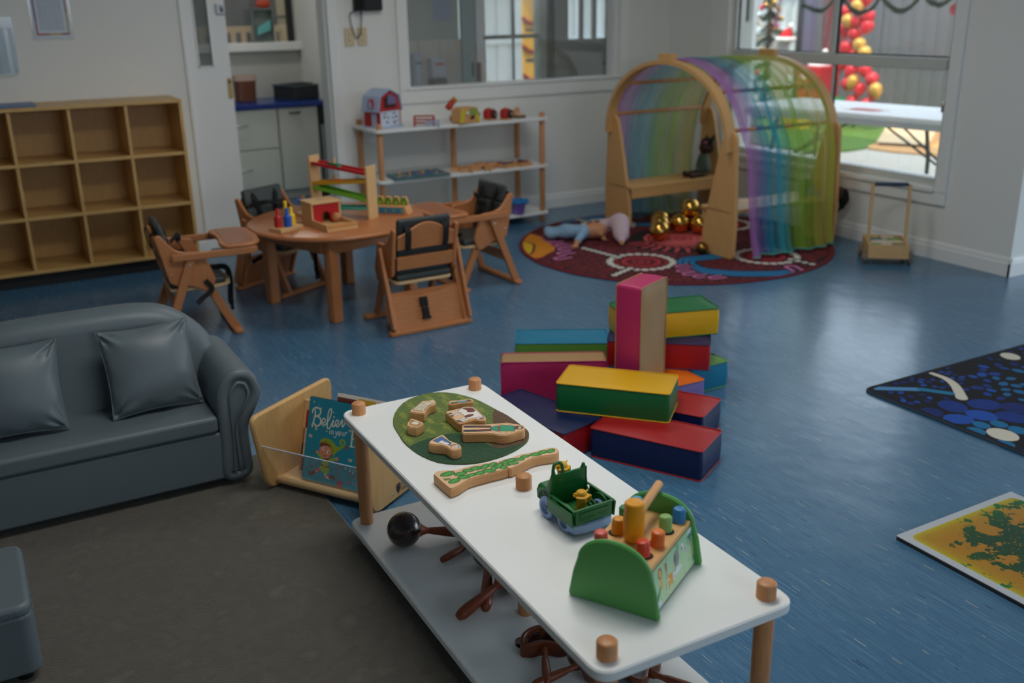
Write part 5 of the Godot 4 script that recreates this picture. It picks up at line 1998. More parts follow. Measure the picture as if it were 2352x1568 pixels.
func dolls() -> void:
	var skin := mat(rgb(196, 138, 98), 0.55, {"subsurf_scatter_enabled": true, "subsurf_scatter_strength": 0.1})
	var dark_skin := mat(rgb(62, 34, 26), 0.6)
	# baby doll lying on its side on the rug
	var d := thing("baby_doll", "baby doll in a pale blue patterned suit lying on the red rug", "doll", at(0, 0.008, 0))
	var A := Vector3(3.12, 0.035, -5.10)
	var H := Vector3(3.345, 0.06, -4.945)
	var m := mb()
	body(m, [[Vector3(3.205, 0.05, -5.05), Vector3(3.27, 0.055, -4.965), 0.042, 0.045], [Vector3(3.205, 0.05, -5.05), Vector3(3.12, 0.035, -5.10), 0.034, 0.024], [Vector3(3.21, 0.05, -5.08), Vector3(3.15, 0.035, -5.16), 0.034, 0.024], [Vector3(3.12, 0.035, -5.10), Vector3(3.10, 0.045, -5.11), 0.024, 0.02], [Vector3(3.15, 0.035, -5.16), Vector3(3.14, 0.045, -5.18), 0.024, 0.02], [Vector3(3.25, 0.05, -4.94), Vector3(3.17, 0.03, -4.87), 0.026, 0.022], [Vector3(3.28, 0.055, -4.98), Vector3(3.29, 0.03, -5.06), 0.024, 0.02]], 0.008, 0.03)
	var im := img(128, 128, rgb(130, 172, 206))
	var rng := RandomNumberGenerator.new()
	rng.seed = 6
	for i in 260:
		oval(im, Vector2(rng.randf(), rng.randf()) * 128, Vector2(3, 2.4), [rgb(196, 216, 226), rgb(92, 140, 186), rgb(170, 196, 206)][i % 3], rng.randf() * 3, 8)
	var sm := mat(Color.WHITE, 0.85)
	sm.albedo_texture = tex(im)
	sm.uv1_triplanar = true
	sm.uv1_scale = Vector3.ONE * 9
	part("blue_suit", m, sm, d)
	m = mb()
	body(m, [[Vector3(3.32, 0.058, -4.955), Vector3(3.365, 0.060, -4.925), 0.046, 0.048], [Vector3(3.27, 0.055, -4.97), Vector3(3.32, 0.058, -4.95), 0.03, 0.03], [Vector3(3.345, 0.045, -4.89), Vector3(3.348, 0.044, -4.882), 0.012, 0.01], [Vector3(3.34, 0.10, -4.96), Vector3(3.345, 0.105, -4.96), 0.01, 0.009]], 0.006, 0.014)
	part("head", m, skin, d)
	m = mb()
	body(m, [[Vector3(3.17, 0.03, -4.87), Vector3(3.125, 0.018, -4.825), 0.017, 0.012], [Vector3(3.125, 0.018, -4.825), Vector3(3.10, 0.012, -4.80), 0.013, 0.008], [Vector3(3.125, 0.018, -4.825), Vector3(3.12, 0.012, -4.79), 0.010, 0.006], [Vector3(3.125, 0.018, -4.825), Vector3(3.095, 0.012, -4.825), 0.010, 0.006]], 0.005, 0.008)
	part("hand", m, skin, d)
	# bonnet and doll clothes next to it
	d = thing("doll_outfit", "second doll in a pale pink cotton outfit bent double beside the baby doll", "doll", at(0, 0.008, 0))
	m = mb()
	body(m, [[Vector3(3.50, 0.09, -4.90), Vector3(3.44, 0.05, -4.80), 0.062, 0.045], [Vector3(3.50, 0.095, -4.92), Vector3(3.44, 0.075, -4.99), 0.045, 0.026], [Vector3(3.44, 0.05, -4.80), Vector3(3.40, 0.022, -4.74), 0.035, 0.02], [Vector3(3.44, 0.075, -4.99), Vector3(3.40, 0.05, -4.97), 0.026, 0.022]], 0.008, 0.035)
	var pk := img(96, 96, rgb(206, 182, 192))
	for i in 160:
		oval(pk, Vector2(rng.randf(), rng.randf()) * 96, Vector2(1.8, 1.4), [rgb(222, 206, 212), rgb(176, 160, 186), rgb(210, 160, 176)][i % 3], 0, 8)
	var pm := mat(Color.WHITE, 0.9)
	pm.albedo_texture = tex(pk)
	pm.uv1_triplanar = true
	pm.uv1_scale = Vector3.ONE * 11
	part("pink_outfit", m, pm, d)
	m = mb()
	body(m, [[Vector3(3.42, 0.05, -4.97), Vector3(3.375, 0.025, -4.90), 0.02, 0.014], [Vector3(3.375, 0.025, -4.90), Vector3(3.36, 0.016, -4.875), 0.014, 0.01], [Vector3(3.365, 0.018, -4.885), Vector3(3.372, 0.012, -4.86), 0.009, 0.006]], 0.005, 0.01)
	part("arm", m, skin, d)
	m = mb()
	body(m, [[Vector3(3.40, 0.022, -4.74), Vector3(3.385, 0.016, -4.715), 0.016, 0.014]], 0.005, 0.01)
	part("foot", m, skin, d)
	# dark haired rag doll sitting on the far bench
	d = thing("rag_doll", "dark rag doll in a grey green dress sitting on the far bench", "doll", at(4.36, 0.28, -5.15))
	m = mb()
	body(m, [[Vector3(0, 0.05, 0), Vector3(0.01, 0.125, -0.01), 0.05, 0.034], [Vector3(0.0, 0.12, 0.02), Vector3(-0.02, 0.06, 0.05), 0.018, 0.016], [Vector3(0.0, 0.12, -0.03), Vector3(0.0, 0.06, -0.06), 0.018, 0.016]], 0.008, 0.02)
	var gk := img(96, 96, rgb(74, 92, 84))
	for i in 160:
		oval(gk, Vector2(rng.randf(), rng.randf()) * 96, Vector2(3, 2), [rgb(120, 140, 126), rgb(44, 56, 52), rgb(150, 150, 120)][i % 3], rng.randf() * 3, 8)
	var gm := mat(Color.WHITE, 0.9)
	gm.albedo_texture = tex(gk)
	gm.uv1_triplanar = true
	gm.uv1_scale = Vector3.ONE * 10
	part("dress", m, gm, d)
	m = mb()
	body(m, [[Vector3(0.01, 0.19, -0.005), Vector3(0.012, 0.20, -0.005), 0.042, 0.04], [Vector3(0.01, 0.13, -0.005), Vector3(0.01, 0.17, -0.005), 0.02, 0.02], [Vector3(-0.035, 0.188, 0.003), Vector3(-0.04, 0.186, 0.004), 0.009, 0.008]], 0.007, 0.012)
	part("head", m, dark_skin, d)
	for q in [0.03, -0.03]:
		m = mb()
		body(m, [[Vector3(-0.02, 0.022, q), Vector3(-0.13, 0.018, q + 0.005), 0.02, 0.017], [Vector3(-0.13, 0.018, q + 0.005), Vector3(-0.145, 0.03, q + 0.005), 0.018, 0.014]], 0.007, 0.01)
		part("leg", m, dark_skin, d)
	m = mb()
	body(m, [[Vector3(0.02, 0.21, -0.005), Vector3(0.035, 0.185, -0.005), 0.043, 0.04], [Vector3(0.03, 0.22, 0.02), Vector3(0.06, 0.27, 0.03), 0.02, 0.006], [Vector3(0.03, 0.22, -0.03), Vector3(0.06, 0.26, -0.05), 0.018, 0.006]], 0.007, 0.015)
	part("hair", m, mat(rgb(20, 14, 14), 0.9), d)
	m = mb()
	ball(m, Vector3(-0.015, 0.225, 0.02), Vector3(0.02, 0.012, 0.014), 10, 8)
	part("pink_bow", m, mat(rgb(150, 60, 90), 0.8), d)
	# doll tipped over on the near bench with its hair hanging down
	d = thing("tipped_doll", "dark haired doll in an orange top lying on the near bench by the arch's end", "doll", at(4.545, 0.282, -4.23))
	m = mb()
	body(m, [[Vector3(-0.06, 0.03, -0.01), Vector3(0.0, 0.035, 0.03), 0.034, 0.03]], 0.008, 0.02)
	part("orange_top", m, mat(rgb(206, 84, 34), 0.7), d)
	m = mb()
	body(m, [[Vector3(-0.09, 0.025, -0.02), Vector3(-0.15, 0.02, -0.04), 0.03, 0.026], [Vector3(-0.10, 0.01, 0.02), Vector3(-0.10, -0.02, 0.05), 0.022, 0.016]], 0.008, 0.02)
	part("purple_skirt", m, mat(rgb(116, 96, 160), 0.8), d)
	m = mb()
	body(m, [[Vector3(0.03, 0.01, 0.07), Vector3(0.036, 0.0, 0.08), 0.036, 0.034], [Vector3(0.01, 0.03, 0.04), Vector3(0.03, 0.012, 0.07), 0.016, 0.016]], 0.007, 0.012)
	part("head", m, dark_skin, d)
	m = mb()
	body(m, [[Vector3(0.05, 0.0, 0.09), Vector3(0.055, -0.03, 0.095), 0.034, 0.03], [Vector3(0.05, -0.04, 0.09), Vector3(0.03, -0.11, 0.085), 0.018, 0.004], [Vector3(0.055, -0.03, 0.10), Vector3(0.05, -0.09, 0.10), 0.016, 0.003]], 0.007, 0.02)
	part("hair", m, mat(rgb(14, 12, 14), 0.85), d)
	# grey ring toy hung on the last post
	d = thing("ring_toy", "grey ring with a dark hub leaning on the arch's last post", "toy", at(4.40, 0.272, -4.255))
	m = mb()
	sweep(m, [Vector3(0, 0.02, 0), Vector3(0.028, 0.032, 0), Vector3(0.04, 0.06, 0), Vector3(0.028, 0.088, 0), Vector3(0, 0.1, 0), Vector3(-0.028, 0.088, 0), Vector3(-0.04, 0.06, 0), Vector3(-0.028, 0.032, 0)], circ(0.014, 8), Vector3.BACK, true)
	part("ring", m, mat(rgb(110, 120, 122), 0.6), d)
	m = mb()
	ball(m, Vector3(0, 0.06, 0), Vector3(0.028, 0.028, 0.012), 12, 8)
	part("hub", m, M.dark, d)

func gold_balls() -> void:
	var r := 0.062
	var g := mb()
	ball(g, Vector3.ZERO, Vector3.ONE * r, 36, 22)
	var gm := g.mesh()
	var where := ["shiny gold mirror ball at the front of the cluster inside the arch", "shiny gold mirror ball just behind the front one of the cluster inside the arch", "shiny gold mirror ball farthest back at the cluster's left inside the arch", "shiny gold mirror ball in the middle of the cluster inside the arch", "shiny gold mirror ball at the cluster's back right inside the arch", "shiny gold mirror ball at the cluster's front right, beside the near post", "shiny gold mirror ball raised on the others at the cluster's right end"]
	var i := 0
	for q in [[3.655, 0, -4.70], [3.76, 0, -4.83], [3.85, 0, -4.95], [3.90, 0, -4.81], [4.03, 0, -4.875], [3.985, 0, -4.72], [3.98, 0.085, -4.81]]:
		var o := thing("mirror_ball", where[i], "ball", at(q[0], 0.008 + r + q[1], q[2], i * 1.1), "gold mirror balls inside the arch")
		part("gold_skin", gm, M.gold, o)
		var m := mb()
		rod(m, Vector3(0, -r * 0.2, r * 0.96), Vector3(0, -r * 0.2, r * 1.02), 0.006, 10, 0.001)
		part("stopper", m, M.brass, o)
		i += 1
	var s := thing("mirror_ball", "lone small gold mirror ball at the foot of the arch's near post", "ball", at(3.655, 0.008 + 0.036, -4.30), "gold mirror balls inside the arch")
	var m := mb()
	ball(m, Vector3.ZERO, Vector3.ONE * 0.036, 28, 18)
	part("gold_skin", m, mat(rgb(150, 112, 58), 0.16, {"metallic": 1.0}), s)
	m = mb()
	rod(m, Vector3(0, 0.034, 0), Vector3(0, 0.039, 0), 0.004, 8, 0.001)
	part("stopper", m, M.brass, s)

const WALK := -0.72

func push_walker() -> void:
	var w := thing("baby_walker", "wooden baby walker cart with a blue handle bar beside the right wall", "walker", at(4.44, 0, -3.665) * rot(Vector3.UP, WALK))
	var m: MB
	# local: x across the cart, z towards the camera side (handle at the near end)
	m = mb()
	box(m, Vector3(0, 0.05, 0), Vector3(0.205, 0.012, 0.24), 0.003)
	part("floor_board", m, M.pale2, w)
	for s in [-1, 1]:
		m = mb()
		box(m, Vector3(s * 0.1, 0.078, 0), Vector3(0.012, 0.07, 0.25), 0.003)
		part("side_board", m, M.pale2, w)
		m = mb()
		box(m, Vector3(0, 0.075, s * 0.125), Vector3(0.215, 0.078, 0.012), 0.003)
		part("end_board", m, M.pale0, w)
		for e in [-1, 1]:
			m = mb()
			rod(m, Vector3(s * 0.108, 0.036, e * 0.085), Vector3(s * 0.128, 0.036, e * 0.085), 0.036, 20, 0.003)
			var wh := part("wheel", m, mat(rgb(128, 118, 104), 0.6), w)
			m = mb()
			rod(m, Vector3(s * 0.129, 0.036, e * 0.085), Vector3(s * 0.133, 0.036, e * 0.085), 0.01, 12, 0.001)
			part("hub", m, M.peach0, wh)
		m = mb()
		box(m, Vector3(0, 0.17, 0), Vector3(0.016, 0.36, 0.024), 0.003, Transform3D(Basis(Vector3.RIGHT, -0.10), Vector3(s * 0.097, 0.08, 0.03)))
		part("handle_post", m, M.pale1, w)
	m = mb()
	rod(m, Vector3(-0.088, 0.425, -0.006), Vector3(0.088, 0.425, -0.006), 0.012, 14)
	part("handle_bar", m, mat(rgb(52, 74, 98), 0.5), w)
	var cols := [rgb(206, 180, 60), rgb(226, 212, 190), rgb(20, 112, 150), rgb(100, 170, 50), rgb(230, 216, 198), rgb(206, 180, 60), rgb(228, 214, 196), rgb(30, 120, 150), rgb(96, 160, 40)]
	var i := 0
	for q in [[-0.06, -0.085, 0.06, 0.05], [0.02, -0.085, 0.07, 0.05], [-0.055, -0.03, 0.08, 0.04], [0.05, -0.03, 0.07, 0.04], [0.0, 0.02, 0.17, 0.04], [0.06, 0.065, 0.06, 0.04], [-0.02, 0.068, 0.08, 0.04], [0.055, 0.1, 0.06, 0.025], [-0.06, 0.1, 0.05, 0.025]]:
		var b := thing("walker_block", "%s wooden block lying in the baby walker's tray" % ["mustard square", "pale square", "blue oblong", "green oblong", "long cream", "small mustard", "cream oblong", "narrow blue", "narrow green"][i], "toy block", at(4.44, 0, -3.665) * rot(Vector3.UP, WALK) * at(q[0], 0.0565, q[1]), "coloured blocks in the baby walker")
		m = mb()
		box(m, Vector3(0, 0.028, 0), Vector3(q[2], 0.056, q[3]), 0.004)
		part("block_body", m, mat(cols[i], 0.5), b)
		m = mb()
		box(m, Vector3(0, 0.0565, 0), Vector3(q[2] * 0.9, 0.001, q[3] * 0.9), 0.0003)
		part("painted_top", m, mat(cols[i], 0.4), b)
		i += 1

# ---------------------------------------------------------------- round table, four high chairs, table toys
func build_round_table() -> void:
	var t := thing("round_table", "low round beech table with four square legs among the high chairs", "table", at(1.555, 0, -4.55, 0.322))
	var m := mb()
	lathe(m, [Vector2(0, 0.395), Vector2(0.418, 0.395), Vector2(0.428, 0.401), Vector2(0.43, 0.408), Vector2(0.427, 0.415), Vector2(0.418, 0.42), Vector2(0, 0.42)], 72)
	part("tabletop", m, wood(beech_t, 0, 0.28, Color(0.93, 0.84, 0.78), 0.7), t)
	for a in 4:
		m = mb()
		box(m, Vector3(0, 0.36, 0.262), Vector3(0.45, 0.07, 0.02), 0.003, rot(Vector3.UP, a * PI / 2))
		part("apron", m, M.chair0 if a % 2 == 0 else M.chair2, t)
	for q in [[-1, 1], [-1, -1], [1, -1], [1, 1]]:
		m = mb()
		slab(m, rrect(0.052, 0.052, 0.006, 2), 0.395, 0.003, Transform3D(Basis(Vector3.RIGHT, Vector3(0, 0, -1), Vector3.UP), Vector3(q[0] * 0.237, 0, q[1] * 0.25)))
		part("leg", m, M.chair1, t)
	var c := high_chair("wooden high chair with its tray forward between the cube shelf and the round table", at(0.815, 0, -4.505, PI / 2 - 0.06))
	dup(c, "wooden high chair with its tray forward in front of the toy shelf", at(2.305, 0, -4.53, -PI / 2 + 0.05), "wooden high chairs round the table")
	var flip := 4.40
	var d := dup(c, "wooden high chair seen from behind with its tray hanging down at the back", at(1.737, 0, -4.035, PI + 0.02), "wooden high chairs round the table")
	(d.get_node("tray") as Node3D).rotation.x = -flip
	d = dup(c, "wooden high chair pushed under the round table's far side by the doorway", at(1.395, 0, -5.00, 0.474), "wooden high chairs round the table")
	(d.get_node("tray") as Node3D).rotation.x = -flip
	table_toys()

# child's folding high chair; local +z is the way it faces, its leg pivots stand over the origin
func high_chair(label: String, x: Transform3D) -> Node3D:
	var c := thing("high_chair", label, "high chair", x, "wooden high chairs round the table")
	var m: MB
	var side := Basis(Vector3.BACK, Vector3.UP, Vector3.LEFT)
	var panel := rounded(pts([-0.142, 0.476, -0.116, 0.480, -0.09, 0.442, -0.062, 0.408, -0.025, 0.394, 0.05, 0.39, 0.066, 0.355, 0.10, 0.262, 0.076, 0.203, 0.05, 0.206, 0.0, 0.236, -0.07, 0.246, -0.098, 0.262]), 0.014)
	for s in [-1, 1]:
		m = mb()
		slab(m, panel, 0.018, 0.004, Transform3D(side, Vector3(s * 0.152 + 0.009, 0, 0)))
		var pn := part("side_panel", m, M.chair1, c)
		for q in [[-0.062, 0.372], [-0.085, 0.30], [-0.055, 0.27]]:
			m = mb()
			rod(m, Vector3(s * 0.161, q[1], q[0]), Vector3(s * 0.163, q[1], q[0]), 0.004, 10, 0.0005)
			part("bolt", m, M.steel, pn)
		m = mb()   # front leg, inside the panel
		box(m, Vector3(0, 0.19, 0), Vector3(0.02, 0.385, 0.038), 0.004, along(Vector3(s * 0.132, 0.01, 0.168), Vector3(s * 0.132, 0.37, 0.0), Vector3.RIGHT))
		part("leg", m, M.chair1, c)
		m = mb()   # rear leg, outside the panel
		box(m, Vector3(0, 0.185, 0), Vector3(0.02, 0.385, 0.038), 0.004, along(Vector3(s * 0.174, 0.012, -0.142), Vector3(s * 0.174, 0.365, 0.0), Vector3.RIGHT))
		var lg := part("leg", m, M.chair1, c)
		m = mb()
		rod(m, Vector3(s * 0.184, 0.338, -0.008), Vector3(s * 0.187, 0.338, -0.008), 0.005, 10, 0.0005)
		part("bolt", m, M.steel, lg)
	for q in [[0.168, 0.40], [-0.142, 0.415]]:
		m = mb()
		plate(m, rrect(q[1], 0.042, 0.018, 5), 0.0, 0.022, 0.005)
		m = shifted(m, Vector3(0, 0, q[0]))
		part("runner", m, M.chair0, c)
	m = mb()
	box(m, Vector3(0, 0.155, -0.083), Vector3(0.33, 0.05, 0.016), 0.003)
	part("cross_brace", m, M.chair0, c)
	m = mb()
	plate(m, rounded(pts([-0.14, -0.10, 0.14, -0.10, 0.15, 0.10, 0.12, 0.165, 0.0, 0.18, -0.12, 0.165, -0.15, 0.10]), 0.03), 0.216, 0.014, 0.003)
	part("seat", m, M.birch0, c)
	var vin := mat(rgb(56, 61, 61), 0.45)
	m = mb()
	box(m, Vector3(0, 0.246, 0.025), Vector3(0.272, 0.032, 0.245), 0.014)
	part("seat_pad", m, vin, c)
	var lean := rot(Vector3.RIGHT, -0.19, Vector3(0, 0.26, -0.088))
	m = mb()
	var bk := pts([-0.138, 0.125, 0.138, 0.125, 0.138, 0.19])
	for i in 17:
		var w := i / 16.0
		bk.append(Vector2(lerpf(0.128, -0.128, w), 0.193 + 0.052 * pow(sin(PI * w), 1.3)))
	bk.append(Vector2(-0.138, 0.19))
	slab(m, bk, 0.012, 0.003, lean * at(0, 0, -0.016))
	part("backrest", m, M.chair0, c)
	m = mb()
	box(m, Vector3(0, 0.06, -0.01), Vector3(0.276, 0.062, 0.014), 0.003, lean)
	part("back_rail", m, M.chair0, c)
	m = mb()
	for q in [[-0.02, 0.075], [0.083, 0.075], [0.175, 0.075]]:
		box(m, Vector3(0, q[0] + 0.036, 0.022), Vector3(0.262, q[1] + 0.018, 0.03), 0.013, lean)
	part("back_pad", m, vin, c)
	for s in [-1, 1]:   # harness straps over the back
		m = mb()
		var p := [Vector3(s * 0.05, 0.30, -0.045), Vector3(s * 0.055, 0.40, -0.068), Vector3(s * 0.075, 0.475, -0.085), Vector3(s * 0.088, 0.492, -0.106), Vector3(s * 0.092, 0.47, -0.148), Vector3(s * 0.092, 0.42, -0.146), Vector3(s * 0.09, 0.375, -0.132)]
		sweep(m, spline(p, 5), rect(0.026, 0.004), Vector3.BACK)
		part("strap", m, M.strap, c)
	m = mb()
	sweep(m, spline([Vector3(-0.12, 0.44, -0.07), Vector3(-0.05, 0.455, -0.03), Vector3(0.02, 0.43, -0.03), Vector3(0.09, 0.40, -0.02), Vector3(0.12, 0.30, 0.03)], 6), rect(0.02, 0.004), Vector3.BACK)
	box(m, Vector3(0.03, 0.425, -0.02), Vector3(0.05, 0.03, 0.022), 0.006)
	part("harness_buckle", m, M.strap, c)
	m = mb()
	sweep(m, spline([Vector3(0.03, 0.265, 0.10), Vector3(0.05, 0.258, 0.175), Vector3(0.052, 0.20, 0.192), Vector3(0.055, 0.10, 0.186), Vector3(0.06, 0.075, 0.19)], 6), rect(0.026, 0.004), Vector3.RIGHT)
	box(m, Vector3(0.06, 0.065, 0.19), Vector3(0.032, 0.04, 0.012), 0.004)
	part("crotch_strap", m, M.strap, c)
	m = mb()
	sweep(m, spline([Vector3(-0.165, 0.26, 0.05), Vector3(-0.175, 0.22, 0.075), Vector3(-0.19, 0.19, 0.03), Vector3(-0.205, 0.17, 0.0)], 5), rect(0.022, 0.004), Vector3.RIGHT)
	part("waist_strap", m, M.strap, c)
	# swinging tray on two arms, built round its pivot
	m = mb()
	plate(m, rounded(pts([-0.2, 0.205, -0.13, 0.190, -0.06, 0.205, 0.06, 0.205, 0.13, 0.190, 0.2, 0.205, 0.2, 0.33, 0.15, 0.372, 0.0, 0.385, -0.15, 0.372, -0.2, 0.33]), 0.03), 0.028, 0.016, 0.005)
	var tr := part("tray", m, M.chair0, c)
	tr.position = Vector3(0, 0.368, -0.062)
	m = mb()
	plate(m, rounded(pts([-0.175, 0.225, 0.175, 0.225, 0.175, 0.322, 0.13, 0.35, -0.13, 0.35, -0.175, 0.322]), 0.02), 0.044, 0.0015, 0.0005)
	part("tray_well", m, wood(beech_t, 0, 0.35, Color(0.82, 0.74, 0.72), 0.9), tr)
	for s in [-1, 1]:
		m = mb()
		box(m, Vector3(s * 0.19, 0.012, 0.165), Vector3(0.016, 0.032, 0.37), 0.005)
		var arm := part("tray_arm", m, M.chair2, tr)
	m = mb()
	box(m, Vector3(0.02, 0.018, 0.245), Vector3(0.04, 0.008, 0.045), 0.003)
	box(m, Vector3(0.02, 0.014, 0.295), Vector3(0.034, 0.012, 0.05), 0.005)
	box(m, Vector3(0.02, 0.014, 0.318), Vector3(0.044, 0.012, 0.012), 0.004)
	part("buckle_strap", m, M.strap, tr)
	return c

func shifted(m: MB, o: Vector3) -> MB:
	for i in m.v.size():
		m.v[i] += o
	return m

func table_toys() -> void:
	var Y := 0.42
	var m: MB
	# three stacking pegs on a board
	var t := thing("stacking_pegs", "red, blue and yellow bottle-shaped stacking pegs on a pale wooden board", "stacking toy", at(1.268, Y, -4.43, 0.42))
	m = mb()
	box(m, Vector3(0, 0.009, 0), Vector3(0.135, 0.018, 0.085), 0.002)
	part("base_board", m, M.pale0, t)
	for q in [[-0.035, -0.01, M.red, 0.075, "red_peg"], [0.0, 0.014, M.blue, 0.072, "blue_peg"], [0.034, 0.002, M.yellow, 0.068, "yellow_peg"]]:
		m = mb()
		var pr := [Vector2(0, 0.018)]
		for k in 5:
			var y := 0.018 + k * 0.0098
			pr.append_array([Vector2(0.0175, y), Vector2(0.019, y + 0.002), Vector2(0.019, y + 0.0075), Vector2(0.0175, y + 0.0096)])
		pr.append_array([Vector2(0.014, 0.069), Vector2(0.0085, 0.076), Vector2(0.0085, 0.098), Vector2(0.006, 0.104), Vector2(0, 0.106)])
		lathe(m, pr, 20, at(q[0], 0, q[1]), 0.75)
		part(q[4], m, q[2], t)
	m = mb()
	lathe(m, [Vector2(0.0, 0.105), Vector2(0.008, 0.106), Vector2(0.008, 0.125), Vector2(0.005, 0.131), Vector2(0, 0.132)], 16, at(0.022, 0, -0.02))
	rod(m, Vector3(0.022, 0.018, -0.02), Vector3(0.022, 0.11, -0.02), 0.0078, 14)
	part("yellow_peg", m, M.yellow, t)
	# box with a red front and a ball
	t = thing("ball_drop_box", "pale wooden ball drop box with a red arched front and a tray", "ball drop toy", at(1.468, Y, -4.43, 0.11))
	m = mb()
	box(m, Vector3(0, 0.005, 0.02), Vector3(0.155, 0.01, 0.285), 0.002)
	part("base_board", m, M.pale2, t)
	for s in [-1, 1]:
		m = mb()
		box(m, Vector3(s * 0.071, 0.056, -0.06), Vector3(0.009, 0.092, 0.115), 0.002)
		part("side_panel", m, M.pale2, t)
		m = mb()
		box(m, Vector3(s * 0.072, 0.021, 0.078), Vector3(0.009, 0.022, 0.16), 0.002)
		part("tray_side", m, M.pale2, t)
	m = mb()
	box(m, Vector3(0, 0.107, -0.06), Vector3(0.158, 0.011, 0.128), 0.003)
	part("lid", m, M.pale0, t)
	m = mb()
	var cf := PackedVector2Array()
	for q in [[-0.066, 0], [-0.02, 0], [-0.02, 0.03]]:
		cf.append(Vector2(q[0], q[1]))
	for i in 9:
		var a := PI - PI * i / 8.0
		cf.append(Vector2(cos(a) * 0.02, 0.034 + sin(a) * 0.02))
	for q in [[0.02, 0.03], [0.02, 0], [0.066, 0], [0.066, 0.09], [-0.066, 0.09]]:
		cf.append(Vector2(q[0], q[1]))
	slab(m, cf, 0.006, 0.001, at(0, 0.01, -0.012))
	part("red_front", m, M.red, t)
	m = mb()
	box(m, Vector3(0, 0.056, -0.116), Vector3(0.135, 0.092, 0.006), 0.001)
	part("back_panel", m, M.pale0, t)
	m = mb()
	box(m, Vector3(0, 0.021, 0.154), Vector3(0.134, 0.022, 0.008), 0.002)
	part("tray_front", m, wood(birch_t, 0, 0.5, Color(0.97, 0.82, 0.64), 1.4), t)
	m = mb()
	sheet(m, 10, 1, func(u, v): return Vector3(0.0 + cos(TAU * u) * 0.02, 0.1132, -0.06 + sin(TAU * u) * 0.02 * v))
	part("lid_hole", m, mat(rgb(196, 160, 130), 0.7), t)
	t = thing("wooden_ball", "plain wooden ball resting in the ball drop box's tray", "ball", at(1.512, Y + 0.010 + 0.023, -4.425))
	m = mb()
	ball(m, Vector3.ZERO, Vector3.ONE * 0.023, 20, 14)
	part("ball_body", m, M.chair0, t)
	m = mb()
	rod(m, Vector3(0, 0.0226, 0), Vector3(0, 0.0232, 0), 0.003, 8, 0.0002)
	part("plug", m, M.dark1, t)
	# zig-zag car ramp
	t = thing("car_ramp", "wooden zig-zag car ramp with red, yellow, green and turquoise tracks", "ramp toy", at(1.612, Y, -4.585) * rot(Vector3.UP, -0.985))
	# local x runs from the tall far board to the near board
	m = mb()
	box(m, Vector3(-0.168, 0.145, 0), Vector3(0.012, 0.29, 0.078), 0.002)
	part("end_board", m, M.pale1, t)
	m = mb()
	box(m, Vector3(0.168, 0.128, 0), Vector3(0.012, 0.256, 0.078), 0.002)
	part("end_board", m, M.pale1, t)
	var tm := [[0.250, 0.214, rgb(190, 34, 40), "red_track"], [0.150, 0.178, rgb(214, 160, 30), "yellow_track"], [0.132, 0.086, rgb(120, 190, 44), "green_track"], [0.026, 0.048, rgb(84, 186, 172), "turquoise_track"]]
	for q in tm:
		m = mb()
		var a := atan2(q[1] - q[0], 0.324)
		var x := Transform3D(Basis(Vector3.BACK, a), Vector3(0, (q[0] + q[1]) / 2, 0))
		box(m, Vector3(0, 0, 0), Vector3(0.322, 0.006, 0.058), 0.001, x)
		for s in [-1, 1]:
			box(m, Vector3(0, 0.006, s * 0.031), Vector3(0.322, 0.016, 0.006), 0.001, x)
		part(q[3], m, mat(q[2], 0.45), t)
	# rolling cars and boat shapes on it
	for q in [[-0.045, 0.239, rgb(10, 110, 70), "small green wooden car with a peg driver on the red ramp track", -0.11], [-0.04, 0.162, rgb(224, 112, 24), "small orange wooden car with a peg driver on the yellow ramp track", 0.085], [-0.15, 0.04, rgb(14, 104, 178), "small blue wooden car at the end of the turquoise ramp track", 0.06]]:
		var car := thing("ramp_car", q[3], "toy car", at(1.612, Y, -4.585) * rot(Vector3.UP, -0.985) * Transform3D(Basis(Vector3.BACK, q[4]), Vector3(q[0], q[1] + 0.002, 0)), "wooden cars on the zig-zag ramp")
		m = mb()
		slab(m, rounded(pts([-0.04, 0.002, 0.04, 0.002, 0.03, 0.016, -0.03, 0.016]), 0.006), 0.03, 0.003, at(0, 0, -0.015))
		part("car_body", m, mat(q[2], 0.45), car)
		m = mb()
		rod(m, Vector3(0, 0.014, 0), Vector3(0, 0.026, 0), 0.008, 12, 0.002)
		ball(m, Vector3(0, 0.031, 0), Vector3.ONE * 0.008, 12, 8)
		part("peg_driver", m, M.pale1, car)
	# frog counting toy
	t = thing("frog_counter", "wooden counting toy with four green frogs standing in a row on a blue-faced block", "counting toy", at(1.842, Y, -4.512) * rot(Vector3.UP, -0.77))
	m = mb()
	slab(m, rounded(pts([-0.09, 0.0, 0.09, 0.0, 0.076, 0.042, -0.09, 0.042]), 0.004), 0.07, 0.002, at(0, 0, -0.035))
	part("block", m, M.peach0, t)
	m = mb()
	slab(m, pts([-0.085, 0.006, 0.066, 0.006, 0.066, 0.034, -0.085, 0.034]), 0.002, 0.0005, at(0, 0, 0.0352))
	var bf := part("blue_face", m, mat(rgb(48, 130, 170), 0.5), t)
	for k in 4:
		m = mb()
		rod(m, Vector3(-0.07 + k * 0.042, 0.02, 0.037), Vector3(-0.07 + k * 0.042, 0.02, 0.039), 0.005, 10, 0.0005)
		part("dot", m, mat(rgb(160, 180, 60), 0.5), bf)
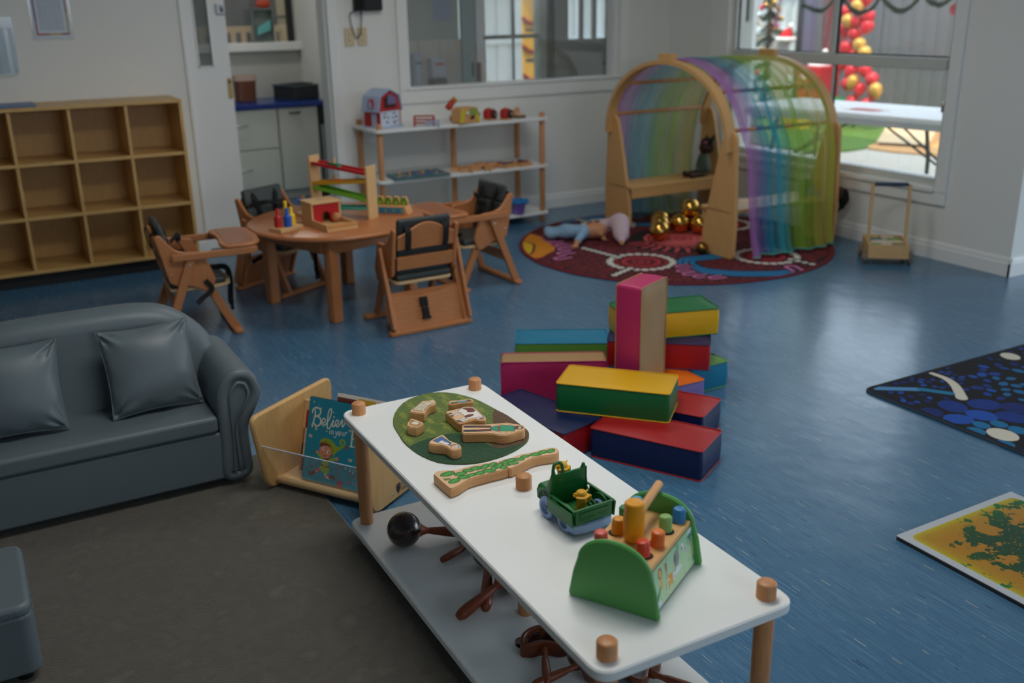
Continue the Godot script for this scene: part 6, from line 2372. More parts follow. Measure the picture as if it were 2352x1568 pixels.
	for k in 4:
		m = mb()
		var fr := smooth(pts([-0.016, 0.0, 0.016, 0.0, 0.019, 0.018, 0.014, 0.034, 0.008, 0.044, 0.0, 0.040, -0.008, 0.044, -0.014, 0.034, -0.019, 0.018]), 3)
		slab(m, fr, 0.018, 0.002, at(-0.066 + k * 0.042, 0.042, -0.008))
		var fg := part("frog_piece", m, M.peach1, t)
		m = mb()
		slab(m, inset(fr, 0.003), 0.001, 0, at(-0.066 + k * 0.042, 0.042, 0.0102))
		part("painted_frog", m, mat(rgb(82, 148, 28), 0.5), fg)
		m = mb()
		ball(m, Vector3(-0.066 + k * 0.042, 0.053, 0.0115), Vector3(0.008, 0.009, 0.001), 10, 6)
		part("belly", m, mat(rgb(156, 186, 70), 0.5), fg)
	# small peg toy behind the ball drop box
	t = thing("ring_stand", "small wooden peg stand with a blue ring behind the ball drop box", "ring toy", at(1.452, Y, -4.73, 0.3))
	m = mb()
	box(m, Vector3(0, 0.008, 0), Vector3(0.08, 0.016, 0.07), 0.002)
	part("base_board", m, M.pale0, t)
	m = mb()
	rod(m, Vector3(0.0, 0.016, 0), Vector3(0.0, 0.095, 0), 0.009, 14, 0.003)
	part("peg", m, M.chair1, t)
	m = mb()
	lathe(m, [Vector2(0.012, 0.068), Vector2(0.03, 0.068), Vector2(0.034, 0.074), Vector2(0.03, 0.08), Vector2(0.012, 0.08)], 20)
	part("blue_ring", m, M.blue, t)

# ---------------------------------------------------------------- sofa, pillows, ottoman, carpet, book rack
# soft block: outline in local x-y, depth d along z, both rims rolled to radius r
func puff(m: MB, p: PackedVector2Array, d: float, r: float, x := I, crown := 0.0) -> MB:
	if signed_area(p) < 0:
		p = p.duplicate()
		p.reverse()
	var st := 5
	var rings := []
	var zs := []
	for i in st + 1:
		var a := PI / 2 * i / st
		rings.append(inset(p, r * (1.0 - sin(a))))
		zs.append(r * (1.0 - cos(a)))
	var s := p.size()
	var loops := []
	var tilt := []
	for i in range(0, st + 1):
		loops.append([rings[i], zs[i]])
		tilt.append(-cos(PI / 2 * i / st))
	for i in range(st, -1, -1):
		loops.append([rings[i], d - zs[i]])
		tilt.append(cos(PI / 2 * i / st))
	var nn := []
	for i in s:
		var e := (p[(i + 1) % s] - p[(i - 1 + s) % s]).normalized()
		nn.append(Vector3(e.y, -e.x, 0))
	for k in loops.size() - 1:
		var A: PackedVector2Array = loops[k][0]
		var B: PackedVector2Array = loops[k + 1][0]
		for i in s:
			var j := (i + 1) % s
			var t0: float = tilt[k]
			var t1: float = tilt[k + 1]
			m.quad(x * Vector3(A[i].x, A[i].y, loops[k][1]), x * Vector3(A[j].x, A[j].y, loops[k][1]), x * Vector3(B[j].x, B[j].y, loops[k + 1][1]), x * Vector3(B[i].x, B[i].y, loops[k + 1][1]),
				x.basis * (nn[i] * sqrt(1 - t0 * t0) + Vector3(0, 0, t0)).normalized(), x.basis * (nn[j] * sqrt(1 - t0 * t0) + Vector3(0, 0, t0)).normalized(), x.basis * (nn[j] * sqrt(1 - t1 * t1) + Vector3(0, 0, t1)).normalized(), x.basis * (nn[i] * sqrt(1 - t1 * t1) + Vector3(0, 0, t1)).normalized())
	for e in [0, loops.size() - 1]:
		var c: PackedVector2Array = loops[e][0]
		var up := x.basis * Vector3(0, 0, -1.0 if e == 0 else 1.0)
		var ti := Geometry2D.triangulate_polygon(c)
		for q in range(0, ti.size(), 3):
			var v := []
			for w in 3:
				v.append(x * Vector3(c[ti[q + w]].x, c[ti[q + w]].y, loops[e][1]))
			m.tri(v[0], v[1], v[2], up, up, up)
	return m

func build_sofa_corner() -> void:
	var V: StandardMaterial3D = M.vinylgrey
	var s := thing("sofa", "small grey vinyl two-seat sofa with rolled arms standing on the grey carpet", "sofa", at(0.2025, 0.006, -2.80))
	var m := mb()
	puff(m, rrect(0.69, 0.155, 0.012), 0.40, 0.008, at(0, 0.103, -0.40))
	part("base_panel", m, V, s)
	m = mb()
	box(m, Vector3(0, 0.209, -0.16), Vector3(0.674, 0.056, 0.335), 0.014)
	part("seat_cushion", m, V, s)
	m = mb()
	var o := PackedVector2Array([Vector2(-0.40, 0.06), Vector2(0.40, 0.06), Vector2(0.415, 0.30), Vector2(0.41, 0.36), Vector2(0.39, 0.405), Vector2(0.345, 0.455), Vector2(0.28, 0.497), Vector2(0.20, 0.515), Vector2(0.1, 0.519), Vector2(-0.1, 0.519), Vector2(-0.20, 0.515), Vector2(-0.28, 0.497), Vector2(-0.345, 0.455), Vector2(-0.39, 0.405), Vector2(-0.41, 0.36), Vector2(-0.415, 0.30)])
	puff(m, smooth(o, 3), 0.155, 0.06, rot(Vector3.RIGHT, -0.13, Vector3(0, 0, -0.365)))
	part("backrest", m, V, s)
	var prof := smooth(pts([-0.062, 0.024, 0.02, 0.024, 0.026, 0.10, 0.025, 0.165, 0.033, 0.20, 0.054, 0.235, 0.070, 0.27, 0.073, 0.305, 0.055, 0.35, 0.012, 0.368, -0.025, 0.356, -0.052, 0.315, -0.061, 0.27, -0.062, 0.15]), 4)
	for d in [-1, 1]:
		var q := PackedVector2Array()
		for p in prof:
			q.append(Vector2(p.x * d, p.y))
		m = mb()
		puff(m, q, 0.40, 0.016, at(d * 0.399, 0, -0.40))
		var arm := part("arm", m, V, s)
		if signed_area(q) < 0:
			q.reverse()
		var roll := []
		for p in inset(q, 0.016):
			roll.append(Vector3(p.x + d * 0.399, p.y, -0.006))
		m = mb()
		sweep(m, roll, circ(0.0165, 10, 0.014), Vector3.BACK, true)
		part("rolled_border", m, V, arm)
		m = mb()
		puff(m, inset(q, 0.034), 0.03, 0.008, at(d * 0.399, 0, -0.024))
		part("front_panel", m, V, arm)
		var seam := []
		for p in inset(q, 0.0005):
			if p.y > 0.06:
				seam.append(Vector3(p.x + d * 0.399, p.y, -0.026))
		m = mb()
		for k in range(0, seam.size() - 1):
			if seam[k].distance_to(seam[k + 1]) < 0.05:
				for w in [0.15, 0.65]:
					var a: Vector3 = seam[k].lerp(seam[k + 1], w)
					var b: Vector3 = seam[k].lerp(seam[k + 1], w + 0.3)
					rod(m, a, b, 0.0009, 5, 0.0002)
		var st := part("stitching", m, mat(rgb(120, 130, 134), 0.7), arm)
		st.set_meta("kind", "stuff")
		for z in [-0.05, -0.36]:
			m = mb()
			lathe(m, [Vector2(0, 0), Vector2(0.018, 0), Vector2(0.022, 0.008), Vector2(0.02, 0.028), Vector2(0, 0.03)], 18, at(d * 0.382, 0, z))
			part("foot", m, M.black, s)
	pillow("grey vinyl square cushion leaning beside the sofa's rolled arm", Vector3(0.392, 0.372, -2.965), 0.02, 0.0)
	pillow("grey vinyl square cushion at the middle of the sofa, cut by the photo's left edge", Vector3(0.015, 0.376, -2.965), -0.03, 1.7)
	# ottoman
	s = thing("ottoman", "dark grey vinyl ottoman on the carpet in front of the sofa", "ottoman", at(-0.195, 0.006, -2.232))
	m = mb()
	puff(m, rrect(0.325, 0.30, 0.03, 5), 0.145, 0.008, Transform3D(Basis(Vector3.RIGHT, Vector3(0, 0, -1), Vector3.UP), Vector3(0, 0.022, 0)))
	part("body", m, V, s)
	m = mb()
	puff(m, rrect(0.325, 0.30, 0.034, 5), 0.032, 0.013, Transform3D(Basis(Vector3.RIGHT, Vector3(0, 0, -1), Vector3.UP), Vector3(0, 0.160, 0)))
	part("padded_top", m, V, s)
	m = mb()
	var ol := rrect(0.327, 0.302, 0.034, 5)
	for k in ol.size():
		var a := ol[k]
		var b := ol[(k + 1) % ol.size()]
		var cnt := maxi(1, int(a.distance_to(b) / 0.007))
		for j in cnt:
			var p := a.lerp(b, (j + 0.15) / cnt)
			var e := a.lerp(b, (j + 0.75) / cnt)
			for y in [0.157, 0.167]:
				rod(m, Vector3(p.x, y, p.y), Vector3(e.x, y, e.y), 0.0008, 4, 0.0002)
	var stt := part("stitching", m, mat(rgb(96, 106, 110), 0.7), s)
	stt.set_meta("kind", "stuff")
	for q in [[-1, -1], [1, -1], [1, 1], [-1, 1]]:
		m = mb()
		lathe(m, [Vector2(0, 0), Vector2(0.016, 0), Vector2(0.018, 0.022), Vector2(0, 0.024)], 16, at(q[0] * 0.125, 0, q[1] * 0.115))
		part("foot", m, M.black, s)
	# carpet
	m = mb()
	plate(m, rrect(3.28, 3.2, 0.006, 2), 0.0, 0.006, 0.0015)
	shifted(m, Vector3(-0.86, 0, -1.38))
	var ramp := grad([rgb(88, 84, 74), rgb(106, 101, 90), rgb(98, 93, 82), rgb(122, 116, 104)])
	var cm := mat(Color.WHITE, 1.0, {"rim_enabled": true, "rim": 0.4, "uv1_triplanar": true, "uv1_world_triplanar": true, "uv1_scale": Vector3(1.2, 1.2, 1.2)})
	cm.albedo_texture = noise_tex(0.014, 512, 14, 5, ramp)
	cm.detail_enabled = true
	cm.detail_blend_mode = BaseMaterial3D.BLEND_MODE_MUL
	cm.detail_uv_layer = BaseMaterial3D.DETAIL_UV_2
	cm.detail_albedo = noise_tex(0.5, 512, 15, 2, grad([rgb(170, 170, 170), rgb(255, 255, 255)]))
	cm.detail_mask = tex(img(4, 4, Color.WHITE))
	cm.uv2_triplanar = true
	cm.uv2_world_triplanar = true
	cm.uv2_scale = Vector3.ONE * 3.2
	cm.heightmap_enabled = true
	cm.heightmap_texture = noise_tex(0.45, 512, 16, 2)
	cm.heightmap_scale = 0.25
	var k := thing("carpet", "taupe grey short-pile carpet under the sofa and beside the white shelf", "carpet")
	part("pile", m, cm, k)
	m = mb()
	sweep(m, [Vector3(0.7795, 0.004, -2.98), Vector3(0.7795, 0.004, 0.2)], circ(0.0028, 6))
	sweep(m, [Vector3(-2.4, 0.004, -2.979), Vector3(0.7795, 0.004, -2.979)], circ(0.0028, 6))
	part("overlocked_edge", m, mat(rgb(120, 124, 130), 0.9), k)
	book_rack()

func pillow(label: String, c: Vector3, roll: float, ph: float) -> void:
	var x := Transform3D(Basis.from_euler(Vector3(-0.36, 0.0, 0.0)) * Basis(Vector3.BACK, roll), c)
	var o := thing("cushion", label, "cushion", x, "grey cushions on the sofa")
	var h := 0.132
	var f := func(u: float, v: float, s: float) -> Vector3:
		var a := u * 2 - 1
		var b := v * 2 - 1
		var ox := a * h * (1.0 - 0.075 * (1 - b * b) * absf(a))
		var oy := b * h * (1.0 - 0.075 * (1 - a * a) * absf(b))
		var ea := 1 - absf(a)
		var eb := 1 - absf(b)
		var t := pow(clampf(1 - pow(absf(a), 2.4), 0, 1), 0.62) * pow(clampf(1 - pow(absf(b), 2.4), 0, 1), 0.62)
		var z := 0.052 * t
		# creases gathering towards the corners and the lower edge
		var corner := exp(-(ea * ea + eb * eb) * 7.0)
		z += 0.011 * corner * sin(atan2(eb, ea) * 9.0 + ph + b * 2.0) * minf(1.0, 9.0 * minf(ea, eb) + 0.12)
		z += 0.006 * exp(-eb * eb * 40.0) * sin(a * 8.0 + ph) * (1.0 if b < 0 else 0.3) * minf(1, eb * 12)
		z += 0.004 * exp(-ea * ea * 40.0) * sin(b * 9.0 + ph * 2.0) * minf(1, ea * 12)
		z += 0.0022 * sin(a * 3.1 + b * 2.3 + ph) * t
		return Vector3(ox, oy, s * z)
	var m := mb()
	sheet(m, 44, 44, func(u, v): return f.call(u, v, 1.0))
	part("front_cover", m, M.vinylgrey, o)
	m = mb()
	sheet(m, 24, 24, func(u, v): return f.call(u, v, -1.0), true)
	part("back_cover", m, M.vinylgrey, o)
	m = mb()
	var ring := []
	for i in 24:
		ring.append(f.call(i / 24.0, 0.0, 0.0))
	for i in 24:
		ring.append(f.call(1.0, i / 24.0, 0.0))
	for i in 24:
		ring.append(f.call(1.0 - i / 24.0, 1.0, 0.0))
	for i in 24:
		ring.append(f.call(0.0, 1.0 - i / 24.0, 0.0))
	sweep(m, ring, circ(0.0022, 6), Vector3.BACK, true)
	part("seam", m, M.vinylgrey, o)

func book_rack() -> void:
	# local x runs from the near-sofa panel to the panel by the white shelf, local -z is the rack's depth
	var b := Basis(Vector3(0.553, 0, 0.833), Vector3.UP, Vector3(-0.833, 0, 0.553))
	var base := Transform3D(b, Vector3(0.647, 0.0065, -2.70))
	var r := thing("book_rack", "low birch plywood book rack with a clear acrylic front beside the sofa", "book rack", base)
	var W := 0.362
	var side := Basis(Vector3(0, 0, -1), Vector3.UP, Vector3.RIGHT)
	var prof := rounded(pts([0.0, 0.0, 0.27, 0.0, 0.338, 0.19, 0.338, 0.256, -0.046, 0.256, -0.036, 0.19]), 0.045, 6)
	var pan := wood(birch_t, 1, 0.4, Color(1.0, 0.94, 0.82), 0.9)
	for x in [-0.018, W]:
		var m := mb()
		slab(m, prof, 0.018, 0.005, Transform3D(side, Vector3(x, 0, 0)))
		part("side_panel", m, pan, r)
	var m := mb()
	rod(m, Vector3(0, 0.022, -0.042), Vector3(W, 0.022, -0.042), 0.012, 16)
	part("front_rail", m, M.birch0, r)
	m = mb()
	box(m, Vector3(W / 2, 0.02, -0.115), Vector3(W, 0.012, 0.14), 0.002)
	part("floor_board", m, M.birch0, r)
	m = mb()
	box(m, Vector3(W / 2, 0, 0), Vector3(W, 0.2, 0.012), 0.003, Transform3D(Basis(Vector3.RIGHT, -0.3), Vector3(0, 0.13, -0.175)))
	part("back_board", m, M.birch0, r)
	m = mb()
	var t := Transform3D(Basis(Vector3.RIGHT, 0.435), Vector3(W / 2, 0.088, -0.018))
	box(m, Vector3.ZERO, Vector3(W, 0.146, 0.0025), 0.0005, t)
	part("acrylic_front", m, mat(Color(0.93, 0.97, 1.0, 0.07), 0.04, {"transparency": BaseMaterial3D.TRANSPARENCY_ALPHA}), r)
	m = mb()
	box(m, Vector3(0, 0.0735, 0), Vector3(W, 0.003, 0.003), 0.0005, t)
	part("acrylic_edge", m, mat(rgb(186, 200, 214), 0.25), r)
	# maker's mark burnt into the outer face
	var ink := mat(rgb(44, 34, 34), 0.7)
	var nb := Basis(Vector3(0, 0, -1), Vector3.UP, Vector3.RIGHT)
	var lt := part("lettering", letters("UNIVERSITY", 0.021, 0.0006, "Droid Serif", true), ink, r)
	lt.transform = Transform3D(nb, Vector3(W + 0.0183, 0.036, -0.205))
	lt = part("lettering", letters("Furniture Collection", 0.0125, 0.0006, "Droid Serif"), ink, r)
	lt.transform = Transform3D(nb, Vector3(W + 0.0183, 0.021, -0.205))
	m = mb()
	slab(m, smooth(pts([-0.011, 0.014, 0.0, 0.017, 0.011, 0.014, 0.011, 0.0, 0.006, -0.011, 0.0, -0.016, -0.006, -0.011, -0.011, 0.0]), 2), 0.0006, 0, Transform3D(nb, Vector3(W + 0.0180, 0.031, -0.132)))
	part("shield_mark", m, mat(rgb(96, 70, 66), 0.7), r)
	m = mb()
	slab(m, circ(0.0075, 14), 0.0004, 0, Transform3D(nb, Vector3(W + 0.0186, 0.031, -0.132)))
	part("shield_centre", m, ink, r)
	m = mb()
	rod(m, Vector3(W + 0.0178, 0.024, -0.10), Vector3(W + 0.019, 0.024, -0.10), 0.004, 12, 0.0004)
	part("screw", m, M.steel, r)
	# books, leaning back in the rack
	var lean := Basis(Vector3.RIGHT, -0.30)
	book("blue picture book with an elf on its cover leaning in the rack's front", base * Transform3D(lean, Vector3(0.205, 0.034, -0.058)), 0.25, 0.252, 0.011, elf_cover(), rgb(14, 26, 58))
	var im := img(200, 220, rgb(226, 220, 214))
	im.fill_rect(Rect2i(0, 0, 200, 62), rgb(196, 22, 30))
	oval(im, Vector2(50, 60), Vector2(40, 30), rgb(232, 230, 226))
	stroke(im, curve([10, 120, 50, 140, 90, 110, 150, 150]), 12, rgb(196, 120, 70))
	oval(im, Vector2(30, 190), Vector2(46, 30), rgb(60, 58, 60))
	book("red and white picture book showing behind the elf book's left side", base * Transform3D(lean, Vector3(0.155, 0.032, -0.092)), 0.215, 0.195, 0.008, im, rgb(180, 20, 26))
	im = img(200, 220, rgb(232, 226, 214))
	im.fill_rect(Rect2i(0, 8, 80, 30), rgb(110, 50, 36))
	im.fill_rect(Rect2i(84, 4, 70, 26), rgb(220, 170, 40))
	stroke(im, curve([10, 80, 90, 60, 190, 100]), 18, rgb(120, 160, 90))
	book("cream picture book peeking out above the elf book's right corner", base * Transform3D(lean, Vector3(0.255, 0.034, -0.078)), 0.18, 0.268, 0.008, im, rgb(220, 200, 170))
	im = img(200, 220, rgb(190, 130, 60))
	oval(im, Vector2(60, 110), Vector2(70, 50), rgb(70, 60, 54))
	stroke(im, curve([20, 190, 100, 170, 190, 200]), 14, rgb(226, 190, 120))
	book("tan and grey picture book standing low behind the red and white book", base * Transform3D(lean, Vector3(0.125, 0.032, -0.107)), 0.19, 0.13, 0.007, im, rgb(160, 110, 50))

func book(label: String, x: Transform3D, w: float, h: float, th: float, cover: Image, spine: Color) -> void:
	var o := thing("picture_book", label, "book", x)
	var m := mb()
	box(m, Vector3(0.002, h / 2, -th / 2), Vector3(w - 0.006, h - 0.004, th - 0.002), 0.0005)
	part("pages", m, mat(rgb(226, 222, 210), 0.8), o)
	m = mb()
	slab(m, pts([-w / 2, 0, w / 2, 0, w / 2, h, -w / 2, h]), 0.001, 0, at(0, 0, 0))
	part("front_cover", m, print_mat(cover, 0.3), o)
	m = mb()
	box(m, Vector3(-w / 2, h / 2, -th / 2 + 0.0005), Vector3(0.002, h, th + 0.001), 0.0005)
	part("spine", m, mat(spine, 0.4), o)
	m = mb()
	box(m, Vector3(0, h / 2, -th + 0.0002), Vector3(w, h, 0.0015), 0.0005)
	part("back_cover", m, mat(spine, 0.4), o)

func elf_cover() -> Image:
	var n := 640
	var im := img(n, n, rgb(0, 134, 158))
	var cream := rgb(226, 220, 206)
	var red := rgb(176, 44, 44)
	var dkred := rgb(120, 28, 30)
	var limeg := rgb(140, 168, 28)
	var skin := rgb(214, 138, 102)
	for q in [[40, 36, 7], [92, 52, 4], [112, 76, 9], [234, 86, 7], [340, 108, 5], [400, 200, 10], [34, 214, 6], [186, 240, 8], [150, 218, 4], [344, 226, 4], [430, 60, 6], [520, 130, 7]]:
		var p := PackedVector2Array()
		for i in 8:
			p.append(Vector2(q[0], q[1]) + Vector2(cos(PI / 4 * i), sin(PI / 4 * i)) * (q[2] * (1.5 if i % 2 == 0 else 0.5)))
		poly(im, p, rgb(226, 206, 140))
	# brush lettering: «Believe»
	var W := 12.0
	stroke(im, curve([58, 96, 62, 130, 52, 190, 46, 226]), W, cream)
	stroke(im, curve([34, 118, 40, 92, 70, 76, 104, 84, 112, 108, 96, 132, 66, 142]), W, cream)
	stroke(im, curve([66, 142, 104, 146, 122, 172, 112, 204, 82, 214, 56, 196]), W, cream)
	stroke(im, curve([128, 186, 156, 176, 162, 154, 144, 148, 132, 168, 136, 196, 156, 200, 178, 180]), W * 0.8, cream)
	stroke(im, curve([178, 180, 204, 130, 212, 76, 198, 66, 184, 100, 184, 180, 190, 214, 210, 212, 226, 176]), W * 0.85, cream)
	stroke(im, curve([226, 176, 238, 146, 234, 180, 240, 196, 258, 180]), W * 0.85, cream)
	oval(im, Vector2(240, 122), Vector2(7, 7), cream)
	stroke(im, curve([258, 180, 282, 166, 286, 144, 270, 140, 260, 160, 266, 186, 286, 186, 304, 166]), W * 0.8, cream)
	stroke(im, curve([304, 166, 314, 138, 320, 134, 322, 168, 330, 182, 346, 150, 352, 124, 340, 126]), W * 0.85, cream)
	stroke(im, curve([352, 136, 362, 150, 384, 140, 386, 118, 370, 116, 362, 138, 370, 160, 392, 156, 410, 128]), W * 0.8, cream)
	# «in your»
	var T := 5.5
	for s in [[214, 226, 216, 254], [232, 254, 230, 230], [306, 236, 308, 256]]:
		stroke(im, pts(s), T, cream)
	oval(im, Vector2(213, 214), Vector2(3.5, 3.5), cream)
	stroke(im, curve([230, 236, 240, 226, 248, 236, 249, 254]), T, cream)
	stroke(im, curve([268, 226, 278, 248, 288, 224]), T, cream)
	stroke(im, curve([288, 224, 280, 258, 268, 274, 258, 268]), T, cream)
	stroke(im, curve([304, 222, 294, 234, 302, 250, 314, 240, 314, 226, 304, 222]), T, cream)
	stroke(im, curve([328, 222, 328, 240, 338, 246, 346, 238, 346, 220]), T, cream)
	stroke(im, curve([346, 238, 350, 246]), T, cream)
	stroke(im, curve([360, 244, 359, 220]), T, cream)
	stroke(im, curve([360, 228, 368, 218, 376, 222]), T, cream)
	# «ELF»
	for s in [[424, 200, 426, 316], [412, 200, 480, 196], [480, 196, 481, 214], [426, 256, 464, 254], [412, 318, 486, 312], [486, 312, 484, 292], [506, 194, 508, 308], [494, 194, 520, 192], [494, 310, 556, 304], [556, 304, 554, 284], [576, 190, 578, 302], [564, 190, 628, 184], [628, 184, 628, 202], [578, 246, 612, 243], [566, 304, 592, 301]]:
		stroke(im, pts(s), 13.0 if absf(s[0] - s[2]) < 4 and absf(s[1] - s[3]) > 60 else 7.0, cream)
	# ribbon
	stroke(im, curve([110, 402, 76, 420, 62, 480, 66, 520, 84, 552, 70, 574, 44, 566, 46, 538, 80, 530, 120, 520, 150, 470]), 5, dkred)
	stroke(im, curve([318, 424, 330, 470, 324, 520, 346, 580, 400, 606, 450, 588, 476, 548, 462, 516, 430, 520, 428, 560, 470, 590, 560, 600]), 6, red)
	stroke(im, curve([240, 496, 270, 526, 320, 500, 370, 490, 400, 520]), 4, dkred)
	oval(im, Vector2(358, 618), Vector2(28, 28), red)
	oval(im, Vector2(358, 618), Vector2(9, 9), rgb(0, 134, 158))
	# legs
	stroke(im, curve([176, 530, 140, 548, 108, 570]), 26, rgb(186, 52, 50))
	for q in [[150, 540], [128, 556], [166, 538], [138, 560], [118, 560]]:
		oval(im, Vector2(q[0], q[1]), Vector2(4, 4), cream)
	stroke(im, curve([106, 566, 92, 590, 70, 592, 66, 582]), 22, rgb(110, 30, 30))
	var leg := curve([216, 540, 216, 572, 240, 590, 262, 580])
	for i in leg.size() - 1:
		stroke(im, PackedVector2Array([leg[i], leg[i + 1]]), 24, red if (i / 2) % 2 == 0 else cream)
	stroke(im, curve([262, 580, 290, 572, 298, 590]), 24, rgb(110, 30, 30))
	# tunic, arms
	poly(im, smooth(pts([168, 452, 236, 448, 232, 480, 250, 548, 200, 560, 156, 532, 172, 486])), limeg)
	stroke(im, curve([172, 460, 150, 440, 130, 424]), 22, limeg)
	stroke(im, curve([232, 458, 264, 446, 290, 440]), 22, limeg)
	oval(im, Vector2(118, 412), Vector2(14, 12), skin)
	oval(im, Vector2(306, 432), Vector2(16, 14), skin)
	stroke(im, curve([166, 500, 200, 512, 236, 506]), 13, rgb(96, 34, 26))
	oval(im, Vector2(200, 510), Vector2(8, 8), rgb(206, 150, 60))
	poly(im, pts([184, 452, 192, 466, 202, 454, 212, 466, 222, 454, 230, 462, 234, 446, 184, 444]), dkred)
	# head and hat
	oval(im, Vector2(268, 392), Vector2(15, 18), skin, 0.3)
	oval(im, Vector2(206, 374), Vector2(70, 72), rgb(104, 52, 28))
	oval(im, Vector2(196, 388), Vector2(60, 60), skin)
	poly(im, smooth(pts([136, 350, 150, 318, 210, 308, 258, 342, 262, 368, 232, 356, 200, 350, 176, 356, 150, 366])), rgb(112, 58, 30))
	for q in [[176, 372], [222, 396]]:
		oval(im, Vector2(q[0], q[1]), Vector2(11, 15), rgb(240, 240, 236))
		oval(im, Vector2(q[0] + 3, q[1]), Vector2(6, 9), rgb(24, 26, 40))
	oval(im, Vector2(160, 408), Vector2(11, 8), rgb(220, 110, 86))
	oval(im, Vector2(226, 422), Vector2(11, 8), rgb(220, 110, 86))
	stroke(im, curve([178, 420, 192, 432, 210, 424]), 6, rgb(110, 40, 36))
	poly(im, smooth(pts([132, 338, 150, 306, 200, 292, 250, 306, 300, 340, 352, 318, 356, 336, 320, 366, 284, 398, 262, 430, 262, 386, 244, 352, 200, 330, 160, 332])), limeg)
	stroke(im, curve([140, 334, 196, 320, 242, 346, 258, 400]), 9, rgb(170, 120, 30))
	stroke(im, curve([346, 330, 366, 306, 352, 282, 328, 286, 322, 306, 336, 314]), 17, limeg)
	# small gifts, notes, heart
	for q in [[84, 232, 1.4], [40, 300, 0.2], [430, 420, 0.1]]:
		var p := PackedVector2Array()
		for c in [[-16, -10], [16, -10], [16, 10], [-16, 10]]:
			p.append(Vector2(q[0], q[1]) + Vector2(c[0], c[1]).rotated(q[2]))
		poly(im, p, rgb(226, 226, 220))
		stroke(im, PackedVector2Array([Vector2(q[0], q[1]) + Vector2(-16, 0).rotated(q[2]), Vector2(q[0], q[1]) + Vector2(16, 0).rotated(q[2])]), 4, red)
		stroke(im, PackedVector2Array([Vector2(q[0], q[1]) + Vector2(0, -10).rotated(q[2]), Vector2(q[0], q[1]) + Vector2(0, 10).rotated(q[2])]), 4, red)
	for q in [[398, 492], [440, 500], [470, 510], [500, 488]]:
		stroke(im, pts([q[0], q[1], q[0] + 2, q[1] - 34]), 3.5, cream)
		oval(im, Vector2(q[0] - 4, q[1]), Vector2(7, 5), cream, -0.3)
	stroke(im, pts([442, 466, 464, 470]), 4, cream)
	oval(im, Vector2(380, 330), Vector2(8, 8), red)
	oval(im, Vector2(392, 330), Vector2(8, 8), red)
	poly(im, pts([373, 334, 399, 334, 386, 350]), red)
	for y in [586, 602]:
		var x := 470
		while x < 600:
			stroke(im, pts([x, y, x + 9, y + 2]), 3, rgb(160, 200, 206))
			x += 13
	for i in 40:
		stroke(im, pts([90 + i * 5, 606 + (i * 37) % 14, 96 + i * 5, 607 + (i * 37) % 14]), 2, rgb(0, 112, 120))
	return im

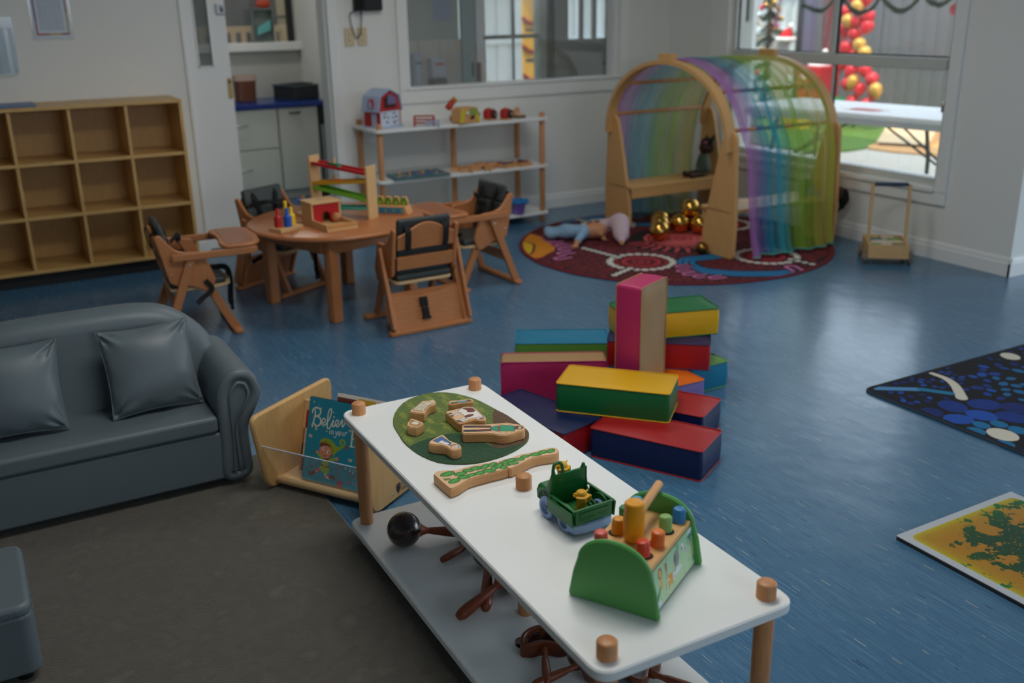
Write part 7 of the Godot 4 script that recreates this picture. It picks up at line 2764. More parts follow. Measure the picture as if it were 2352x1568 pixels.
# ---------------------------------------------------------------- pile of vinyl foam blocks
func build_foam_blocks() -> void:
	var L := 0.383
	var W := 0.186
	var H := 0.102
	var pink := rgb(186, 40, 98)
	var beige := rgb(168, 132, 84)
	var navy := rgb(14, 26, 76)
	var redc := rgb(168, 22, 28)
	var green := rgb(14, 106, 52)
	var yellow := rgb(226, 172, 8)
	var sky := rgb(20, 122, 158)
	var lime := rgb(92, 150, 54)
	# centre x, z, base y, direction of the long side (x, z), [broad faces, narrow faces] and how it lies: 0 flat, 1 on its long edge, 2 upright
	var list := [
		[1.789, -2.287, 0.0, Vector2(0.496, 0.868), redc, navy, 0, "red-topped navy vinyl foam block lying nearest the white shelf"],
		[1.556, -2.612, 0.0, Vector2(-0.254, -0.967), navy, redc, 0, "navy-topped red-edged vinyl foam block lying at the left of the pile"],
		[1.962, -2.492, 0.0, Vector2(-0.5, -0.866), rgb(172, 34, 38), navy, 0, "red-topped navy vinyl foam block under the pile's right end"],
		[2.118, -2.735, 0.0, Vector2(0.02, -1.0), rgb(226, 108, 18), rgb(126, 112, 176), 0, "orange-topped lilac-edged vinyl foam block under the upright one"],
		[2.320, -2.838, 0.0, Vector2(0.0, -1.0), rgb(100, 160, 70), sky, 0, "green-topped blue-edged vinyl foam block under the red-sided one"],
		[1.747, -2.842, 0.0, Vector2(0.87, 0.49), pink, beige, 1, "pink vinyl foam block with a beige top edge standing on its long edge"],
		[2.030, -3.235, 0.0, Vector2(0.857, 0.516), sky, lime, 0, "light blue-topped lime-edged vinyl foam block at the back of the pile"],
		[1.789, -2.500, H, Vector2(0.678, 0.735), yellow, green, 0, "yellow-topped green vinyl foam block laid across the front of the pile"],
		[1.985, -2.640, H, Vector2(0.91, -0.41), beige, pink, 2, "tall upright vinyl foam block with a pink end and beige broad faces"],
		[2.186, -2.792, H, Vector2(-0.77, -0.64), rgb(30, 32, 84), redc, 0, "navy-topped red-sided vinyl foam block stacked second from the top"],
		[2.228, -2.826, 2 * H, Vector2(-0.954, -0.3), green, yellow, 0, "green-topped yellow-sided vinyl foam block topping the pile"],
	]
	for q in list:
		var d: Vector2 = q[3].normalized()
		var ax := Vector3(d.x, 0, d.y)
		var b := Basis(ax, Vector3.UP, ax.cross(Vector3.UP))
		var h: float = [H, W, L][q[6]]
		if q[6] == 1:
			b = Basis(ax, ax.cross(Vector3.UP) * -1.0, Vector3.UP)
		elif q[6] == 2:
			# long axis up, width along d
			b = Basis(Vector3.UP, Vector3.UP.cross(ax), ax)
		if b.determinant() < 0:
			b.y = -b.y
		var o := thing("foam_block", q[7], "foam block", Transform3D(b, Vector3(q[0], q[2] + h / 2 + 0.0006, q[1])), "vinyl foam blocks in the pile")
		var vin := {"heightmap_enabled": true, "heightmap_texture": fine_t, "heightmap_scale": 0.02, "uv1_triplanar": true, "uv1_scale": Vector3.ONE * 5.0, "metallic_specular": 0.5}
		var m := mb()
		vinyl_face(m, L, W, H, true)
		part("broad_face", m, mat(q[4], 0.42, vin), o)
		m = mb()
		vinyl_face(m, L, W, H, false)
		part("side_band", m, mat(q[5], 0.42, vin), o)
		m = mb()
		for s in [-1, 1]:
			var path := []
			for p in rrect(L - 0.004, W - 0.004, 0.012, 3):
				path.append(Vector3(p.x, s * (H / 2 - 0.0018), p.y))
			sweep(m, path, circ(0.0019, 6), Vector3.UP, true)
		part("piping", m, mat(q[4], 0.5), o)

# upper and lower face, or the band round the side, of a soft upholstered block
func vinyl_face(m: MB, L: float, W: float, H: float, broad: bool) -> void:
	var o := rrect(L - 0.006, W - 0.006, 0.012, 3)
	if broad:
		for s in [-1.0, 1.0]:
			sheet(m, 16, 10, func(u: float, v: float):
				var x := (u - 0.5) * (L - 0.007)
				var z := (v - 0.5) * (W - 0.007)
				var e := minf(minf(u, 1 - u) * L, minf(v, 1 - v) * W)
				return Vector3(x, s * (H / 2 - 0.003 + 0.0035 * (1.0 - exp(-e * 60.0)) + 0.0012 * sin(u * 9.0 + s) * sin(v * 7.0)), z), s > 0)
	else:
		var k := o.size()
		for i in k:
			var a := o[i]
			var b := o[(i + 1) % k]
			var na := (o[(i + 1) % k] - o[(i - 1 + k) % k]).normalized()
			var nb := (o[(i + 2) % k] - o[i]).normalized()
			var va := Vector3(na.y, 0, -na.x)
			var vb := Vector3(nb.y, 0, -nb.x)
			var st := 7
			for j in st:
				var y0 := -H / 2 + 0.002 + (H - 0.004) * j / st
				var y1 := -H / 2 + 0.002 + (H - 0.004) * (j + 1) / st
				var g0 := 0.003 * sin(PI * j / st)
				var g1 := 0.003 * sin(PI * (j + 1) / st)
				var t0 := Vector3.UP * cos(PI * j / st) * -0.12
				var t1 := Vector3.UP * cos(PI * (j + 1) / st) * -0.12
				m.quad(Vector3(a.x, y0, a.y) + va * g0, Vector3(b.x, y0, b.y) + vb * g0, Vector3(b.x, y1, b.y) + vb * g1, Vector3(a.x, y1, a.y) + va * g1, (va + t0).normalized(), (vb + t0).normalized(), (vb + t1).normalized(), (va + t1).normalized())

# ---------------------------------------------------------------- low white shelf in front and everything on it
const TY := 0.39   # its top

func build_front_shelf() -> void:
	white_shelf("toy_shelf", "low white two-tier toy shelf with round beech posts in the foreground", at(0.9525, 0, -1.675, PI / 2 - 0.0154), 1.160, 0.338, [0.05, 0.369], 0.421)
	story_mat()
	figures()
	truck()
	pounding_bench()
	instruments()

func flat_poly(m: MB, a: Array, y: float, d: float, b := 0.0, k := 0, uvr := Rect2()) -> MB:
	var p := pts(a)
	if k > 0:
		p = smooth(p, k)
	return plate(m, p, y, d, b, uvr)

func story_mat() -> void:
	var o := [0.843, -2.150, 0.870, -2.204, 0.916, -2.257, 0.963, -2.281, 1.008, -2.285, 1.049, -2.264, 1.074, -2.230, 1.094, -2.182, 1.103, -2.131, 1.108, -2.084, 1.114, -2.040, 1.114, -1.986, 1.112, -1.935, 1.101, -1.906, 1.080, -1.877, 1.055, -1.859, 1.018, -1.842, 0.973, -1.832, 0.918, -1.834, 0.874, -1.855, 0.844, -1.884, 0.826, -1.933, 0.820, -1.980, 0.820, -2.031, 0.827, -2.074, 0.834, -2.118]
	var r := Rect2(0.80, -2.30, 0.33, 0.49)
	var n := Vector2(660, 980)
	var im := img(660, 980, rgb(92, 114, 48))
	var f := func(a: Array) -> PackedVector2Array:
		var p := PackedVector2Array()
		for i in range(0, a.size(), 2):
			p.append((Vector2(a[i], a[i + 1]) - r.position) / r.size * n)
		return p
	var rng := RandomNumberGenerator.new()
	rng.seed = 2
	for i in 900:
		oval(im, Vector2(rng.randf() * 660, rng.randf() * 980), Vector2(rng.randf_range(6, 24), rng.randf_range(4, 14)), rgb(92, 114, 48).lerp([rgb(74, 98, 40), rgb(110, 130, 58)][i % 2], 0.35), rng.randf() * 3, 8)
	var ye := [0.991, -2.254, 0.926, -2.231, 0.884, -2.183, 0.928, -2.117, 0.901, -2.053, 0.981, -2.163, 1.016, -2.204, 1.067, -2.200, 0.950, -2.053, 1.073, -2.107, 0.832, -2.036, 1.076, -2.173, 0.86, -2.10, 1.03, -2.24]
	for i in range(0, ye.size(), 2):
		for j in 26:
			oval(im, f.call([ye[i] + rng.randfn() * 0.004, ye[i + 1] + rng.randfn() * 0.013])[0], Vector2(9, 7), rgb(92, 114, 48).lerp(rgb(158, 160, 66), 0.55), rng.randf() * 3, 8)
	poly(im, smooth(f.call([0.80, -1.985, 0.823, -1.996, 0.845, -2.005, 0.871, -2.012, 0.898, -2.013, 0.927, -2.013, 0.950, -2.005, 0.975, -1.98, 0.985, -1.93, 0.992, -1.89, 1.03, -1.872, 1.08, -1.875, 1.11, -1.91, 1.13, -1.8, 0.95, -1.78, 0.80, -1.80])), rgb(34, 74, 46))
	poly(im, smooth(f.call([1.112, -2.10, 1.102, -2.085, 1.084, -2.060, 1.064, -2.021, 1.03, -1.97, 0.995, -1.945, 0.987, -1.935, 0.994, -1.913, 0.992, -1.887, 1.007, -1.872, 1.032, -1.868, 1.060, -1.867, 1.078, -1.874, 1.10, -1.905, 1.14, -1.95, 1.14, -2.06])), rgb(92, 68, 40))
	stroke(im, f.call([1.108, -2.092, 1.084, -2.060, 1.064, -2.021, 1.058, -1.99]), 5, rgb(104, 44, 36))
	for i in 1500:
		var p := Vector2(rng.randf() * 660, rng.randf() * 980)
		var c := im.get_pixelv(Vector2i(p))
		oval(im, p, Vector2(rng.randf_range(2, 7), 1.5), c.lightened(0.10) if i % 2 else c.darkened(0.14), rng.randf() * 3, 6)
	var m := mb()
	flat_poly(m, o, TY + 0.0002, 0.0035, 0.0012, 2, r)
	var fm := print_mat(im, 1.0, {"heightmap_enabled": true, "heightmap_texture": fine_t, "heightmap_scale": 0.12, "rim_enabled": true, "rim": 0.35})
	fm.texture_repeat = true
	single("felt_mat", m, fm, "round green and brown wool felt play mat lying on the white shelf top", "felt mat")

# flat wooden story piece: outline in world x, z on the mat; ops paint its printed face
func piece(called: String, label: String, cat: String, out: Array, y: float, th: float, group: String, paint: Callable, k := 2) -> void:
	var p := smooth(pts(out), k)
	var r := Rect2(p[0], Vector2.ZERO)
	for q in p:
		r = r.expand(q)
	var ce := r.get_center()
	var loc := PackedVector2Array()
	for q in p:
		loc.append(q - ce)
	var lr := Rect2(r.position - ce, r.size)
	var o := thing(called, label, cat, at(ce.x, y, ce.y), group)
	var m := mb()
	plate(m, loc, 0, th, 0.0025)
	part("wooden_body", m, M.peach0, o)
	var sc := 260.0 / maxf(r.size.x, r.size.y)
	var im := img(int(r.size.x * sc) + 1, int(r.size.y * sc) + 1, rgb(226, 184, 140))
	paint.call(im, func(a: Array) -> PackedVector2Array:
		var w := PackedVector2Array()
		for i in range(0, a.size(), 2):
			w.append((Vector2(a[i], a[i + 1]) - r.position) * sc)
		return w, sc)
	m = mb()
	var pin := loc
	if signed_area(pin) < 0:
		pin.reverse()
	plate(m, inset(pin, 0.0016), th, 0.0004, 0, lr)
	part("printed_face", m, print_mat(im, 0.45), o)

func inked(im: Image, p: PackedVector2Array, c: Color, w := 3.5) -> void:
	poly(im, p, c)
	var q := p.duplicate()
	q.append(p[0])
	stroke(im, q, w, rgb(24, 20, 22))

func figures() -> void:
	var Y := TY + 0.0038
	var T := 0.0245
	var G := "flat wooden story figures on the felt mat"
	var dk := rgb(24, 20, 22)
	var skin := rgb(228, 184, 152)
	piece("story_figure", "flat wooden figure of a woman in a cream robe lying on the felt mat", "wooden figure", [0.887, -2.134, 0.890, -2.144, 0.934, -2.180, 0.943, -2.186, 0.957, -2.180, 0.970, -2.180, 0.972, -2.168, 0.966, -2.155, 0.956, -2.147, 0.943, -2.145, 0.923, -2.124, 0.911, -2.108], Y, T, G, func(im, f, sc):
		inked(im, smooth(f.call([0.900, -2.146, 0.932, -2.173, 0.944, -2.174, 0.960, -2.172, 0.962, -2.163, 0.956, -2.155, 0.943, -2.148, 0.928, -2.135, 0.917, -2.122, 0.904, -2.135])), rgb(214, 204, 176))
		oval(im, f.call([0.962, -2.166])[0], Vector2.ONE * 0.0058 * sc, dk)
		oval(im, f.call([0.962, -2.166])[0], Vector2.ONE * 0.0048 * sc, rgb(232, 226, 206))
		for s in [[0.904, -2.142, 0.938, -2.162], [0.912, -2.132, 0.934, -2.148], [0.935, -2.172, 0.939, -2.150], [0.925, -2.150, 0.921, -2.142]]:
			stroke(im, f.call(s), 2.5, dk)
		stroke(im, f.call([0.897, -2.141, 0.912, -2.123]), 7, dk))
	piece("story_figure", "narrow flat wooden figure of a boy in blue and green", "wooden figure", [0.993, -2.132, 0.997, -2.143, 1.007, -2.149, 1.023, -2.141, 1.049, -2.134, 1.057, -2.131, 1.059, -2.122, 1.052, -2.112, 1.037, -2.117, 1.015, -2.124, 0.996, -2.125], Y, T, G, func(im, f, sc):
		inked(im, f.call([1.001, -2.138, 1.018, -2.132, 1.018, -2.124, 1.001, -2.127]), rgb(70, 110, 50))
		inked(im, f.call([1.017, -2.134, 1.042, -2.128, 1.041, -2.119, 1.017, -2.122]), rgb(80, 160, 190))
		oval(im, f.call([1.047, -2.123])[0], Vector2.ONE * 0.0066 * sc, dk)
		oval(im, f.call([1.0465, -2.123])[0], Vector2.ONE * 0.0054 * sc, rgb(118, 76, 46))
		stroke(im, f.call([0.999, -2.138, 0.999, -2.127]), 8, dk))
	piece("story_figure", "flat wooden brown and white cow figure in the middle of the felt mat", "wooden figure", [0.961, -2.083, 0.967, -2.090, 1.004, -2.090, 1.018, -2.093, 1.036, -2.082, 1.038, -2.055, 1.035, -2.025, 1.034, -2.004, 1.023, -1.990, 1.011, -1.996, 1.003, -2.006, 0.993, -2.007, 0.982, -2.006, 0.963, -2.004, 0.958, -2.012, 0.960, -2.05], Y, T, G, func(im, f, sc):
		var wht := rgb(232, 228, 222)
		for s in [[0.966, -2.071, 0.996, -2.074], [0.964, -2.055, 0.99, -2.058], [0.963, -2.019, 0.993, -2.029], [0.966, -2.012, 0.992, -2.018]]:
			stroke(im, f.call(s), 0.0085 * sc, dk)
			stroke(im, f.call(s), 0.0065 * sc, wht)
			stroke(im, f.call([s[0], s[1], s[0] + 0.003, s[1]]), 0.007 * sc, rgb(70, 60, 64))
		inked(im, smooth(f.call([0.994, -2.080, 1.004, -2.084, 1.016, -2.087, 1.032, -2.077, 1.033, -2.048, 1.031, -2.018, 1.027, -2.004, 1.016, -2.002, 1.009, -2.016, 0.992, -2.016, 0.988, -2.021, 0.991, -2.038, 0.992, -2.053, 0.988, -2.064])), wht)
		poly(im, smooth(f.call([1.008, -2.082, 1.016, -2.085, 1.031, -2.075, 1.029, -2.053, 1.017, -2.051, 1.009, -2.059, 1.013, -2.069])), rgb(112, 48, 32))
		poly(im, smooth(f.call([1.010, -2.041, 1.016, -2.036, 1.008, -2.028, 0.995, -2.026, 0.990, -2.030, 0.994, -2.040])), rgb(112, 48, 32))
		oval(im, f.call([0.992, -2.064])[0], Vector2(0.005, 0.004) * sc, rgb(222, 160, 150))
		inked(im, smooth(f.call([1.026, -2.016, 1.029, -2.004, 1.020, -1.997, 1.008, -2.0, 1.010, -2.010])), wht)
		poly(im, smooth(f.call([1.024, -2.008, 1.027, -2.002, 1.018, -1.999, 1.014, -2.006])), rgb(120, 50, 32))
		oval(im, f.call([1.009, -2.003])[0], Vector2(0.004, 0.003) * sc, rgb(222, 160, 150))
		oval(im, f.call([1.0, -2.012])[0], Vector2(0.004, 0.003) * sc, rgb(220, 180, 60)))
	piece("story_figure", "large flat wooden figure of a bearded man in a green tunic on the felt mat", "wooden figure", [0.941, -1.946, 0.950, -1.970, 0.960, -1.990, 0.971, -1.990, 1.010, -1.966, 1.050, -1.952, 1.063, -1.947, 1.074, -1.931, 1.083, -1.921, 1.090, -1.911, 1.084, -1.896, 1.073, -1.885, 1.059, -1.886, 1.044, -1.883, 1.028, -1.883, 1.011, -1.892, 0.999, -1.909, 0.978, -1.925], Y, T, G, func(im, f, sc):
		for s in [[0.964, -1.978, 0.990, -1.963], [0.952, -1.956, 0.979, -1.941]]:
			stroke(im, f.call(s), 0.0125 * sc, rgb(34, 36, 44))
		for s in [[0.990, -1.963, 1.014, -1.947], [0.979, -1.941, 1.007, -1.929]]:
			stroke(im, f.call(s), 0.0135 * sc, dk)
			stroke(im, f.call(s), 0.0115 * sc, rgb(92, 46, 36))
		for s in [[1.066, -1.920, 1.055, -1.938, 1.031, -1.946, 1.020, -1.945], [1.052, -1.895, 1.021, -1.896, 1.012, -1.908, 1.010, -1.924]]:
			stroke(im, f.call(s), 0.0085 * sc, dk)
			stroke(im, f.call(s), 0.0068 * sc, skin)
		inked(im, smooth(f.call([1.017, -1.942, 1.034, -1.941, 1.048, -1.937, 1.066, -1.918, 1.054, -1.896, 1.043, -1.900, 1.018, -1.914, 1.011, -1.931])), rgb(14, 150, 110))
		stroke(im, f.call([1.036, -1.939, 1.022, -1.913]), 0.007 * sc, rgb(124, 88, 52))
		oval(im, f.call([1.072, -1.905])[0], Vector2.ONE * 0.0115 * sc, dk)
		oval(im, f.call([1.072, -1.905])[0], Vector2.ONE * 0.0102 * sc, rgb(78, 54, 38))
		oval(im, f.call([1.073, -1.9045])[0], Vector2(0.0066, 0.0074) * sc, skin, 0.5)
		oval(im, f.call([1.0675, -1.908])[0], Vector2(0.0052, 0.0075) * sc, rgb(78, 54, 38), 0.6)
		stroke(im, f.call([1.074, -1.909, 1.075, -1.907]), 2.5, dk)
		stroke(im, f.call([1.077, -1.902, 1.0775, -1.900]), 2.5, dk)
		for s in [[1.046, -1.944], [1.034, -1.897], [1.058, -1.943], [1.044, -1.893]]:
			oval(im, f.call(s)[0], Vector2(0.003, 0.004) * sc, rgb(206, 170, 50)))
	piece("story_figure", "small flat wooden hen figure at the felt mat's near left edge", "wooden figure", [0.845, -2.054, 0.848, -2.070, 0.862, -2.089, 0.871, -2.095, 0.876, -2.086, 0.886, -2.057, 0.880, -2.047, 0.858, -2.037], Y, T, G, func(im, f, sc):
		inked(im, smooth(f.call([0.860, -2.082, 0.868, -2.087, 0.872, -2.069, 0.880, -2.054, 0.863, -2.043, 0.852, -2.055])), rgb(190, 142, 76))
		inked(im, smooth(f.call([0.858, -2.066, 0.868, -2.072, 0.876, -2.060, 0.866, -2.052])), rgb(226, 222, 210), 2.5)
		for s in [[0.857, -2.05, 0.872, -2.05], [0.856, -2.045, 0.87, -2.045]]:
			stroke(im, f.call(s), 3, rgb(120, 82, 40))
		oval(im, f.call([0.866, -2.081])[0], Vector2(0.003, 0.003) * sc, rgb(190, 60, 40)))
	piece("story_figure", "flat wooden figure of a woman in a blue dress and white apron", "wooden figure", [0.848, -1.932, 0.853, -1.948, 0.893, -1.966, 0.897, -1.948, 0.896, -1.925, 0.903, -1.906, 0.906, -1.889, 0.900, -1.876, 0.887, -1.871, 0.876, -1.878, 0.874, -1.899, 0.868, -1.911], Y, T, G, func(im, f, sc):
		inked(im, f.call([0.861, -1.946, 0.889, -1.957, 0.891, -1.934, 0.893, -1.912, 0.884, -1.902, 0.876, -1.912, 0.868, -1.925]), rgb(66, 110, 172))
		inked(im, f.call([0.866, -1.931, 0.881, -1.937, 0.888, -1.910, 0.879, -1.906]), rgb(226, 228, 234), 2.5)
		oval(im, f.call([0.891, -1.889])[0], Vector2.ONE * 0.0105 * sc, dk)
		oval(im, f.call([0.891, -1.889])[0], Vector2.ONE * 0.0092 * sc, rgb(196, 206, 220))
		oval(im, f.call([0.888, -1.888])[0], Vector2(0.0062, 0.0072) * sc, skin, 0.3)
		stroke(im, f.call([0.886, -1.899, 0.897, -1.897]), 0.004 * sc, rgb(90, 50, 32))
		oval(im, f.call([0.880, -1.926])[0], Vector2(0.003, 0.003) * sc, rgb(206, 170, 60)))
	var leafy := func(im: Image, f: Callable, sc: float, a: Array, big: float) -> void:
		var rng := RandomNumberGenerator.new()
		rng.seed = 8
		for i in range(0, a.size(), 2):
			var c: Vector2 = f.call([a[i], a[i + 1]])[0]
			var turn := rng.randf_range(-0.5, 0.5)
			var s := big * (1.2 if i < 4 else 1.0) * rng.randf_range(0.85, 1.1)
			oval(im, c, Vector2(0.0165, 0.0105) * sc * s, dk, turn)
			oval(im, c, Vector2(0.0152, 0.0092) * sc * s, rgb(36, 142, 38), turn)
			stroke(im, PackedVector2Array([c + Vector2(-0.009, 0.002).rotated(turn) * sc * s, c + Vector2(0.009, -0.003).rotated(turn) * sc * s]), 2.5, rgb(150, 206, 60))
		for i in 10:
			var c: Vector2 = f.call([lerpf(a[0], a[a.size() - 2], rng.randf()), lerpf(a[1], a[a.size() - 1], rng.randf())])[0]
			stroke(im, PackedVector2Array([c, c + Vector2(rng.randf_range(-14, 14), rng.randf_range(-5, 5))]), 2.5, [rgb(90, 80, 30), rgb(160, 90, 60)][i % 2])
	piece("vine_piece", "wide flat wooden vine piece printed with large green leaves", "wooden vine", [0.791, -1.787, 0.795, -1.799, 0.806, -1.805, 0.822, -1.801, 0.843, -1.790, 0.866, -1.791, 0.895, -1.789, 0.925, -1.784, 0.943, -1.780, 0.946, -1.757, 0.946, -1.734, 0.910, -1.734, 0.878, -1.734, 0.846, -1.732, 0.818, -1.718, 0.798, -1.713, 0.792, -1.722], TY + 0.0004, 0.0225, "wooden vine pieces on the white shelf", func(im, f, sc):
		poly(im, f.call([0.80, -1.765, 0.815, -1.76, 0.815, -1.752, 0.80, -1.752]), rgb(110, 120, 60))
		(leafy as Callable).call(im, f, sc, [0.819, -1.780, 0.817, -1.742, 0.844, -1.766, 0.843, -1.747, 0.867, -1.772, 0.862, -1.748, 0.887, -1.772, 0.883, -1.747, 0.908, -1.770, 0.905, -1.747, 0.927, -1.770, 0.922, -1.752, 0.940, -1.758, 0.943, -1.745], 0.9))
	piece("vine_piece", "narrow flat wooden vine piece printed with green leaves, butted to the wide one", "wooden vine", [0.9465, -1.780, 0.978, -1.779, 1.003, -1.784, 1.034, -1.780, 1.068, -1.780, 1.089, -1.777, 1.096, -1.764, 1.087, -1.746, 1.071, -1.742, 1.043, -1.749, 1.019, -1.750, 0.990, -1.741, 0.962, -1.733, 0.9475, -1.734], TY + 0.0004, 0.0225, "wooden vine pieces on the white shelf", func(im, f, sc):
		(leafy as Callable).call(im, f, sc, [0.953, -1.755, 0.960, -1.766, 0.974, -1.767, 0.969, -1.752, 0.991, -1.762, 1.010, -1.768, 1.036, -1.764, 1.056, -1.766, 1.076, -1.762], 0.85))

func truck() -> void:
	var x := at(0.974, TY + 0.0003, -1.502, PI + 0.03)   # local +z is the way it drives
	var t := thing("toy_truck", "green plastic toy pickup truck with pale blue wheels on the white shelf", "toy truck", x)
	var g := mat(rgb(16, 104, 44), 0.38)
	var b := mat(rgb(136, 164, 208), 0.4)
	var m := mb()
	plate(m, rrect(0.084, 0.132, 0.014), 0.010, 0.018, 0.003)
	part("chassis", m, b, t)
	m = mb()   # wrap-round rear bumper
	plate(m, rounded(pts([-0.05, -0.048, -0.046, -0.066, -0.02, -0.072, 0.02, -0.072, 0.046, -0.066, 0.05, -0.048, 0.042, -0.048, 0.0, -0.058, -0.042, -0.048]), 0.006), 0.006, 0.022, 0.003)
	part("bumper", m, b, t)
	for s in [-1, 1]:
		for z in [-0.032, 0.036]:
			m = mb()
			var q := Transform3D(Basis(Vector3(0, 0, 1), Vector3(s, 0, 0), Vector3(0, s, 0)), Vector3(s * 0.034, 0.0235, z))
			lathe(m, [Vector2(0.0, 0.0), Vector2(0.021, 0.0), Vector2(0.0235, 0.003), Vector2(0.0235, 0.014), Vector2(0.021, 0.0165), Vector2(0.015, 0.017), Vector2(0.0125, 0.011), Vector2(0.0, 0.010)], 28, q, 0.8)
			var w := part("wheel", m, b, t)
			m = mb()
			for k in 5:
				var a := TAU * k / 5
				rod(m, q * Vector3(cos(a) * 0.0078, 0.0095, sin(a) * 0.0078), q * Vector3(cos(a) * 0.0078, 0.0112, sin(a) * 0.0078), 0.0026, 8, 0.0003)
			rod(m, q * Vector3(0, 0.0095, 0), q * Vector3(0, 0.0125, 0), 0.0032, 10, 0.0005)
			part("hub", m, mat(rgb(96, 120, 164), 0.5), w)
			# mudguard arching over the wheel
			m = mb()
			var path := []
			for i in 13:
				var a := PI * (0.06 + 0.88 * i / 12.0)
				path.append(Vector3(s * 0.042, 0.0235 + sin(a) * 0.027, z + cos(a) * 0.027))
			sweep(m, path, rect(0.018, 0.004), Vector3(s, 0, 0))
			part("mudguard", m, g, t)
	m = mb()   # cargo box
	var fl := 0.030
	box(m, Vector3(0, fl, -0.022), Vector3(0.088, 0.004, 0.084), 0.001)
	for s in [-1, 1]:
		box(m, Vector3(s * 0.0435, 0.044, -0.022), Vector3(0.004, 0.032, 0.088), 0.0012, Transform3D(Basis(Vector3.BACK, -s * 0.10), Vector3(s * 0.004, 0.0, 0)))
	box(m, Vector3(0, 0.043, -0.065), Vector3(0.088, 0.032, 0.004), 0.0012)
	part("cargo_box", m, g, t)
	m = mb()
	slab(m, rrect(0.07, 0.02, 0.003), 0.0012, 0.0004, Transform3D(Basis(Vector3.LEFT, Vector3.UP, Vector3.FORWARD), Vector3(0, 0.042, -0.0672)))
	part("tailgate_panel", m, g, t)
	var lt := part("raised_lettering", letters("GREEN TOYS", 0.011, 0.001, "Droid Sans", true), g, t)
	lt.transform = Transform3D(Basis(Vector3.LEFT, Vector3.UP, Vector3.FORWARD), Vector3(0, 0.0382, -0.0686))
	m = mb()
	for s in [-1, 1]:
		box(m, Vector3(s * 0.047, 0.0595, -0.022), Vector3(0.006, 0.003, 0.092), 0.001)
	box(m, Vector3(0, 0.0595, -0.0665), Vector3(0.098, 0.003, 0.006), 0.001)
	part("rim", m, g, t)
	m = mb()   # cab back wall, sides and roll bar
	slab(m, rounded(pts([-0.046, 0.028, 0.046, 0.028, 0.047, 0.062, 0.040, 0.108, 0.034, 0.108, 0.032, 0.098, -0.032, 0.098, -0.034, 0.108, -0.040, 0.108, -0.047, 0.062]), 0.003), 0.006, 0.0015, at(0, 0, 0.021))
	part("cab_wall", m, g, t)
	m = mb()
	slab(m, rrect(0.058, 0.016, 0.004), 0.0015, 0.0005, Transform3D(Basis(Vector3.LEFT, Vector3.UP, Vector3.FORWARD), Vector3(0, 0.084, 0.0212)))
	part("pressed_panel", m, g, t)
	m = mb()
	for s in [-1, 1]:
		var side := Transform3D(Basis(Vector3.BACK, Vector3.UP, Vector3.LEFT), Vector3(s * 0.042 + 0.002, 0, 0))
		slab(m, rounded(pts([0.02, 0.028, 0.075, 0.028, 0.078, 0.05, 0.058, 0.06, 0.04, 0.066, 0.024, 0.1, 0.02, 0.1]), 0.004), 0.004, 0.001, side)
	part("cab_side", m, g, t)
	m = mb()
	puff(m, rrect(0.084, 0.034, 0.012), 0.03, 0.006, at(0, 0.043, 0.05))
	part("bonnet", m, g, t)
	m = mb()
	tube(m, spline([Vector3(0.014, 0.100, 0.024), Vector3(0.015, 0.116, 0.026), Vector3(0.022, 0.122, 0.026), Vector3(0.034, 0.120, 0.025), Vector3(0.038, 0.104, 0.024)], 5), 0.0034, 8)
	part("roll_bar", m, g, t)
	m = mb()
	for s in [-1, 1]:
		var path := []
		for i in 9:
			var a := PI * i / 8.0
			path.append(Vector3(-0.026, 0.032 + sin(a) * 0.012, -0.022 + s * 0.0 + cos(a) * 0.02))
		tube(m, path, 0.004, 8)
	part("wheel_arch", m, g, t)
	var yel := mat(rgb(226, 168, 20), 0.5)
	for q in [[Vector3(0.004, 0.0335, -0.028), 0.0, "yellow plastic ranger figure with a hat waving from the truck's cargo box"], [Vector3(0.002, 0.066, 0.044), 0.3, "yellow plastic figure riding in the truck's cab, only its hat showing"]]:
		var fg := thing("toy_figure", q[2], "toy figure", x * at(q[0].x, q[0].y, q[0].z, PI + q[1]), "yellow figures riding in the toy truck")
		m = mb()
		body(m, [[Vector3(0, 0.002, 0), Vector3(0, 0.016, 0), 0.0105, 0.0095], [Vector3(0, 0.016, 0), Vector3(0, 0.024, 0), 0.0085, 0.0085], [Vector3(0, 0.026, 0), Vector3(0, 0.031, 0), 0.0105, 0.0100], [Vector3(0, 0.025, 0.008), Vector3(0, 0.024, 0.012), 0.0055, 0.0045], [Vector3(-0.009, 0.018, 0.001), Vector3(-0.0145, 0.010, 0.004), 0.0046, 0.0042], [Vector3(0.009, 0.018, 0.001), Vector3(0.017, 0.022, 0.003), 0.0045, 0.004], [Vector3(0.017, 0.022, 0.003), Vector3(0.0185, 0.028, 0.003), 0.004, 0.0042]], 0.0016, 0.003)
		part("figure_body", m, yel, fg)
		m = mb()
		lathe(m, [Vector2(0, 0.031), Vector2(0.0155, 0.0325), Vector2(0.0165, 0.0335), Vector2(0.0155, 0.0345), Vector2(0.0112, 0.0355), Vector2(0.0105, 0.041), Vector2(0.008, 0.0438), Vector2(0, 0.0442)], 24)
		part("hat", m, yel, fg)
		for s in [-1, 1]:
			m = mb()
			body(m, [[Vector3(s * 0.010, 0.037, -0.001), Vector3(s * 0.0185, 0.0415, -0.002), 0.0035, 0.0012]], 0.0012, 0.002)
			part("ear", m, yel, fg)
		m = mb()
		for s in [-1, 1]:
			ball(m, Vector3(s * 0.004, 0.029, 0.0095), Vector3(0.0016, 0.002, 0.001), 8, 6)
		part("eyes", m, mat(rgb(190, 136, 12), 0.5), fg)

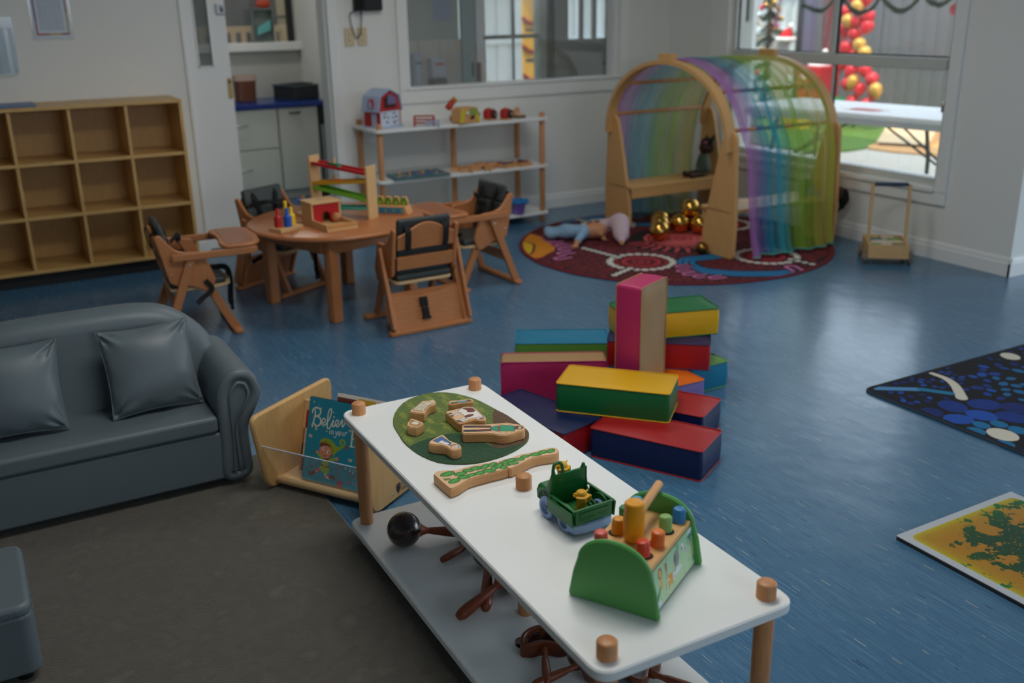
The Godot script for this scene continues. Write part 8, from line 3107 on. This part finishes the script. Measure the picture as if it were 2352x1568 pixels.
func pounding_bench() -> void:
	# local x along the arched end (towards the camera's right), local -z into the bench
	var b := Basis(Vector3(0.502, 0, 0.865), Vector3.UP, Vector3(-0.865, 0, 0.502))
	var x := Transform3D(b, Vector3(0.8575, TY + 0.0003, -1.2015))
	var t := thing("pounding_bench", "green-ended wooden pounding bench with eight coloured pegs on the white shelf", "pounding bench", x)
	var g := mat(rgb(84, 158, 78), 0.45)
	var L := 0.212
	var out := pts([-0.088, 0.0, 0.088, 0.0])
	out.append(Vector2(0.078, 0.055))
	for i in 15:
		var a := PI * i / 14.0
		out.append(Vector2(cos(a) * 0.070, 0.080 + sin(a) * 0.051))
	out.append(Vector2(-0.078, 0.055))
	for z in [-0.011, -L - 0.002]:
		var m := mb()
		slab(m, rounded(out, 0.008, 3), 0.011, 0.003, at(0, 0, z))
		part("end_panel", m, g, t)
	var m := mb()
	box(m, Vector3(0, 0.085, -L / 2 - 0.003), Vector3(0.126, 0.011, L - 0.016), 0.002)
	var plank := part("plank", m, wood(birch_t, 2, 0.5, Color(1.0, 0.92, 0.80), 1.2), t)
	var im := bench_print()
	for s in [1, -1]:
		m = mb()
		var tilt := Transform3D(Basis(Vector3.BACK, s * 0.14), Vector3(s * 0.071, 0.004, -0.011))
		slab(m, pts([0, 0, L - 0.014, 0, L - 0.014, 0.076, 0, 0.076]), 0.004, 0.0005, tilt * Transform3D(Basis(Vector3.FORWARD, Vector3.UP, Vector3.RIGHT), Vector3.ZERO) if s > 0 else tilt * Transform3D(Basis(Vector3.BACK, Vector3.UP, Vector3.LEFT), Vector3(0, 0, -L + 0.014)))
		part("printed_side", m, print_mat(im, 0.4), t)
	var cols := [[rgb(222, 64, 36), "red"], [rgb(228, 112, 34), "orange"], [rgb(132, 176, 92), "green"], [rgb(46, 124, 184), "blue"], [rgb(222, 96, 82), "coral"], [rgb(228, 150, 20), "amber"], [rgb(64, 130, 66), "dark green"], [rgb(86, 160, 190), "light blue"]]
	var k := 0
	for q in [[0.039, 0.050], [0.039, 0.096], [0.040, 0.145], [0.040, 0.190], [-0.040, 0.050], [-0.040, 0.096], [-0.040, 0.145], [-0.040, 0.190]]:
		m = mb()
		rod(m, Vector3(q[0], 0.0905, -q[1]), Vector3(q[0], 0.0909, -q[1]), 0.0136, 22, 0.0001)
		part("peg_hole", m, mat(rgb(40, 30, 24), 0.8), plank)
		var p := thing("peg", "%s wooden peg standing in the pounding bench" % cols[k][1], "peg", x * Transform3D(Basis.from_euler(Vector3(0.05 * sin(k * 2.0), 0, 0.05 * cos(k * 3.0))), Vector3(q[0], 0.0, -q[1])), "coloured pegs of the pounding bench")
		var lift: float = [0.0, 0.002, 0.001, -0.001, 0.0, 0.002, 0.0, 0.002][k]
		m = mb()
		lathe(m, [Vector2(0, 0.052), Vector2(0.0118, 0.052), Vector2(0.0122, 0.054), Vector2(0.0122, 0.1155 + lift), Vector2(0.0108, 0.1175 + lift), Vector2(0, 0.1180 + lift)], 24, I, 0.8)
		part("peg_shaft", m, mat(cols[k][0], 0.42), p)
		m = mb()
		rod(m, Vector3(0, 0.1178 + lift, 0), Vector3(0, 0.1184 + lift, 0), 0.0102, 20, 0.0002)
		part("peg_top", m, mat(cols[k][0].lightened(0.06), 0.42), p)
		k += 1
	# hammer standing on its head, handle lying towards the far end
	var hx := x * at(-0.001, 0.0912, -0.088)
	var h := thing("toy_hammer", "amber barrel-headed toy hammer with a peach wooden handle on the pounding bench", "hammer", hx)
	m = mb()
	lathe(m, [Vector2(0, 0), Vector2(0.0145, 0), Vector2(0.0165, 0.002), Vector2(0.0175, 0.008), Vector2(0.0172, 0.010), Vector2(0.0188, 0.022), Vector2(0.0192, 0.038), Vector2(0.0188, 0.054), Vector2(0.0172, 0.066), Vector2(0.0176, 0.068), Vector2(0.0172, 0.074), Vector2(0.015, 0.0765), Vector2(0.012, 0.077), Vector2(0.008, 0.0755), Vector2(0, 0.075)], 32, I, 0.8)
	part("head", m, mat(rgb(232, 158, 14), 0.45), h)
	m = mb()
	rod(m, Vector3(0, 0.040, -0.010), Vector3(-0.006, 0.052, -0.132), 0.0082, 18, 0.003)
	part("handle", m, M.peach2, h)

func bench_print() -> Image:
	# safari frieze; u runs from the near end to the far end
	var im := img(760, 280, rgb(176, 212, 170))
	var rng := RandomNumberGenerator.new()
	rng.seed = 12
	for y in 280:
		im.fill_rect(Rect2i(0, y, 760, 1), rgb(150, 204, 158).lerp(rgb(196, 222, 176), y / 280.0))
	var teal := rgb(16, 112, 120)
	var cl := rgb(214, 226, 234)
	for q in [[60, 250, 60, 24], [360, 190, 70, 22], [700, 20, 40, 20], [90, 262, 50, 16]]:
		oval(im, Vector2(q[0], q[1]), Vector2(q[2], q[3]), cl)
	# crocodile, lion, monkey, tiger, elephant, zebra, palm
	poly(im, smooth(pts([20, 236, 60, 196, 110, 160, 150, 128, 130, 176, 96, 214, 60, 250, 30, 262])), rgb(54, 136, 112))
	oval(im, Vector2(146, 62), Vector2(34, 40), rgb(160, 84, 40))
	oval(im, Vector2(146, 64), Vector2(22, 27), rgb(222, 176, 76))
	poly(im, smooth(pts([130, 106, 166, 104, 176, 170, 150, 176, 140, 150])), rgb(222, 176, 76))
	oval(im, Vector2(250, 66), Vector2(18, 34), rgb(156, 86, 66))
	for s in [[242, 96, 238, 150], [258, 96, 264, 150], [240, 50, 222, 30], [258, 44, 270, 10]]:
		stroke(im, pts(s), 7, rgb(166, 98, 76))
	poly(im, smooth(pts([268, 150, 300, 140, 340, 150, 350, 200, 330, 230, 300, 210, 276, 240, 262, 200])), rgb(226, 160, 56))
	oval(im, Vector2(280, 160), Vector2(24, 24), rgb(226, 160, 56))
	oval(im, Vector2(276, 170), Vector2(10, 9), rgb(240, 232, 214))
	stroke(im, curve([338, 160, 366, 130, 350, 116]), 7, rgb(226, 160, 56))
	for x in [300, 316, 332]:
		stroke(im, pts([x, 150, x + 4, 176]), 5, rgb(186, 110, 34))
	stroke(im, pts([222, 170, 228, 210]), 6, rgb(214, 70, 80))
	oval(im, Vector2(222, 210), Vector2(8, 6), rgb(214, 70, 80))
	oval(im, Vector2(430, 92), Vector2(52, 56), rgb(130, 136, 136))
	oval(im, Vector2(410, 86), Vector2(20, 32), rgb(86, 92, 88))
	stroke(im, curve([400, 130, 392, 170, 384, 196]), 18, rgb(130, 136, 136))
	oval(im, Vector2(440, 180), Vector2(66, 20), cl)
	for s in [[560, 70, 590, 130], [574, 66, 604, 128], [590, 76, 616, 136], [604, 92, 622, 150]]:
		stroke(im, pts(s), 12, rgb(232, 232, 230))
		stroke(im, pts(s), 4, rgb(70, 74, 80))
	oval(im, Vector2(552, 62), Vector2(22, 26), rgb(226, 228, 228))
	oval(im, Vector2(540, 72), Vector2(9, 12), rgb(60, 62, 66))
	stroke(im, curve([690, 60, 712, 130, 718, 220]), 9, rgb(206, 110, 50))
	for a in 7:
		var d := Vector2(cos(a * 0.9), sin(a * 0.9) * 0.8)
		stroke(im, PackedVector2Array([Vector2(688, 56), Vector2(688, 56) + d * 34, Vector2(688, 56) + d * 56 + Vector2(0, 16)]), 11, teal, 4)
	for q in [[452, 12], [470, 20], [28, 60], [40, 70]]:
		stroke(im, pts([q[0], 0, q[0] + 6, q[1] + 30]), 9, teal)
	for i in 26:
		var p := Vector2(rng.randf_range(20, 740), rng.randf_range(190, 270))
		stroke(im, PackedVector2Array([p, p + Vector2(rng.randf_range(-8, 8), -16)]), 3.5, rgb(96, 160, 116))
	stroke(im, curve([720, 250, 724, 214, 736, 246]), 8, teal)
	return im

func instruments() -> void:
	var Y := 0.0712
	var shell_t := noise_tex(0.02, 256, 33, 4, grad([rgb(34, 18, 14), rgb(46, 26, 20), rgb(40, 22, 17), rgb(58, 34, 26)]))
	var sm := mat(Color.WHITE, 0.22, {"clearcoat_enabled": true, "clearcoat": 0.6, "clearcoat_roughness": 0.12, "uv1_triplanar": true, "uv1_scale": Vector3(4, 24, 4)})
	sm.albedo_texture = shell_t
	var hm := wood(dark_t, 1, 0.36, Color(1.12, 0.92, 0.80), 1.6)
	var gl := mat(rgb(150, 62, 36), 0.5)
	for q in [[Vector3(0.833, Y + 0.046, -2.092), Vector3(0.995, Y + 0.020, -2.030), 0.046, "polished dark coconut maraca lying alone at the lower tier's far end"], [Vector3(0.975, Y + 0.045, -1.892), Vector3(0.868, Y + 0.014, -1.712), 0.045, "dark coconut maraca whose handle is crossed by another maraca's"], [Vector3(0.972, Y + 0.045, -1.772), Vector3(0.797, Y + 0.018, -1.712), 0.045, "dark coconut maraca lying nearest the middle post of the lower tier"]]:
		var c: Vector3 = q[0]
		var e: Vector3 = q[1]
		var o := thing("maraca", q[3], "maraca", along(c, e), "coconut maracas on the lower tier")
		var l := c.distance_to(e)
		var r: float = q[2]
		var m := mb()
		ball(m, Vector3.ZERO, Vector3(r, r * 0.97, r), 40, 24)
		part("shell", m, sm, o)
		m = mb()
		lathe(m, [Vector2(0.0185, r * 0.86), Vector2(0.0175, r * 0.93), Vector2(0.013, r * 1.05), Vector2(0.0085, r * 1.28), Vector2(0.0082, r * 1.4)], 20)
		part("collar", m, gl, o)
		m = mb()
		lathe(m, [Vector2(0.0075, r * 1.3), Vector2(0.0095, r * 1.6), Vector2(0.0130, l * 0.62), Vector2(0.0150, l * 0.80), Vector2(0.0138, l * 0.92), Vector2(0.0095, l * 0.985), Vector2(0, l)], 20, I, 0.3)
		part("handle", m, hm, o)
	# hand tambourines: a D-shaped hoop on a turned handle
	var fm := wood(dark_t, 0, 0.34, Color(0.92, 0.84, 0.78), 1.4)
	for q in [[Vector3(0.905, Y, -1.513), -0.486, 0.0, "brown hand tambourine with jingles, its handle lying under the other tambourine's"], [Vector3(0.937, Y + 0.006, -1.428), -1.61, -0.10, "brown hand tambourine with jingles whose handle crosses on top"], [Vector3(1.055, Y, -1.335), 0.5, 0.0, "brown hand tambourine mostly hidden by the white shelf's near post"], [Vector3(0.972, Y, -1.985), -1.25, 0.0, "brown hand tambourine behind the coconut maracas"]]:
		var o := thing("hand_tambourine", q[3], "tambourine", Transform3D(Basis(Vector3.UP, q[1]) * Basis(Vector3.RIGHT, -q[2]), q[0]), "hand tambourines on the lower tier")
		var m := mb()
		var p := PackedVector2Array()
		for i in 25:
			var a := PI * i / 24.0
			p.append(Vector2(cos(a) * 0.052, -0.012 - sin(a) * 0.058))
		p.append(Vector2(-0.050, 0.0))
		p.append(Vector2(-0.030, 0.004))
		p.append(Vector2(0.0, -0.006))
		p.append(Vector2(0.030, 0.004))
		p.append(Vector2(0.050, 0.0))
		var ring := rounded(p, 0.006, 3)
		if signed_area(ring) < 0:
			ring.reverse()
		var inn := inset(ring, 0.0095)
		for i in ring.size():
			var j := (i + 1) % ring.size()
			var n2 := (ring[j] - ring[i]).normalized()
			var nn := Vector3(n2.y, 0, -n2.x)
			m.flat(Vector3(ring[i].x, 0.002, ring[i].y), Vector3(ring[j].x, 0.002, ring[j].y), Vector3(ring[j].x, 0.032, ring[j].y), Vector3(ring[i].x, 0.032, ring[i].y), nn)
			m.flat(Vector3(inn[i].x, 0.002, inn[i].y), Vector3(inn[j].x, 0.002, inn[j].y), Vector3(inn[j].x, 0.032, inn[j].y), Vector3(inn[i].x, 0.032, inn[i].y), -nn)
			for y in [0.034, 0.0]:
				var up := Vector3.UP if y > 0 else Vector3.DOWN
				var yb := 0.032 if y > 0 else 0.002
				var ra := inset(ring, 0.002)
				var rb := inset(ring, 0.0075)
				m.flat(Vector3(ra[i].x, y, ra[i].y), Vector3(ra[j].x, y, ra[j].y), Vector3(rb[j].x, y, rb[j].y), Vector3(rb[i].x, y, rb[i].y), up)
				m.flat(Vector3(ring[i].x, yb, ring[i].y), Vector3(ring[j].x, yb, ring[j].y), Vector3(ra[j].x, y, ra[j].y), Vector3(ra[i].x, y, ra[i].y), (up + nn).normalized())
				m.flat(Vector3(inn[i].x, yb, inn[i].y), Vector3(inn[j].x, yb, inn[j].y), Vector3(rb[j].x, y, rb[j].y), Vector3(rb[i].x, y, rb[i].y), (up - nn).normalized())
		part("hoop", m, fm, o)
		m = mb()
		lathe(m, [Vector2(0.0, -0.004), Vector2(0.0095, -0.002), Vector2(0.0100, 0.006), Vector2(0.0062, 0.016), Vector2(0.0062, 0.026), Vector2(0.0085, 0.04), Vector2(0.0098, 0.075), Vector2(0.0095, 0.10), Vector2(0.007, 0.108), Vector2(0, 0.111)], 18, Transform3D(Basis(Vector3.RIGHT, PI / 2), Vector3(0, 0.017, -0.002)), 0.3)
		part("handle", m, wood(dark_t, 1, 0.36, Color(1.1, 1.0, 0.9), 1.6), o)
		var steel := mat(rgb(120, 122, 126), 0.3, {"metallic": 1.0})
		for a in [0.12, 0.88, 0.38, 0.62]:
			var c := Vector2(cos(PI * a) * 0.050, -0.012 - sin(PI * a) * 0.055)
			for y in [0.013, 0.020]:
				m = mb()
				lathe(m, [Vector2(0.0, 0.0015), Vector2(0.004, 0.002), Vector2(0.006, 0.0005), Vector2(0.0145, 0.0), Vector2(0.0148, 0.0006), Vector2(0.006, 0.0014), Vector2(0, 0.003)], 20, Transform3D(Basis.from_euler(Vector3(0.12 * sin(a * 9.0 + y * 500), 0, 0.1)), Vector3(c.x * 1.02, y, c.y)))
				part("jingle", m, steel, o)

# ---------------------------------------------------------------- blue rug and yellow liquid tile on the right
func build_floor_mats() -> void:
	var r := Rect2(2.80, -2.345, 1.9, 1.45)
	var im := img(1330, 1015, rgb(8, 9, 16))
	var rng := RandomNumberGenerator.new()
	rng.seed = 52
	var w := func(x: float, z: float) -> Vector2: return (Vector2(x, z) - r.position) * 700.0
	var cols := [rgb(18, 62, 150), rgb(14, 50, 128), rgb(22, 78, 170), rgb(10, 36, 104)]
	var dots: Array = []
	var put := func(p: Vector2, rad: Vector2, c: Color) -> void:
		for d in dots:
			if p.distance_to(d[0]) < d[1] + maxf(rad.x, rad.y) * 0.96:
				return
		dots.append([p, maxf(rad.x, rad.y)])
		oval(im, p, rad, c, rng.randf() * 3.0)
	# the marks that can be singled out
	var q := [[2.941, -2.060, 40, 1], [3.051, -2.013, 42, 1], [2.957, -1.954, 38, 2], [2.862, -1.975, 36, 2], [2.827, -2.062, 34, 3], [3.031, -1.889, 40, 1], [3.120, -1.930, 42, 3], [2.884, -1.902, 22, 4], [2.941, -1.876, 22, 4], [2.825, -1.880, 24, 4], [2.949, -1.812, 24, 4], [2.813, -1.767, 24, 4], [2.874, -1.815, 38, 5], [3.580, -2.281, 30, 5], [3.05, -1.77, 40, 1], [2.93, -1.70, 40, 2]]
	for d in q:
		var c: Color = rgb(20, 110, 160) if d[3] == 4 else rgb(214, 208, 192) if d[3] == 5 else cols[d[3]]
		var p: Vector2 = w.call(d[0], d[1])
		dots.append([p, d[2] + 3.0])
		oval(im, p, Vector2(d[2], d[2] * 0.84), c, rng.randf() * 3)
	var st := func(a: Array, wd: float, c: Color, w1: float) -> void:
		var p := PackedVector2Array()
		for i in range(0, a.size(), 2):
			p.append(w.call(a[i], a[i + 1]))
		var sm := curve(Array(_flat(p)), 8)
		for k in sm.size():
			dots.append([sm[k], wd * 0.5 + 3])
		stroke(im, sm, wd, c, w1)
	st.call([3.154, -2.319, 3.151, -2.251, 3.116, -2.183, 3.035, -2.094], 16.0, rgb(214, 208, 192), 30.0)
	st.call([2.848, -2.323, 2.971, -2.234], 24.0, rgb(84, 140, 190), -1.0)
	st.call([2.982, -2.227, 3.039, -2.144], 22.0, rgb(20, 120, 160), -1.0)
	# fields of small dots
	for i in 5200:
		var p := Vector2(rng.randf() * 1330, rng.randf() * 1015)
		var band := sin(p.x * 0.011 + 0.6) + sin(p.y * 0.013 + p.x * 0.004)
		if absf(band) < 0.16:
			continue
		var s := 9.0 if band > 0 else 15.0
		if p.x < 170 and p.y < 190:
			s = 10.0
		put.call(p, Vector2(s, s * 0.72) * rng.randf_range(0.8, 1.2), cols[rng.randi() % 4] if band > -0.9 else rgb(22, 104, 160))
	var b := rrect(1318, 1003, 34, 6)
	var bb := PackedVector2Array()
	for p in b:
		bb.append(p + Vector2(665, 507))
	bb.append(bb[0])
	stroke(im, bb, 14, rgb(10, 12, 22))
	var m := mb()
	plate(m, rrect(r.size.x, r.size.y, 0.05, 6), 0, 0.008, 0.002, Rect2(-r.size / 2, r.size))
	var rm := print_mat(im, 0.95, {"heightmap_enabled": true, "heightmap_texture": fine_t, "heightmap_scale": 0.1})
	rm.texture_repeat = true
	var t := thing("dot_rug", "black and blue rug printed with dots lying at the right of the blue floor", "rug", at(r.get_center().x, 0, r.get_center().y))
	part("pile", m, rm, t)
	m = mb()
	var edge := []
	for p in rrect(r.size.x, r.size.y, 0.05, 6):
		edge.append(Vector3(p.x, 0.004, p.y))
	sweep(m, edge, circ(0.004, 6), Vector3.UP, true)
	part("bound_edge", m, mat(rgb(34, 60, 74), 0.8), t)
	# liquid floor tile
	var lr := Rect2(2.037, -1.543, 0.49, 0.49)
	im = img(490, 490, rgb(186, 192, 198))
	var n := FastNoiseLite.new()
	n.seed = 4
	n.frequency = 0.012
	n.fractal_octaves = 4
	var fine := FastNoiseLite.new()
	fine.seed = 9
	fine.frequency = 0.05
	for y in range(24, 466):
		for x in range(24, 466):
			var e := minf(minf(x - 24, 465 - x), minf(y - 24, 465 - y))
			var cr := Vector2(clampf(x, 46, 443), clampf(y, 46, 443)).distance_to(Vector2(x, y))
			if cr > 22.0:
				continue
			var c := rgb(172, 118, 2).lerp(rgb(186, 176, 14), exp(-e / 22.0))
			# green liquid gathered towards the middle and the near edge
			var d := Vector2(x - 300.0, (y - 250.0)).length() / 250.0
			var v := n.get_noise_2d(x, y) * 0.9 + fine.get_noise_2d(x, y) * 0.25 + (0.80 - d)
			if v > 0.06:
				c = rgb(8, 62, 24).lerp(rgb(14, 120, 30), exp(-e / 40.0))
				if fine.get_noise_2d(x * 1.3 + 90, y * 1.3) > 0.42:
					c = rgb(150, 92, 10)
			elif v > -0.12 and fine.get_noise_2d(x * 2.2, y * 2.2 + 40) > 0.38:
				c = rgb(90, 96, 14)
			im.set_pixel(x, y, c)
	t = thing("liquid_tile", "square floor tile filled with yellow and green liquid inside a grey white border", "floor tile", at(lr.get_center().x, 0, lr.get_center().y))
	m = mb()
	plate(m, rrect(0.49, 0.49, 0.006, 3), 0, 0.010, 0.001)
	part("backing", m, mat(rgb(40, 42, 44), 0.6), t)
	m = mb()
	plate(m, rrect(0.49, 0.49, 0.006, 3), 0.010, 0.003, 0.001, Rect2(-Vector2.ONE * 0.245, Vector2.ONE * 0.49))
	part("printed_sheet", m, print_mat(im, 0.28), t)

func _flat(p: PackedVector2Array) -> PackedFloat32Array:
	var o := PackedFloat32Array()
	for q in p:
		o.append(q.x)
		o.append(q.y)
	return o
